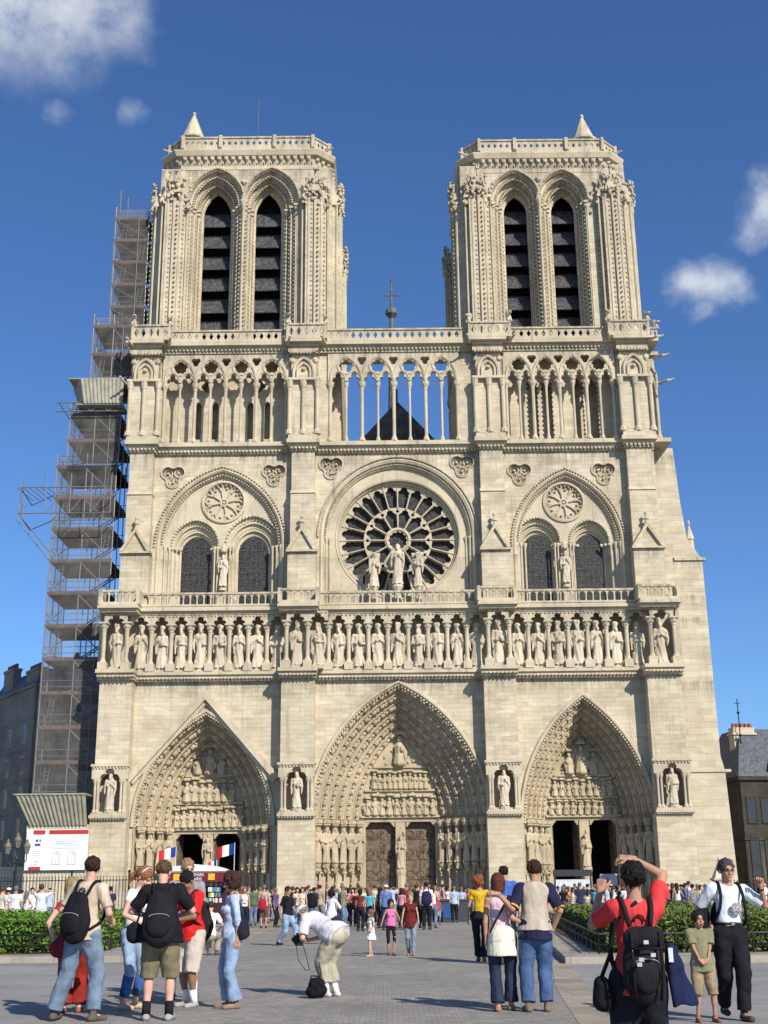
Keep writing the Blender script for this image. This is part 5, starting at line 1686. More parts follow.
m = MB(); m.tube([tuple(J['U'](p)) for p in ((.28, .02, 1.05), (.24, .02, 1.2), (.18, .05, 1.38), (.1, .02, 1.5))], .014, 5); mb_child(o, 'strap', m, cloth(BLACK), True)
# 5 young man in a red t-shirt looking down
P5 = (-2.68, 17.55, -38)
sp = dict(h=1.76, lean=(6, 0, 0), head=(-8, 32), top=dict(hem=.86, sleeve=.85, loose=.035, sr=.07), topc=(.62, .02, .02), bottom=dict(loose=.04, len=1.12), botc=(.58, .51, .43),
          shoec=(.35, .34, .33), hairc=(.015, .011, .01), skin='brown', feet=((.1, 0, .09), (-.1, .05, .09)),
          L=((.02, -.32, 1.10), (.9, .3, -.5), (-.7, -.6, .2), (-.2, .3, -1), 30), R=((-.06, -.32, 1.08), (-.9, .3, -.5), (.7, -.6, .2), (.2, .3, -1), 40))
r, J = person(sp, *P5, 'young dark man in a bright red t-shirt and beige shorts looking down at his hands', TALK)
socks(r, J, .35, .05, (.8, .8, .8))
m = MB()
for k in range(9): m.blob(*J['U']((.05 + random.uniform(-.05, .05), -.138 - .004 * random.random(), 1.24 + random.uniform(-.06, .06))), .03, .012, .022, .4)
mb_child(r, 'chest_print', m, cloth((.75, .55, .55)))
m = MB(); m.tube([tuple(J['U'](p)) for p in ((.06, .06, 1.5), (.085, -.05, 1.46), (.04, -.14, 1.3), (0, -.17, 1.15))], .007, 5); mb_child(r, 'neck_cord', m, cloth(BLACK))
m = MB(); m.tube([tuple(J['wL'] + (J['eL'] - J['wL']) * t) for t in (.1, .2)], .036, 10); mb_child(r, 'wristwatch', m, cloth(BLACK))
backpack(J, *P5, .31, .50, .16, (.02, .018, .022), 'dark rucksack on the back of the young man in the red t-shirt', 1.34)
# 6 fair-haired man behind the group
P6 = (-2.98, 18.9, 172)
sp = dict(h=1.95, lean=(4, 0, 0), head=(-25, 10), hairc=(.30, .20, .10), top=dict(hem=.86, sleeve=.8), topc=(.30, .28, .30), bottom=dict(loose=.035, len=1.05), botc=(.35, .36, .33), shoec=(.06, .06, .06), skin='pink', feet=((.14, 0, .09), (-.14, 0, .09)))
sp['head'] = (170, 6); sp['headfree'] = True; sp['hoff'] = (0, -.03, .16)
r, J = person(dict(sp, head=(20, 8)), -2.98, 18.9, 10, 'tall fair-haired man standing behind the one in the red t-shirt', TALK)
socks(r, J, .35, .05, (.8, .8, .8))
# 7 woman with curly hair in light blue
P7 = (-2.08, 17.25, -72)
sp = dict(h=1.72, fem=True, lean=(2, 0, 0), head=(-10, 14), hair='curly', hairc=(.06, .026, .018), top=dict(hem=.90, sleeve=1.3, loose=.014), topc=(.42, .50, .64), bottom=dict(loose=.018, flare=.035), botc=(.26, .36, .52), denim=True,
          shoec=(.25, .17, .12), skin='tan', feet=((.07, .05, .09), (-.07, -.02, .09)), L=((.20, .02, .86), (.6, .8, 0)), R=((-.22, -.05, .84), (-.7, .7, 0)))
r, J = person(sp, *P7, 'woman with bushy brown curls in a pale blue blouse and flared light blue jeans', TALK)
o = item('shoulder_bag', *P7, 'black shoulder bag hanging on the far side of the curly-haired woman in blue', 'bag')
q = SDF((.05, -.05, .75), (.5, .45, 1.3), .01); q.cone((.2, .1, .95), (.2, .1, 1.05), .09, .08, .03, ((1, 0, 0), .6)); q.folds(.005, 25, 21, 1); add_child(o, 'pouch', q.mesh(), cloth((.02, .02, .03)))
m = MB(); m.tube([(.19, .12, 1.1), tuple(J['U']((.16, .08, 1.35))), tuple(J['U']((.13, .0, 1.49))), tuple(J['U']((.16, -.06, 1.35)))], .012, 5); mb_child(o, 'strap', m, cloth((.03, .05, .12)), True)

# 8 photographer bending over his camera, facing left
P8 = (-.88, 19.0, -122)
sp = dict(h=1.70, lean=(62, 0, 0), hip=.89, hy=.12, head=(0, 58), headfree=True, hoff=(0, -.13, .03), hair='short', hairc=(.25, .22, .19), cap='peak', capc=(.62, .62, .66),
          top=dict(hem=.84, sleeve=.85, loose=.05, sr=.075), topc=(.66, .62, .64), bottom=dict(loose=.045, len=1.72), botc=(.42, .39, .29), shoec=(.55, .55, .5), skin='pink', fat=1.12,
          feet=((.07, .02, .09), (-.07, .1, .09)), kneeL=(0, -1, 0), kneeR=(0, -1, 0),
          L=((.06, -.42, .80), (.4, .1, -1), (-.3, -1, .1), (-.6, 0, .6), 55), R=((-.06, -.42, .80), (-.4, .1, -1), (.3, -1, .1), (.6, 0, .6), 55))
r, J = person(sp, *P8, 'photographer in a white shirt and cap bending right over above his camera')
socks(r, J, .6, .048, (.82, .82, .85))
m = MB()
for a, k, hp in ((J['aL'], J['kL'], J['pv']),):
    for dx in (-.02, .02):
        m.tube([tuple(hp + (.175, dx + .0, -.08)), tuple(k + (.098, dx + .02, .1)), tuple(k + (.1, dx + .02, 0)), tuple(a + (k - a) * .4 + (.1, dx + .02, 0))], .006, 4)
mb_child(r, 'side_stripes', m, cloth((.06, .06, .06)))
o = item('camera', *P8, 'black camera held low by the bending photographer, strap hanging', 'camera')
m = MB(); m.box(-.075, .075, -.58, -.51, .73, .85); m.box(-.03, .03, -.57, -.51, .85, .88)
mb_child(o, 'camera_body', m, plain('camera_black', (.015, .015, .017), .4, bstr=0))
m = MB(); m.tube([(0, -.58, .79), (0, -.65, .785)], .036, 12); mb_child(o, 'lens', m, plain('lens_black', (.02, .02, .025), .2, bstr=0))
m = MB(); m.tube([(.08, -.54, .76), (.09, -.48, .5), (.04, -.38, .36), (-.04, -.37, .37), (-.08, -.45, .52), (-.08, -.54, .76)], .006, 4); mb_child(o, 'strap', m, cloth(BLACK))
o = item('waist_pack', *P8, 'dark waist pack strapped across the back of the bending photographer', 'bag')
c = J['U']((-.05, .14, 1.02)); q = SDF(c - .22, c + .22, .0095); q.ell(c, (.14, .085, .085), .03); q.folds(.004, 30, 30, 1); add_child(o, 'pouch', q.mesh(), cloth((.02, .02, .045)))
m = MB()
ring_ = [tuple(J['U']((.165 * math.cos(t), .135 * math.sin(t), 1.03 + .015 * math.sin(3 * t)))) for t in [k * .4 for k in range(16)]]
m.tube(ring_, .014, 5, closed=True); mb_child(o, 'belt', m, cloth(BLACK))
o = item('camera_bag', -1.04, 18.7, 10, 'black camera bag standing on the setts by the bending photographer', 'bag')
q = SDF((-.25, -.2, -.02), (.25, .2, .42), .01); q.cone((-.04, 0, .11), (.04, 0, .12), .11, .11, .04, ((0, 1, 0), .75)); q.ell((.01, 0, .2), (.12, .09, .09), .03); q.folds(.01, 34, 31, 2); q.half((0, 0, .005), (0, 0, -1)); add_child(o, 'pouch', q.mesh(), cloth((.008, .008, .01)))
m = MB(); m.tube([(-.1, 0, .2), (-.07, .02, .31), (.05, .02, .3), (.1, 0, .2)], .012, 5); mb_child(o, 'strap', m, cloth(BLACK))

# 9, 10 the couple walking away arm in arm
P9 = (1.44, 16.45, 180 - 4)
sp = dict(h=1.66, fem=True, lean=(1, 2, 0), head=(0, 8), hair='bob', hairc=(.10, .035, .022), top=dict(hem=.99, sleeve=0, loose=.012), topc=(.74, .52, .58), bottom=dict(loose=.02, flare=.03), botc=(.025, .035, .065), denim=True,
          shoec=(.32, .20, .10), sandal=True, skin='tan', feet=((.08, .06, .09), (-.1, -.14, .09)),
          L=((.21, .02, .86), (.6, .5, 0)), R=((-.36, .10, 1.07), (-.2, .6, -1), (-1, .0, .02), (0, -1, 0), 20))
r, J = person(sp, *P9, 'woman with brown bob and pink sleeveless top holding the man in the waistcoat')
t = SDF(J['U']((-.35, -.3, .6)), J['U']((.35, .3, 1.1)), .0095)
ccone(t, J['U']((0, 0, 1.0)), J['U']((.0, 0, .9)), .15, .19, .01, ((0, 1, 0), .9)); ccone(t, J['U']((0, 0, .92)), J['U']((.01, 0, .70)), .188, .195, .02, ((0, 1, 0), .9)); t.folds(.006, 18, 9, 2)
add_child(r, 'tied_cardigan', t.mesh(), cloth((.74, .68, .55)))
m = MB(); m.tube([tuple(J['U'](p)) for p in ((-.13, .02, 1.46), (-.06, .125, 1.33), (.06, .14, 1.15), (.15, .1, 1.0))], .012, 6); mb_child(r, 'bag_strap', m, cloth((.03, .015, .03)), True)
P10 = (1.86, 16.35, 180 + 3)
sp = dict(h=1.82, lean=(1, -2, 0), head=(0, 3), hairc=(.045, .018, .012), skin='tan', top=dict(hem=.82, sleeve=.95, loose=.03, sr=.07), topc=(.02, .018, .05), bottom=dict(loose=.03, flare=.012), botc=(.07, .12, .24), denim=True,
          shoec=(.20, .15, .10), feet=((.12, .02, .09), (-.11, .0, .09)),
          L=((.46, .14, 1.36), (.3, .4, -1), (1, .1, .15), (0, -.6, -1), 35), R=((-.23, -.03, .95), (-.6, .8, 0)))
r, J = person(sp, *P10, 'man in beige waistcoat over navy t-shirt with his arm round the woman')
t = SDF(J['U']((-.3, -.25, .8)), J['U']((.3, .25, 1.5)), .0095); U_ = J['U']; s_ = J['s']
t.cone(U_((0, 0, 1.1)), U_((0, 0, 1.34)), .152 * s_, .178 * s_, .05, ((0, 1, 0), .78)); t.cone(U_((.12, 0, 1.39)), U_((-.12, 0, 1.39)), .08 * s_, .08 * s_, .05)
ccone(t, U_((0, 0, 1.12)), U_((0, 0, .93)), .158 * s_, .215 * s_, .05, ((0, 1, 0), .88)); t.ell(U_((0, -.03, 1.5)), (.07, .065, .05), .01, sub=True)
for e in (-1, 1): t.ell(U_((e * .23, 0, 1.33)), np.array((.055, .12, .13)) * s_, .02, sub=True)
t.folds(.008, 22, 9, 4)
add_child(r, 'waistcoat', t.mesh(), cloth((.46, .39, .30)))
for e, w in (('eL', 'shL'), ('eR', 'shR')):
    m = MB(); p = J[e] + (J[w] - J[e]) * .06; m.tube([tuple(p), tuple(p + (J[w] - J[e]) * .07)], .074 * s_, 12); mb_child(r, 'yellow_cuff', m, cloth((.75, .42, .04)), True)
m = MB(); m.tube([tuple(J['wL'] + (J['eL'] - J['wL']) * t_) for t_ in (.04, .14)], .033, 10); mb_child(r, 'wristwatch', m, plain('steel', (.5, .5, .52), .3, metal=.8, bstr=0))

# 11 woman in yellow and 12 man in blue further up the avenue
sp = dict(h=1.76, vox=.012, fem=True, head=(-35, 0), hair='curly', hairc=(.26, .09, .03), skin='tan', top=dict(hem=1.0, sleeve=.5, loose=.008), topc=(.62, .38, .02), bottom=dict(loose=.015, flare=.02), botc=(.015, .015, .02), shoec=(.2, .13, .08),
          feet=((.06, -.16, .09), (-.06, .12, .09)), L=((.28, -.02, .82), (.6, .7, 0)), R=((-.18, -.25, 1.32), (-.6, .2, -1)))
person(sp, 1.98, 27.7, 180 - 5, 'woman with ginger curls in a tight yellow t-shirt and black trousers')
sp = dict(h=1.94, vox=.012, head=(0, 4), hairc=(.02, .012, .01), skin='tan', top=dict(hem=.88, sleeve=.9, loose=.03, sr=.07), topc=(.06, .13, .42), bottom=dict(loose=.025), botc=(.015, .015, .02), shoec=(.05, .04, .03), feet=((.1, .1, .09), (-.1, -.1, .09)))
person(sp, 2.42, 26.6, 180, 'tall man in royal blue shirt half hidden by the woman in pink')

# 13 man in red taking a picture, close to the camera
P13 = (1.70, 8.9, 180 + 2)
sp = dict(h=1.64, vox=.0085, fat=.98, hw=.155, lean=(-4, 0, 0), head=(0, -14), hairc=(.012, .009, .009), skin='tan', top=dict(hem=.83, sleeve=.72, loose=.018, sr=.062), topc=(.62, .05, .05), bottom=dict(loose=.035), botc=(.014, .014, .02), shoec=(.05, .05, .05),
          feet=((.11, 0, .09), (-.11, 0, .09)), L=((.19, -.26, 1.53), (.45, -.2, -1), (-.25, -.2, 1), (-.6, -.8, 0), 45), R=((-.05, -.16, 1.77), (-1, -.1, .1), (1, -.15, .12), (0, -.5, -1), 40))
r, J = person(sp, *P13, 'dark-haired man in a red t-shirt holding both arms up with a camera')
bp = backpack(J, *P13, .25, .52, .15, (.018, .017, .020), 'large black rucksack with buckles on the man in the red t-shirt', 1.33)
bp.name = 'backpack'
m = MB()
for dx in (-.10, .10): m.tube([tuple(J['U']((dx, .30, 1.28))), tuple(J['U']((dx * 1.05, .325, 1.1))), tuple(J['U']((dx, .33, .95))), tuple(J['U']((dx * .9, .30, .82)))], .011, 5)
m.tube([tuple(J['U']((-.11, .33, 1.17))), tuple(J['U']((.11, .33, 1.17)))], .008, 4)
mb_child(bp, 'compression_straps', m, cloth(BLACK), True)
m = MB()
for p in ((0.01, .345, 1.215), (-.035, .35, 1.13), (.05, .35, 1.1), (.07, .37, 1.07)):
    c = J['U'](p); m.box(c[0] - .016, c[0] + .016, c[1] - .004, c[1] + .01, c[2] - .012, c[2] + .012)
mb_child(bp, 'buckles', m, plain('buckle_grey', (.45, .45, .47), .35, bstr=0))
c = J['U']((-.06, .335, 1.255))
q = SDF(J['U']((0, .25, 1.18)) - .25, J['U']((0, .25, 1.18)) + .25, .0095); q.cone(J['U']((-.07, .24, 1.23)), J['U']((.07, .24, 1.23)), .075, .075, .03, ((0, 1, 0), .85)); q.folds(.004, 22, 20, 1); add_child(bp, 'top_flap', q.mesh(), cloth((.014, .014, .016), 'nylon'))
o = item('camera', *P13, 'small silver camera with a white flap held up in front of the man in red', 'camera')
c = (J['wL'] + J['wR']) / 2
m = MB(); hx = J['wL'] + np.array((-.09, -.08, .08)); m.box(hx[0] - .06, hx[0] + .06, hx[1] - .04, hx[1], hx[2] - .035, hx[2] + .045)
mb_child(o, 'camera_body', m, plain('silver_plastic', (.55, .56, .58), .35, bstr=0)); m = MB(); m.tube([(hx[0], hx[1] - .04, hx[2]), (hx[0], hx[1] - .075, hx[2])], .028, 12); mb_child(o, 'lens', m, plain('lens_black', (.02, .02, .025), .2, bstr=0))
o = item('camera_bag', *P13, 'black camera pouch hanging at the left hip of the man in red', 'bag')
q = SDF((.12, -.15, .5), (.46, .2, .95), .009); q.cone((.25, 0, .74), (.25, 0, .82), .085, .075, .03, ((1, 0, 0), .8)); q.folds(.004, 30, 28, 1); add_child(o, 'pouch', q.mesh(), cloth(BLACK))
m = MB(); m.tube([(.25, 0, .88), tuple(J['U']((.2, .02, 1.1))), tuple(J['U']((.16, .06, 1.33))), tuple(J['U']((0, .09, 1.47)))], .014, 6); mb_child(o, 'strap', m, cloth(BLACK), True)
o = item('jacket', *P13, 'navy jacket hung over the right side of the black rucksack of the man in red', 'jacket')
q = SDF((-.52, -.15, .45), (-.12, .3, 1.1), .009); q.cone((-.22, .08, 1.05), (-.24, .08, .95), .04, .06, .03, ((0, 1, 0), .7)); ccone(q, (-.24, .08, .97), (-.29, .08, .70), .05, .085, .02, ((0, 1, 0), .6)); q.folds(.014, 34, 5, 3); add_child(o, 'cloth', q.mesh(), cloth((.014, .022, .07)))
m = MB(); m.box(-.215, -.185, .135, .15, .98, 1.07); mb_child(o, 'paper_label', m, cloth((.65, .75, .85)))

# 14 yawning boy and 15 man in a white t-shirt walking towards us
P14 = (3.6, 14.95, 4)
sp = dict(h=1.19, vox=.008, kid=True, yawn=True, head=(6, -6), hairc=(.02, .014, .01), th=.016, skin='tan', top=dict(hem=.80, sleeve=.78, loose=.04, sr=.075), topc=(.23, .22, .125), bottom=dict(loose=.04, len=1.15), botc=(.30, .23, .14), shoec=(.28, .10, .07),
          feet=((.15, 0, .09), (-.13, .02, .09)), L=((.03, -.22, .90), (1, .4, .2), (-.8, -.2, -.5), (-.3, .6, -.5), 30), R=((-.06, -.23, .86), (-1, .4, .2), (.8, -.25, -.6), (.3, .6, -.5), 35))
person(sp, *P14, 'boy in an olive t-shirt and khaki shorts yawning with crossed hands')
P15 = (4.0, 15.15, 4)
sp = dict(h=1.78, vox=.0085, lean=(-1, 3, 0), head=(6, 2), hairc=(.065, .065, .072), th=.012, fringe=.045, skin='tan', top=dict(hem=.95, sleeve=.9, loose=.018, sr=.068), topc=(.70, .74, .78), bottom=dict(loose=.03, waist=1.05), botc=(.012, .012, .015), shoec=(.07, .055, .04),
          feet=((.05, -.12, .09), (-.06, .22, .13)), L=((.36, -.18, 1.44), (.7, .2, -1), (-.1, -.2, 1), (-.5, -.8, 0), 55), R=((-.20, .02, 1.0), (-.8, .8, 0), (.2, .3, -1), (1, 0, 0), 40))
r, J = person(sp, *P15, 'grey-haired man with glasses in a white t-shirt and black trousers raising one hand')
m = MB(); s_ = J['s']
for e in (-1, 1): m.tube([tuple(J['Hd']((e * .033 + .023 * math.cos(t), -.1, .0 + .016 * math.sin(t)))) for t in [k * .628 for k in range(10)]], .0025, 4, closed=True)
m.tube([tuple(J['Hd']((-.01, -.102, .003))), tuple(J['Hd']((.01, -.102, .003)))], .0025, 4)
for e in (-1, 1): m.tube([tuple(J['Hd']((e * .056, -.1, .003))), tuple(J['Hd']((e * .08, -.0, .0)))], .0022, 4)
mb_child(r, 'glasses', m, plain('wire', (.10, .09, .08), .3, metal=.6, bstr=0))
m = MB()
cc = J['U']((.045, -.158, 1.2))
V = [tuple(J['U']((.045 + .068 * math.cos(t) * q_, -.155 - .012 * (1 - q_) - .0 , 1.2 + .068 * math.sin(t) * q_))) for q_ in (1, .5) for t in [k * .3142 for k in range(20)]] + [tuple(J['U']((.045, -.17, 1.2)))]
F_ = [(k, (k + 1) % 20, 20 + (k + 1) % 20, 20 + k) for k in range(20)] + [(20 + k, 20 + (k + 1) % 20, 40) for k in range(20)]
m.add(V, F_); pr = mb_child(r, 'round_print', m, cloth((.30, .24, .26)))
m = MB()
for k in range(3):
    p = [tuple(J['U']((-.005 + .1 * t / 6, -.177 + .0 * t, 1.215 - .018 * k + .008 * math.sin(t * 2.2 + k)))) for t in range(7)]
    m.tube(p, .004, 4)
m2 = mb_child(r, 'print_lettering', m, cloth((.75, .72, .7)))
m = MB(); m.tube([tuple(J['U']((.142 * math.cos(t), .118 * math.sin(t), 1.035))) for t in [k * .4 for k in range(16)]], .014, 6, closed=True); mb_child(r, 'belt', m, plain('leather', (.02, .015, .012), .4))
m = MB(); c = J['U']((.0, -.135, 1.035)); m.box(c[0] - .02, c[0] + .02, c[1] - .01, c[1], c[2] - .015, c[2] + .015); mb_child(r, 'belt_buckle', m, plain('brass', (.5, .45, .3), .3, metal=.9, bstr=0))
m = MB(); m.tube([tuple(J['wL'] + (J['eL'] - J['wL']) * t_) for t_ in (.06, .15)], .032, 10); mb_child(r, 'wristwatch', m, cloth(BLACK))
backpack(J, *P15, .28, .40, .12, BLACK, 'black rucksack worn by the grey-haired man, only its straps showing in front', 1.34, pocket=False)
o = item('shoulder_bag', *P15, 'black bag hanging at the right hip of the grey-haired man in the white t-shirt', 'bag')
q = SDF((-.45, -.15, .9), (-.08, .3, 1.35), .0095); q.cone((-.26, .1, 1.02), (-.26, .1, 1.16), .10, .09, .03, ((1, 0, 0), .8)); q.folds(.004, 30, 28, 1); add_child(o, 'pouch', q.mesh(), cloth(BLACK))
m = MB(); m.tube([(-.26, .1, 1.2), tuple(J['U']((-.22, .08, 1.33))), tuple(J['U']((-.14, .04, 1.49)))], .012, 5); mb_child(o, 'strap', m, cloth(BLACK), True)

# ================================================================== people half-way
W1 = 'people walking over the square in the middle distance'
walk = ((.07, -.3, .10), (-.07, .28, .12)); walk2 = ((.07, .22, .12), (-.07, -.22, .09))
MID = [
 (dict(h=1.68, vox=.014, head=(0, 4), hairc=(.05, .03, .02), skin='tan', top=dict(hem=.92, sleeve=.8, loose=.03), topc=BLACK, bottom=dict(loose=.03), botc=(.26, .36, .5), denim=True, shoec=(.04, .03, .03), hip=.88, feet=walk, L=((.2, -.2, .9), (.5, .8, 0)), R=((-.2, .12, .85), (-.5, .8, 0))), -2.9, 37.0, 60, 'man in a black polo shirt and blue jeans striding to the right', W1),
 (dict(h=1.05, vox=.012, kid=True, fem=True, head=(-20, 4), hair='bob', hairc=(.20, .11, .06), skin='fair', top=dict(hem=.9, sleeve=.4), topc=(.62, .58, .50), bottom=dict(kind='skirt', len=.3, flare=.07), skirt=1, botc=(.82, .80, .80), shoec=(.5, .3, .2), feet=((.09, -.1, .09), (-.09, .1, .09)), L=((.2, -.1, 1.0), (.6, .5, 0)), R=((-.1, -.2, 1.1), (-.6, .5, -.3)), names=dict(bottom='skirt')), -.41, 30.4, -60, 'little girl in a white skirt walking at the left of three girls holding hands', W1),
 (dict(h=1.27, vox=.012, kid=True, fem=True, head=(14, 6), hair='bob', hairc=(.04, .02, .015), skin='tan', top=dict(hem=.92, sleeve=0), topc=(.75, .16, .40), bottom=dict(loose=.0, len=1.5), botc=(.015, .012, .015), shoec=(.10, .05, .04), feet=((.07, -.1, .09), (-.07, .1, .09)), L=((.34, -.05, .98), (.6, .6, 0)), R=((-.34, -.05, .93), (-.6, .6, 0))), .06, 30.75, 10, 'girl in a pink sleeveless top and black leggings between two other girls', W1),
 (dict(h=1.43, vox=.012, kid=True, fem=True, head=(6, 8), hair='short', hairc=(.30, .20, .10), skin='fair', top=dict(hem=.78, sleeve=.3, loose=.03), topc=(.13, .018, .018), bottom=dict(loose=.02), botc=(.20, .25, .30), denim=True, shoec=(.4, .2, .12), feet=((.06, -.1, .09), (-.06, .1, .09)), L=((.25, -.02, .86), (.6, .7, 0)), R=((-.26, -.02, .92), (-.6, .7, 0))), .53, 30.7, 0, 'girl with short fair hair in a long maroon tunic and jeans', W1),
 (dict(h=1.52, vox=.014, fem=True, head=(40, 0), hair='curly', hairc=(.03, .012, .012), skin='brown', top=dict(hem=.86, sleeve=1.6, loose=.02), topc=(.80, .78, .78), bottom=dict(loose=.02), botc=(.2, .2, .22), shoec=(.05, .05, .05), R=((-.2, -.2, 1.1), (-.6, .5, 0))), -1.66, 37.5, 150, 'woman with bushy dark hair in a white jacket standing behind the bending photographer', W1),
]
for sp, x, y, rz, lab, g in MID: person(sp, x, y, rz, lab, g)

# ================================================================== the crowd before the doors
# a small wardrobe of body shapes; every person in the crowd copies one shape and gets clothes of their own
def proto(sp):
    parts, J = human(dict(sp, vox=.024)); return {k: np_mesh(k, v) for k, v in parts.items()}, sp
base = dict(h=1.74, top=dict(hem=.88, sleeve=.7, loose=.028), bottom=dict(loose=.025), feet=((.1, 0, .09), (-.1, 0, .09)))
PROT = {
 'man': proto(base),
 'manarm': proto(dict(base, h=1.76, L=((.1, -.25, 1.1), (.9, .4, -.3)), R=((-.2, .0, .85), (-.6, .7, 0)), feet=((.14, -.05, .09), (-.1, .05, .09)))),
 'photo': proto(dict(base, h=1.75, head=(0, -12), L=((.08, -.25, 1.58), (1, 0, -.5)), R=((-.08, -.25, 1.58), (-1, 0, -.5)))),
 'walk': proto(dict(base, h=1.75, hip=.89, feet=((.08, -.24, .1), (-.08, .22, .11)), L=((.22, .12, .87), (.6, .8, 0)), R=((-.22, -.2, .9), (-.6, .8, 0)))),
 'shorts': proto(dict(base, h=1.74, bottom=dict(loose=.04, len=1.05))),
 'woman': proto(dict(base, h=1.64, fem=True, hair='bob', top=dict(hem=.95, sleeve=.4), L=((.24, -.05, .88), (.7, .6, 0)))),
 'womanlong': proto(dict(base, h=1.66, fem=True, hair='long', top=dict(hem=.98, sleeve=0, loose=.012), bottom=dict(loose=.012, flare=.02), R=((-.1, -.24, 1.12), (-.7, .5, -.2)))),
 'skirt': proto(dict(base, h=1.62, fem=True, hair='bob', top=dict(hem=.95, sleeve=.4), bottom=dict(kind='skirt', len=.42, flare=.02), skirt=1)),
 'child': proto(dict(base, h=1.15, kid=True, top=dict(hem=.88, sleeve=.5), bottom=dict(loose=.03, len=.95))),
 'capman': proto(dict(base, h=1.72, cap='peak', bottom=dict(loose=.035, len=1.1))),
 'womanwalk': proto(dict(base, h=1.65, fem=True, hair='pony', hip=.9, top=dict(hem=.9, sleeve=1.5), feet=((.07, .2, .1), (-.07, -.2, .09)), L=((.2, -.22, .92), (.7, .6, 0)), R=((-.22, .15, .88), (-.7, .6, 0)))),
 'point': proto(dict(base, h=1.78, head=(30, -10), L=((.5, -.35, 1.5), (.3, .4, -1)), R=((-.16, -.05, 1.0), (-1, .5, 0)), lean=(0, 3, 0))),
 'lookup': proto(dict(base, h=1.7, head=(0, -28), lean=(-5, 0, 0), top=dict(hem=.85, sleeve=1.8, loose=.04), L=((.12, -.18, 1.15), (.9, .5, -.3)), R=((-.12, -.18, 1.12), (-.9, .5, -.3)))),
 'hatman': proto(dict(base, h=1.72, cap='brim', fat=1.1)),
}
CN0 = dict(white=(.78, .77, .76), cream=(.68, .60, .45), black=(.015, .015, .018), navy=(.02, .03, .09), blue=(.08, .18, .48), paleblue=(.40, .52, .70), turquoise=(.02, .45, .58), red=(.58, .03, .03), maroon=(.20, .02, .03),
          pink=(.72, .25, .33), green=(.09, .17, .08), olive=(.22, .22, .11), grey=(.28, .28, .29), brown=(.14, .08, .05), beige=(.48, .38, .26), yellow=(.65, .50, .10), orange=(.65, .22, .03), purple=(.12, .06, .25), jeans=(.14, .22, .38), paleyellow=(.7, .66, .35))
CN = {k: tuple((c * .78 + .22 * sum(v) / 3) * (.88 if sum(v) > .3 else 1) for c in v) for k, v in CN0.items()}
WORDS = dict(paleblue='pale blue', paleyellow='pale yellow', jeans='blue denim')
HC = [(.02, .014, .011), (.05, .028, .016), (.10, .05, .028), (.03, .02, .015), (.22, .14, .07), (.18, .16, .15)]
HN = ['black', 'dark brown', 'brown', 'near-black', 'fair', 'grey']
KIND = dict(womanwalk='walking woman', point='man pointing up', lookup='person looking up', man='man', manarm='man with one arm bent', photo='man holding a camera up', walk='man in mid-stride', shorts='man in shorts', woman='woman', womanlong='long-haired woman', skirt='woman in a skirt', child='child', capman='man in a peaked cap', hatman='man in a sun hat')
# zones: (place words, group, list of (px, depth, proto, top, bottom, rz))
def G_(px, Y): return (px - 388) / 1220 * Y * .985
Z = []
Z.append(('above the bright green hedge', 'crowd by the iron fence on the left',
 [(3, 50, 'woman', 'paleblue', 'white', 150), (9, 55, 'womanlong', 'white', 'white', 120), (14, 49, 'man', 'cream', 'beige', 160), (20, 50, 'capman', 'white', 'brown', 190), (27, 47, 'man', 'white', 'brown', 178), (38, 49, 'womanlong', 'white', 'black', 165), (43, 53, 'man', 'white', 'beige', 20),
  (52, 44, 'photo', 'white', 'navy', 185), (104, 55, 'womanlong', 'beige', 'black', 120), (114, 60, 'shorts', 'white', 'grey', 40), (119, 52, 'man', 'navy', 'beige', 200), (33, 60, 'man', 'white', 'jeans', 100), (109, 63, 'woman', 'red', 'black', 30), (97, 66, 'man', 'grey', 'black', 10),
  (6, 70, 'man', 'grey', 'black', 90), (47, 68, 'woman', 'cream', 'brown', 60), (60, 62, 'man', 'paleblue', 'jeans', 45), (22, 72, 'woman', 'red', 'jeans', 200)]))
Z.append(('between the souvenir stand and the second buttress', 'crowd right of the souvenir stand',
 [(241, 54, 'photo', 'white', 'navy', 120), (249, 51, 'womanlong', 'white', 'black', 10), (258, 60, 'man', 'green', 'jeans', 200), (264, 66, 'man', 'grey', 'black', 170), (268, 56, 'shorts', 'beige', 'brown', 190), (276, 70, 'woman', 'black', 'grey', 60), (279, 57, 'man', 'purple', 'black', 80),
  (245, 66, 'woman', 'grey', 'black', 0), (253, 74, 'man', 'beige', 'black', 45), (272, 76, 'man', 'white', 'brown', 180), (261, 78, 'woman', 'maroon', 'black', 100), (238, 60, 'man', 'black', 'navy', 90)]))
Z.append(('in front of the second buttress', 'crowd before the central doors',
 [(296, 60, 'man', 'black', 'black', 150), (300, 58, 'woman', 'cream', 'white', 20), (305, 57, 'womanlong', 'paleyellow', 'jeans', 5), (311, 62, 'man', 'grey', 'navy', 60), (316, 58, 'man', 'navy', 'jeans', 185), (322, 60, 'man', 'beige', 'grey', 160), (293, 66, 'woman', 'black', 'white', 120),
  (308, 72, 'man', 'maroon', 'black', 30), (319, 74, 'man', 'pink', 'black', 170), (303, 76, 'man', 'black', 'grey', 90), (289, 72, 'woman', 'red', 'navy', 10)]))
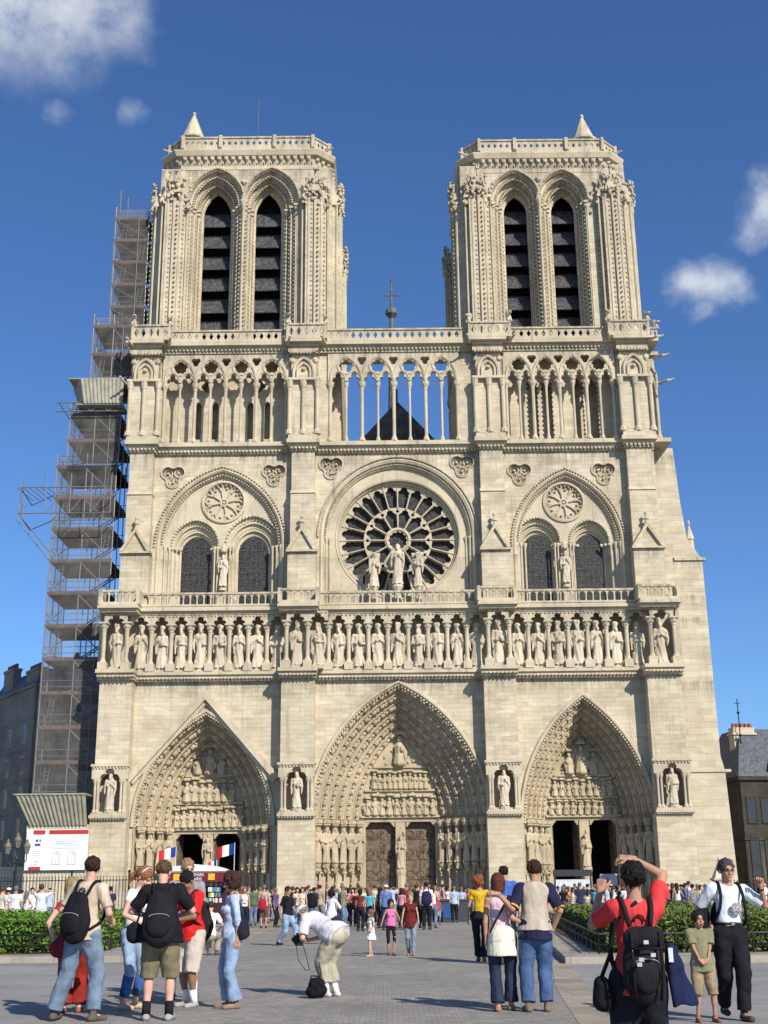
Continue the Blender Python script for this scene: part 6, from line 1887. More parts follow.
Z.append(('before the left leaf of the central doors', 'crowd before the central doors',
 [(334, 56, 'man', 'paleblue', 'grey', 175), (339, 66, 'woman', 'black', 'navy', 150), (344, 56, 'manarm', 'olive', 'jeans', 90), (350, 62, 'woman', 'white', 'black', 120), (354, 58, 'womanlong', 'red', 'navy', 5), (362, 57, 'man', 'paleyellow', 'beige', 180), (361, 50, 'woman', 'maroon', 'black', 165),
  (369, 60, 'woman', 'black', 'black', 60), (375, 66, 'man', 'cream', 'brown', 170), (347, 72, 'man', 'white', 'grey', 200), (357, 74, 'woman', 'purple', 'black', 40), (366, 76, 'man', 'grey', 'navy', 150), (372, 74, 'woman', 'red', 'jeans', 10), (329, 72, 'man', 'brown', 'black', 90)]))
Z.append(('before the pillar of the middle portal', 'crowd before the central doors',
 [(370, 51.5, 'woman', 'turquoise', 'navy', 180), (380, 54, 'womanlong', 'black', 'black', 150), (386, 51.5, 'hatman', 'blue', 'navy', 176), (391, 57, 'photo', 'paleblue', 'grey', 185), (401, 54, 'woman', 'pink', 'black', 170), (406, 60, 'man', 'maroon', 'grey', 160), (396, 68, 'woman', 'red', 'black', 20),
  (383, 72, 'man', 'grey', 'black', 90), (389, 76, 'woman', 'white', 'jeans', 40), (403, 74, 'man', 'black', 'black', 150)]))
Z.append(('before the right leaf of the central doors', 'crowd before the central doors',
 [(416, 55, 'man', 'black', 'black', 175), (425, 51, 'man', 'white', 'black', 182), (431, 53, 'womanlong', 'white', 'jeans', 172), (428, 64, 'man', 'brown', 'black', 120), (436, 60, 'child', 'red', 'grey', 20), (420, 66, 'man', 'navy', 'grey', 200), (433, 70, 'woman', 'grey', 'black', 60), (441, 72, 'man', 'pink', 'navy', 100), (413, 72, 'woman', 'beige', 'brown', 0)]))
Z.append(('between the middle portal and the third buttress', 'crowd before the third buttress',
 [(452, 62, 'man', 'paleblue', 'black', 178), (459, 66, 'man', 'paleblue', 'white', 170), (466, 68, 'woman', 'red', 'black', 30), (472, 66, 'skirt', 'paleblue', 'paleblue', 160), (446, 70, 'woman', 'white', 'grey', 50), (463, 76, 'man', 'maroon', 'black', 150), (478, 74, 'man', 'grey', 'navy', 90), (497, 70, 'woman', 'white', 'black', 10), (511, 72, 'man', 'navy', 'black', 120), (490, 78, 'man', 'red', 'grey', 60)]))
Z.append(('before the left door of the right portal', 'crowd before the right portal',
 [(558, 60, 'woman', 'black', 'navy', 160), (564, 66, 'womanlong', 'orange', 'brown', 20), (567, 62, 'womanlong', 'white', 'cream', 60), (574, 58, 'man', 'navy', 'grey', 180), (582, 70, 'man', 'brown', 'black', 90), (553, 70, 'man', 'grey', 'navy', 40), (560, 76, 'man', 'black', 'black', 150), (578, 76, 'woman', 'beige', 'black', 10), (570, 80, 'man', 'red', 'jeans', 120)]))
Z.append(('before the right door of the right portal', 'crowd before the right portal',
 [(588, 60, 'woman', 'turquoise', 'black', 150), (593, 57, 'photo', 'beige', 'navy', 182), (600, 60, 'man', 'paleblue', 'navy', 60), (606, 64, 'woman', 'brown', 'black', 30), (612, 68, 'man', 'black', 'brown', 100), (597, 74, 'woman', 'white', 'grey', 10), (618, 66, 'man', 'white', 'paleblue', 5), (624, 72, 'woman', 'grey', 'black', 45)]))
Z.append(('above the yellowing hedge', 'crowd above the right hedge',
 [(645, 62, 'woman', 'paleblue', 'navy', 20), (652, 66, 'man', 'white', 'jeans', 10), (664, 60, 'woman', 'navy', 'navy', 120), (668, 58, 'womanlong', 'white', 'brown', 178), (675, 62, 'man', 'blue', 'black', 90), (680, 58, 'man', 'white', 'black', 60), (683, 54, 'shorts', 'grey', 'beige', 185),
  (691, 63, 'woman', 'yellow', 'black', 30), (697, 55, 'capman', 'paleblue', 'white', 182), (706, 60, 'womanlong', 'brown', 'white', 160), (711, 64, 'man', 'cream', 'grey', 40), (659, 72, 'man', 'red', 'black', 200), (672, 74, 'man', 'black', 'grey', 20), (688, 74, 'woman', 'red', 'jeans', 150),
  (702, 76, 'man', 'maroon', 'black', 60), (718, 66, 'woman', 'paleblue', 'navy', 100)]))
Z.append(('below the gilded lamp', 'crowd at the right edge',
 [(758, 60, 'woman', 'white', 'black', 30), (764, 64, 'man', 'paleblue', 'grey', 170), (748, 70, 'man', 'black', 'navy', 90), (755, 74, 'woman', 'green', 'black', 200)]))
ORD = ['leftmost', 'second from left', 'third from left', 'fourth from left', 'fifth from left', 'sixth from left', 'seventh from left', 'eighth from left', 'ninth from left', 'tenth from left', 'eleventh from left', 'twelfth from left',
       'thirteenth from left', 'fourteenth from left', 'fifteenth from left', 'sixteenth from left', 'seventeenth from left', 'eighteenth from left', 'nineteenth from left', 'twentieth from left', 'rightmost']
crnd = random.Random(11)
FILL = [(0, 4), (1, 8), (2, 10), (3, 8), (4, 10), (5, 11), (6, 9), (7, 9), (8, 10), (9, 5), (10, 2)]
for zi, n_ in FILL:       # the back rows, packed closer to the doors
    a_, b_ = min(q[0] for q in Z[zi][2]), max(q[0] for q in Z[zi][2])
    for k in range(n_):
        if len(Z[zi][2]) < 20:
            Z[zi][2].append((a_ + (b_ - a_) * (k + crnd.random()) / n_, crnd.uniform(64, 86), crnd.choice(['man', 'manarm', 'woman', 'womanlong', 'womanwalk', 'photo', 'walk', 'point', 'lookup', 'lookup']), crnd.choice(['black', 'grey', 'navy', 'brown', 'beige', 'white', 'maroon', 'olive', 'cream']), crnd.choice(['black', 'grey', 'navy', 'brown', 'jeans']), crnd.uniform(0, 360)))
SK = ['fair', 'pink', 'tan', 'brown', 'fair', 'tan']
CROWD_BAGS = []
for words, grp, lst in Z:
    lst = sorted(lst)
    for i, (px, Y, pk, tc_, bc, rz) in enumerate(lst):
        me, sp = PROT[pk]
        Y = Y * .99 + crnd.uniform(-1, 1); x = G_(px, Y)
        hi_ = crnd.randrange(6)
        pos = ORD[i] if i < len(lst) - 1 else 'rightmost'
        lower = {'skirt': 'skirt', 'shorts': 'shorts', 'capman': 'shorts', 'child': 'shorts'}.get(pk, 'trousers' if bc != 'jeans' else '')
        lab = '%s in %s and %s %s, %s %s' % (KIND[pk], WORDS.get(tc_, tc_), WORDS.get(bc, bc), lower, pos, words)
        lab = ' '.join(lab.replace(' ,', ',').split())
        wd = lab.split()
        if len(wd) > 16:
            lab = '%s in %s, %s %s' % (KIND[pk], WORDS.get(tc_, tc_), pos, words); wd = lab.split()
        if len(wd) > 16:
            lab = '%s in %s, %s %s' % ({'womanlong': 'woman', 'womanwalk': 'woman', 'lookup': 'person', 'skirt': 'woman', 'child': 'child', 'woman': 'woman'}.get(pk, 'man'), WORDS.get(tc_, tc_), pos, words); wd = lab.split()
        root = thing('person', (x, Y, 0), lab, 'person', grp); root.rotation_euler = (0, 0, R(rz + crnd.uniform(-12, 12)))
        k_ = crnd.uniform(.94, 1.05); root.scale = (k_ * crnd.uniform(.97, 1.08), k_, k_)
        cols = dict(body=skin(SKINS[SK[crnd.randrange(6)]]), top=cloth(CN[tc_]), bottom=cloth(CN[bc], 'denim' if bc == 'jeans' else 'cloth'), shoe1=cloth((.05, .04, .035) if crnd.random() < .7 else (.5, .5, .5)), hair=cloth(HC[hi_], 'hair'), cap=cloth(CN['white']))
        cols['shoe2'] = cols['shoe1']
        for part, m_ in me.items():
            if len(m_.materials) == 0: m_.materials.append(cols[part])
            nm = dict(body='body', top='shirt', bottom='skirt' if pk == 'skirt' else lower if lower == 'shorts' else 'trousers', shoe1='shoe', shoe2='shoe', hair='hair', cap='cap')[part]
            o = bpy.data.objects.new(nm, m_); COL.objects.link(o); o.parent = root
            o.material_slots[0].link = 'OBJECT'; o.material_slots[0].material = cols[part]
# bags carried in the crowd
def crowd_bag(px, Y, z, col, label, r=.17):
    o = item('backpack' if r > .18 else 'handbag', G_(px, Y * .99), Y * .99 - .22, 0, label, 'backpack' if r > .18 else 'bag', 'bags carried in the crowd')
    q = SDF((-.3, -.2, z - .35), (.3, .2, z + .35), .02); q.cone((0, 0, z + .08), (0, 0, z - .08), r, r * 1.1, .03, ((0, 1, 0), .6)); q.folds(.006, 20, 20, 1); add_child(o, 'bag', q.mesh(), cloth(col))
    m = MB(); m.tube([(-r * .6, .05, z + r), (-r * .3, .08, z + r + .22), (r * .3, .08, z + r + .22), (r * .6, .05, z + r)], .018, 4); mb_child(o, 'strap', m, cloth(col))
crowd_bag(425, 51, 1.2, (.02, .02, .06), 'navy rucksack on the man in white before the right leaf of the central doors', .2)
crowd_bag(314, 58, 1.12, (.01, .01, .02), 'round dark rucksack in the crowd before the second buttress', .26)
crowd_bag(267, 56, 1.0, (.35, .02, .04), 'red handbag on the back of the brown-skirted walker right of the souvenir stand', .17)
crowd_bag(37, 49, 1.0, (.02, .02, .025), 'black handbag of the long-haired woman in white above the bright green hedge', .17)
crowd_bag(3, 50, 1.05, (.03, .04, .12), 'navy rucksack in the crowd above the bright green hedge', .21)
# person sitting on the kerb, and the grey bollard-like bin by the right portal
sp = dict(h=1.7, vox=.02, hip=.5, lean=(14, 0, 0), top=dict(hem=.9, sleeve=.7, loose=.03), topc=(.8, .8, .8), bottom=dict(loose=.03), botc=(.35, .3, .25), hairc=(.05, .03, .02), feet=((.12, -.42, .09), (-.1, -.4, .09)), L=((.14, -.35, .6), (.8, .3, 0)), R=((-.14, -.35, .6), (-.8, .3, 0)))
person(sp, -4.4, 31.5, 170, 'person in white sitting on the kerb behind the curly-haired woman in blue')
o = item('litter_bin', 9.3, 62, 0, 'pale stone litter bin standing before the left door of the right portal', 'bin')
m = MB(); m.lathe(0, 0, [(.42, 0), (.45, .1), (.45, .95), (.5, 1.0), (.5, 1.1), (.4, 1.14)], 14); mb_child(o, 'drum', m, M_PALE, True)
m = MB(); m.lathe(0, 0, [(.3, 1.145), (.28, 1.18)], 12); mb_child(o, 'lid', m, M_IRON0 if 'M_IRON0' in globals() else plain('bin_lid', (.05, .05, .05), .5, bstr=0))
# dark plinth in front of the middle portal with a visitor leaning on it
o = item('display_plinth', 3.2, 63.5, 0, 'low dark grey display block before the right leaf of the central doors', 'plinth')
m = MB(); m.box(-.75, .75, -.5, .5, 0, 1.0); m.box(-.8, .8, -.55, .55, 1.0, 1.08); mb_child(o, 'block', m, plain('dark_metal', (.05, .06, .065), .5, bstr=0))
m = MB(); m.box(-.7, -.1, -.53, -.505, .2, .85); mb_child(o, 'poster', m, plain('poster_blue', (.03, .08, .25), .5, bstr=0))
# pigeons? none are visible; a board near the right portal
o = item('information_board', 11.9, 82, 0, 'white framed information board at the left door of the right portal', 'sign board')
m = MB(); m.box(-1.1, 1.1, 0, .08, .7, 2.1); mb_child(o, 'panel', m, plain('board_white', (.6, .62, .64), .5, bstr=0, var=.2))
m = MB(); m.box(-1.2, -1.1, -.03, .11, 0, 2.6); m.box(1.1, 1.2, -.03, .11, 0, 2.6); m.box(-1.25, 1.25, -.05, .15, 2.3, 2.7); mb_child(o, 'frame', m, plain('board_frame', (.04, .04, .045), .5, bstr=0))
# ================================================================== setting
def ground_mat(name, c1, c2, scale, pattern='cobble', bs=0.5):
    m, nt, b = new_mat(name)
    g = nn(nt, 'ShaderNodeNewGeometry'); pos = g.outputs['Position']
    n1 = noise(nt, pos, .25, 6, .7)
    col = mixc(nt, ramp(nt, n1, .35, .65), c1, c2)
    if pattern in ('cobble', 'slab'):
        br = nn(nt, 'ShaderNodeTexBrick')
        br.inputs['Scale'].default_value = scale
        br.inputs['Brick Width'].default_value = .55 if pattern == 'cobble' else 1.2
        br.inputs['Row Height'].default_value = .4 if pattern == 'cobble' else .8
        br.inputs['Mortar Size'].default_value = .03 if pattern == 'cobble' else .008
        br.inputs['Color1'].default_value = (.74, .74, .74, 1); br.inputs['Color2'].default_value = (1.08, 1.06, 1.04, 1)
        br.inputs['Mortar'].default_value = (.6, .6, .6, 1)
        rn = nn(nt, 'ShaderNodeVectorMath', operation='MULTIPLY_ADD')
        nz = nn(nt, 'ShaderNodeTexNoise'); nz.inputs['Scale'].default_value = 2.5
        nt.links.new(pos, nz.inputs['Vector'])
        nt.links.new(nz.outputs['Color'], rn.inputs[0]); rn.inputs[1].default_value = (.05,) * 3; nt.links.new(pos, rn.inputs[2])
        nt.links.new(rn.outputs[0], br.inputs['Vector'])
        col = mixc(nt, 1.0, col, br.outputs['Color'], 'MULTIPLY')
        inv = nn(nt, 'ShaderNodeMath', operation='SUBTRACT'); inv.inputs[0].default_value = 1; nt.links.new(br.outputs['Fac'], inv.inputs[1])
        bump(nt, b, inv.outputs[0], bs, .012)
    else:
        bump(nt, b, noise(nt, pos, 60, 3, .6), bs, .006)
    n2 = noise(nt, pos, 30.0, 4, .7)
    col = mixc(nt, .5, col, mixc(nt, ramp(nt, n2, .3, .7), (.75, .75, .75), (1.15, 1.15, 1.15)), 'MULTIPLY')
    st = noise(nt, pos, .9, 6, .75)
    col = mixc(nt, mul(nt, ramp(nt, st, .48, .70), .5), col, tuple(c * .5 for c in c1))
    sp = noise(nt, pos, 11, 2, .5)
    col = mixc(nt, mul(nt, ramp(nt, sp, .72, .76), .5), col, tuple(c * .35 for c in c1))
    nt.links.new(col, b.inputs['Base Color']); b.inputs['Roughness'].default_value = .85
    return m
M_GROUND = ground_mat('forecourt_paving', (.27, .255, .235), (.31, .295, .27), 1.0, 'slab')
M_COB = ground_mat('granite_setts', (.29, .27, .24), (.36, .335, .295), 4.2)
M_ASPH = ground_mat('grey_asphalt', (.26, .25, .23), (.32, .308, .285), 1, 'asphalt')
M_STRIP = ground_mat('beige_slabs', (.34, .29, .22), (.40, .345, .265), .9, 'slab')
M_KERB = ground_mat('kerb_stone', (.33, .30, .25), (.41, .37, .31), .8, 'slab')
M_SOIL = ground_mat('planting_soil', (.10, .075, .05), (.14, .10, .07), 1, 'asphalt')
M_IRON = plain('painted_iron', (.012, .016, .015), .5, bstr=0)

def sheet(name, pts, z, mat, th=0.0):
    m = MB(); n = len(pts)
    m.add([(x, y, z) for x, y in pts], [tuple(range(n))])
    if th:
        m.add([(x, y, z - th) for x, y in pts] + [(x, y, z) for x, y in pts], [(i, (i + 1) % n, n + (i + 1) % n, n + i) for i in range(n)])
    o = m.build(name, mat, origin=(pts[0][0], pts[0][1], z)); return tag(o, kind='structure')
sheet('ground', [(-1500, -300), (1500, -300), (1500, 2500), (-1500, 2500)], 0, M_GROUND)
sheet('asphalt_road', [(-60, -20), (60, -20), (60, 28.3), (-60, 28.3)], .004, M_ASPH)
sheet('cobbled_path', [(-5.0, -20), (1.25, -20), (1.25, -5), (2.15, 15.0), (2.6, 20.5), (4.05, 33), (4.9, 58), (4.9, 72), (-4.6, 72), (-4.6, 43), (-4.4, 30), (-4.4, -20)][2:] if False else
      [(-4.4, -20), (1.6, -20), (1.95, 10), (2.15, 15.0), (2.6, 20.5), (4.05, 33), (4.9, 58), (4.9, 74), (-5.2, 74), (-4.6, 43), (-4.4, 30)], .008, M_COB)
sheet('stone_path', [(1.6, -20), (1.95, 10), (2.15, 15.0), (2.6, 20.5), (3.55, 28.3), (3.7, 25.6), (3.45, 23.4), (2.65, 16.2), (2.4, 10), (2.2, -20)][:5] + [(3.75, 26.9), (3.2, 21.5), (2.66, 16.2), (2.5, 10), (2.3, -20)], .012, M_STRIP)
sheet('stone_path', [(-5.3, 28.8), (-4.4, 28.8), (-4.6, 43), (-5.2, 74), (-6.3, 74), (-5.7, 43)], .012, M_STRIP)
# raised beds with a kerb
def bed(pts, inset, name='kerb'):
    sheet(name, pts, .14, M_KERB, .14)
bedR = [(3.62, 26.6), (40, 26.0), (40, 58), (5.35, 58), (4.15, 33)]
bedL = [(-40, 29.0), (-5.6, 29.2), (-5.9, 43), (-6.6, 58), (-40, 58)]
bed(bedR, .3); bed(bedL, .3)
sheet('soil_ground', [(4.55, 27.9), (39.5, 27.3), (39.5, 57), (6.4, 57)], .145, M_SOIL)
sheet('soil_ground', [(-39.5, 30.2), (-6.85, 30.4), (-8.6, 57), (-39.5, 57)], .145, M_SOIL)

# clipped hedges made of leaves
def leaf_mat(name, a, b_, c):
    m, nt, b = new_mat(name)
    g = nn(nt, 'ShaderNodeNewGeometry')
    col = mixc(nt, ramp(nt, noise(nt, g.outputs['Position'], 1.6, 5, .7), .35, .65), a, b_)
    col = mixc(nt, ramp(nt, noise(nt, g.outputs['Position'], 9, 3, .6), .5, .7), col, c)
    nt.links.new(col, b.inputs['Base Color']); b.inputs['Roughness'].default_value = .6
    b.inputs['Transmission Weight'].default_value = 0
    return m
M_LEAF = leaf_mat('hedge_leaves', (.085, .18, .02), (.13, .25, .03), (.19, .26, .05))
M_LEAF2 = leaf_mat('dry_hedge_leaves', (.085, .14, .025), (.14, .19, .04), (.24, .21, .09))
M_TWIG = plain('hedge_core', (.03, .035, .015), .9)
rng = np.random.default_rng(5)
def leaves(C, size, up=0.5, jit=.9):
    n = len(C)
    d = rng.normal(size=(n, 3)); d[:, 2] = np.abs(d[:, 2]) + up; d /= np.linalg.norm(d, axis=1)[:, None]
    a = np.cross(d, rng.normal(size=(n, 3))); a /= np.linalg.norm(a, axis=1)[:, None]; b = np.cross(d, a)
    s = size * (.6 + jit * rng.random((n, 1)))
    V = np.stack([C - a * s, C + b * s * .45, C + a * s, C - b * s * .45], 1).reshape(-1, 3)
    Q = np.arange(4 * n).reshape(-1, 4)
    return V, Q
def hedge(name, quad, h, label, mat, n):
    """quad: front-left, front-right, back-right, back-left on plan"""
    q = np.array(quad, float)
    root_loc = (q[:, 0].mean(), q[:, 1].mean(), .14)
    o = thing(name, root_loc, label, 'hedge', 'clipped hedges round the forecourt beds')
    def P(u, v, w): 
        p = (q[0] * (1 - u)[:, None] + q[1] * u[:, None]) * (1 - v)[:, None] + (q[3] * (1 - u)[:, None] + q[2] * u[:, None]) * v[:, None]
        return np.column_stack([p, w])
    L = np.linalg.norm(q[1] - q[0]); D = np.linalg.norm(q[3] - q[0])
    pts = []
    def hz(u, v): return h + .05 * np.sin(u * L * 1.7) + .04 * np.sin(v * D * 2.3 + u * 9) + .05 * np.sin(u * L * 4.3 + 1) * np.sin(v * D * 5.1) - .12 * (v < .15 / D * 2)
    # visible faces: top, front, ends
    m1 = int(n * .62); u, v = rng.random(m1), rng.random(m1) ** 1.6
    pts.append(P(u, v, hz(u, v) + rng.normal(0, .055, m1) + (rng.random(m1) < .04) * rng.random(m1) * .16 - .02))
    m2 = int(n * .28); u = rng.random(m2); v = np.abs(rng.normal(0, .08 / D, m2)); w = rng.random(m2) * h + .16
    pts.append(P(u, v, w))
    m3 = n - m1 - m2; v = rng.random(m3); w = rng.random(m3) * h + .16
    e = rng.random(m3) < .5; u = np.where(e, np.abs(rng.normal(0, .08 / L, m3)), 1 - np.abs(rng.normal(0, .08 / L, m3)))
    pts.append(P(u, v, w))
    C = np.concatenate(pts)
    me = np_mesh('foliage', leaves(C - np.array(root_loc), .05), False); me.materials.append(mat)
    place('foliage', me, root_loc, o)
    m = MB(); cen = q.mean(0)
    qi = [tuple(cen + (p - cen) * np.array([1 - .12 / L * 2, 1 - .12 / max(D, 1) * 2])) for p in q]
    m.hexa([(x, y, .15) for x, y in qi], [(x, y, h - .07) for x, y in qi])
    m.build('stems', M_TWIG, o)
hedge('hedge', [(-30, 30.6), (-7.0, 30.75), (-7.5, 40), (-30, 40)], .92, 'bright green clipped hedge behind the man with the teardrop rucksack', M_LEAF, 42000)
hedge('hedge', [(4.75, 28.1), (26, 27.8), (26, 40), (6.0, 40)], .86, 'green and yellowing clipped hedge behind the yawning boy', M_LEAF2, 42000)
hedge('hedge', [(6.0, 40), (24, 40), (26, 55), (7.2, 55)], .84, 'farther hedge running back towards the south portal behind the yellowing one', M_LEAF2, 12000)

# low iron rails round the beds
def low_rail(name, pts, h, label, grp):
    o = thing(name, (pts[0][0], pts[0][1], .14), label, 'railing', grp)
    m = MB(); ps = []
    for (a, b) in zip(pts, pts[1:]):
        m.tube([(*a, .14 + h), (*b, .14 + h)], .025, 5); m.tube([(*a, .14 + h * .45), (*b, .14 + h * .45)], .015, 4)
        L = math.dist(a, b); n = max(1, int(L / 1.6))
        for k in range(n + 1):
            x, y = a[0] + (b[0] - a[0]) * k / n, a[1] + (b[1] - a[1]) * k / n
            ps.append((x, y))
    m.build('rails', M_IRON, o)
    for x, y in ps: m = MB(); m.tube([(x, y, .14), (x, y, .16 + h)], .022, 5); m.build('post', M_IRON, o)
low_rail('low_railing', [(-30, 30.3), (-6.8, 30.45), (-7.5, 42)], .42, 'low dark iron rail along the bright green hedge', 'low rails round the hedge beds')
low_rail('low_railing', [(26, 27.5), (4.5, 27.75), (6.9, 55)], .40, 'low dark iron rail along the yellowing hedge behind the boy', 'low rails round the hedge beds')

# spiked iron fences before the church
def iron_fence(x0, x1, y, h, label, step=.22):
    o = thing('iron_fence', (x0, y, 0), label, 'fence', 'iron fences beside the church')
    m = MB(); n = int((x1 - x0) / step)
    for k in range(n + 1):
        x = x0 + (x1 - x0) * k / n
        m.tube([(x, y, 0), (x, y, h)], .022, 4); m.blob(x, y, h + .05, .035, .035, .09)
    for z in (.25, h - .2): m.box(x0, x1, y - .02, y + .02, z, z + .06)
    m.build('railing', M_IRON, o)
    for k in range(int((x1 - x0) / 4) + 1):
        p = MB(); x = x0 + 4 * k; p.tube([(x, y, 0), (x, y, h + .35)], .06, 6); p.blob(x, y, h + .4, .1, .1, .14); p.build('post', M_IRON, o)
iron_fence(-30, -13.3, 88.5, 2.6, 'black spiked iron fence in front of the white site board')
iron_fence(24.0, 34, 90.0, 1.9, 'black spiked iron fence beside the stone gate pier')
# stone gate pier with a pyramid cap
o = thing('gate_pier', (23.2, 89, 0), 'small pale stone gate pier with a pointed cap at the foot of the right buttress', 'gate pier')
m = MB(); m.box(22.75, 23.75, 88.6, 89.6, 0, 2.0); m.box(22.65, 23.85, 88.5, 89.7, 2.0, 2.15)
m.build('shaft', M_WALL, o)
m = MB(); m.hexa([(22.75, 88.6, 2.15), (23.75, 88.6, 2.15), (23.75, 89.6, 2.15), (22.75, 89.6, 2.15)], [(23.2, 89.05, 3.3), (23.3, 89.05, 3.3), (23.3, 89.15, 3.3), (23.2, 89.15, 3.3)]); m.blob(23.25, 89.1, 3.4, .12, .12, .2)
m.build('cap', M_PALE, o)

# ---------------------------------------------------------------- scaffolding on the north side
def mesh_net():
    m, nt, b = new_mat('scaffold_net')
    out = nt.nodes['Material Output']
    tr = nn(nt, 'ShaderNodeBsdfTransparent'); mx = nn(nt, 'ShaderNodeMixShader')
    g = nn(nt, 'ShaderNodeNewGeometry')
    f = noise(nt, g.outputs['Position'], .7, 5, .65)
    r = nn(nt, 'ShaderNodeMapRange'); r.inputs[1].default_value = .3; r.inputs[2].default_value = .75; r.inputs[3].default_value = .12; r.inputs[4].default_value = .42
    nt.links.new(f, r.inputs[0]); nt.links.new(r.outputs[0], mx.inputs[0])
    b.inputs['Base Color'].default_value = (.24, .23, .21, 1); b.inputs['Roughness'].default_value = .9
    nt.links.new(tr.outputs[0], mx.inputs[1]); nt.links.new(b.outputs[0], mx.inputs[2]); nt.links.new(mx.outputs[0], out.inputs[0])
    return m
M_NET = mesh_net()
M_TUBE = plain('galvanised_tube', (.25, .25, .26), .5, metal=.3, bstr=0)
M_DECK = plain('scaffold_boards', (.14, .10, .08), .85, var=.3, scale=2)
M_KICK = plain('toe_board', (.16, .10, .085), .8, var=.3, scale=2)
M_CORR = plain('corrugated_sheet', (.33, .315, .24), .65, var=.15, scale=1.2)
M_WHITE = plain('white_board', (.78, .79, .80), .6, var=.03, bstr=0)
M_RED = plain('red_band', (.50, .035, .03), .6, bstr=0)
SC = thing('scaffolding', (-24.5, 97, 0), 'tall tube scaffolding with netting and board decks against the side of the church', 'scaffolding')
cl_ = MB(); fr = MB(); dk = MB(); kb = MB(); nt_ = MB()
def bay(xa, xb, ya, yb, z0, z1, lift, nx):
    nl = round((z1 - z0) / lift); xs = [xa + (xb - xa) * k / nx for k in range(nx + 1)]
    for x in xs:
        for y in (ya, ya + (yb - ya) * .33, ya + (yb - ya) * .66, yb): fr.tube([(x, y, z0), (x, y, z1 + 1.2)], .045, 5)
    fr.tube([(xb - .9, ya - .1, z0), (xb - .9, ya - .1, z1)], .04, 4)
    for l in range(nl + 1):
        z = z0 + (z1 - z0) * l / nl
        if l > 0 or z0 > 10:
            d_ = MB(); d_.box(xa, xb, ya, yb, z - .07, z); d_.build('deck', M_DECK, SC)
            kb.box(xa - .02, xb + .02, ya - .05, ya - .02, z - .08, z + .17)
            kb.box(xa - .05, xa - .02, ya, yb, z - .08, z + .17)
        for hgt in (.5, 1.0):
            fr.tube([(xa, ya - .03, z + hgt), (xb, ya - .03, z + hgt)], .028, 4); fr.tube([(xa - .03, ya, z + hgt), (xa - .03, yb, z + hgt)], .028, 4)
        for y in (ya, ya + (yb - ya) * .33, ya + (yb - ya) * .66, yb): fr.tube([(xa, y, z - .1), (xb, y, z - .1)], .04, 4)
        for hgt in (.5, 1.0): fr.tube([(xa, yb, z + hgt), (xb, yb, z + hgt)], .028, 4)
        for q in range(3):      # odds and ends left on the boards
            ax_ = random.uniform(xa + .2, xb - .8); ay_ = random.uniform(ya + .3, yb - 1); cl_.box(ax_, ax_ + random.uniform(.2, .9), ay_, ay_ + random.uniform(.2, .7), z + .002, z + random.uniform(.1, .9))
        if l < nl:              # ladder
            lx = xa + .5 + (l % 2) * (xb - xa - 1.4)
            for e in (0, .35): fr.tube([(lx + e, ya + .25, z), (lx + e + .25, ya + .3, z + lift)], .025, 4)
            for q in range(8): fr.tube([(lx + .03 * q, ya + .27, z + .15 + q * lift / 8.5), (lx + .35 + .03 * q, ya + .27, z + .15 + q * lift / 8.5)], .018, 3)
        if l < nl:
            zz = z + lift
            k = (l + nx) % nx
            a, b = (xs[-2], xs[-1]) if nx > 1 else (xs[0], xs[1])
            fr.tube([(a, ya - .06, zz - .15), (b, ya - .06, z + .1)], .04, 4)
            fr.tube([(xa - .06, ya, z + .1), (xa - .06, yb, zz - .1)], .035, 4)
            # stair flight inside
            fr.tube([(xa + .4, yb - .8, z), (xb - .5, yb - .8, zz)], .06, 4); fr.tube([(xa + .4, yb - .2, z), (xb - .5, yb - .2, zz)], .06, 4)
    for (p, q) in (((xa - .08, ya - .08), (xb, ya - .08)), ((xa - .08, ya - .08), (xa - .08, yb))):
        nt_.add([(*p, z0), (*q, z0), (*q, z1 + .9), (*p, z1 + .9)], [(0, 1, 2, 3)])
bay(-27.3, -22.3, 96.2, 101.5, 8.6, 35.6, 2.7, 2)
bay(-26.5, -22.2, 96.2, 101.5, 35.6, 40.3, 2.35, 2)
bay(-25.1, -21.6, 96.6, 101, 43.4, 48.7, 2.65, 2)
bay(-23.9, -20.9, 97.2, 101, 48.7, 59.7, 2.2, 1)
# cantilevered loading platform
for z in (31.0, 33.2):
    P = [(-29.7, 95.6), (-29.6, 94.2), (-22.2, 94.2), (-22.2, 96.2), (-27.3, 96.2), (-30.0, 99)]
    for a, b in zip(P, P[1:] + P[:1]): fr.tube([(*a, z), (*b, z)], .05, 4)
P1 = [(-29.7, 95.6), (-29.6, 94.2), (-27.5, 94.2), (-25.5, 94.2), (-23.8, 94.2), (-22.2, 94.2)]
for k, a in enumerate(P1):
    fr.tube([(*a, 31.0 - .0), (*a, 34.4)], .04, 4)
    if k + 1 < len(P1):
        fr.tube([(*a, 31.0), (*P1[k + 1], 33.2)], .035, 4)
fr.tube([(-30.2, 95.6, 31), (-27.3, 96.2, 27.5)], .045, 4); fr.tube([(-29.6, 94.2, 31), (-27.3, 96.2, 28.2)], .045, 4)
for k in range(6): fr.tube([(-30.0 + k * .5, 94.6, 33.3), (-29.6 + k * .5, 98, 33.3)], .03, 4)
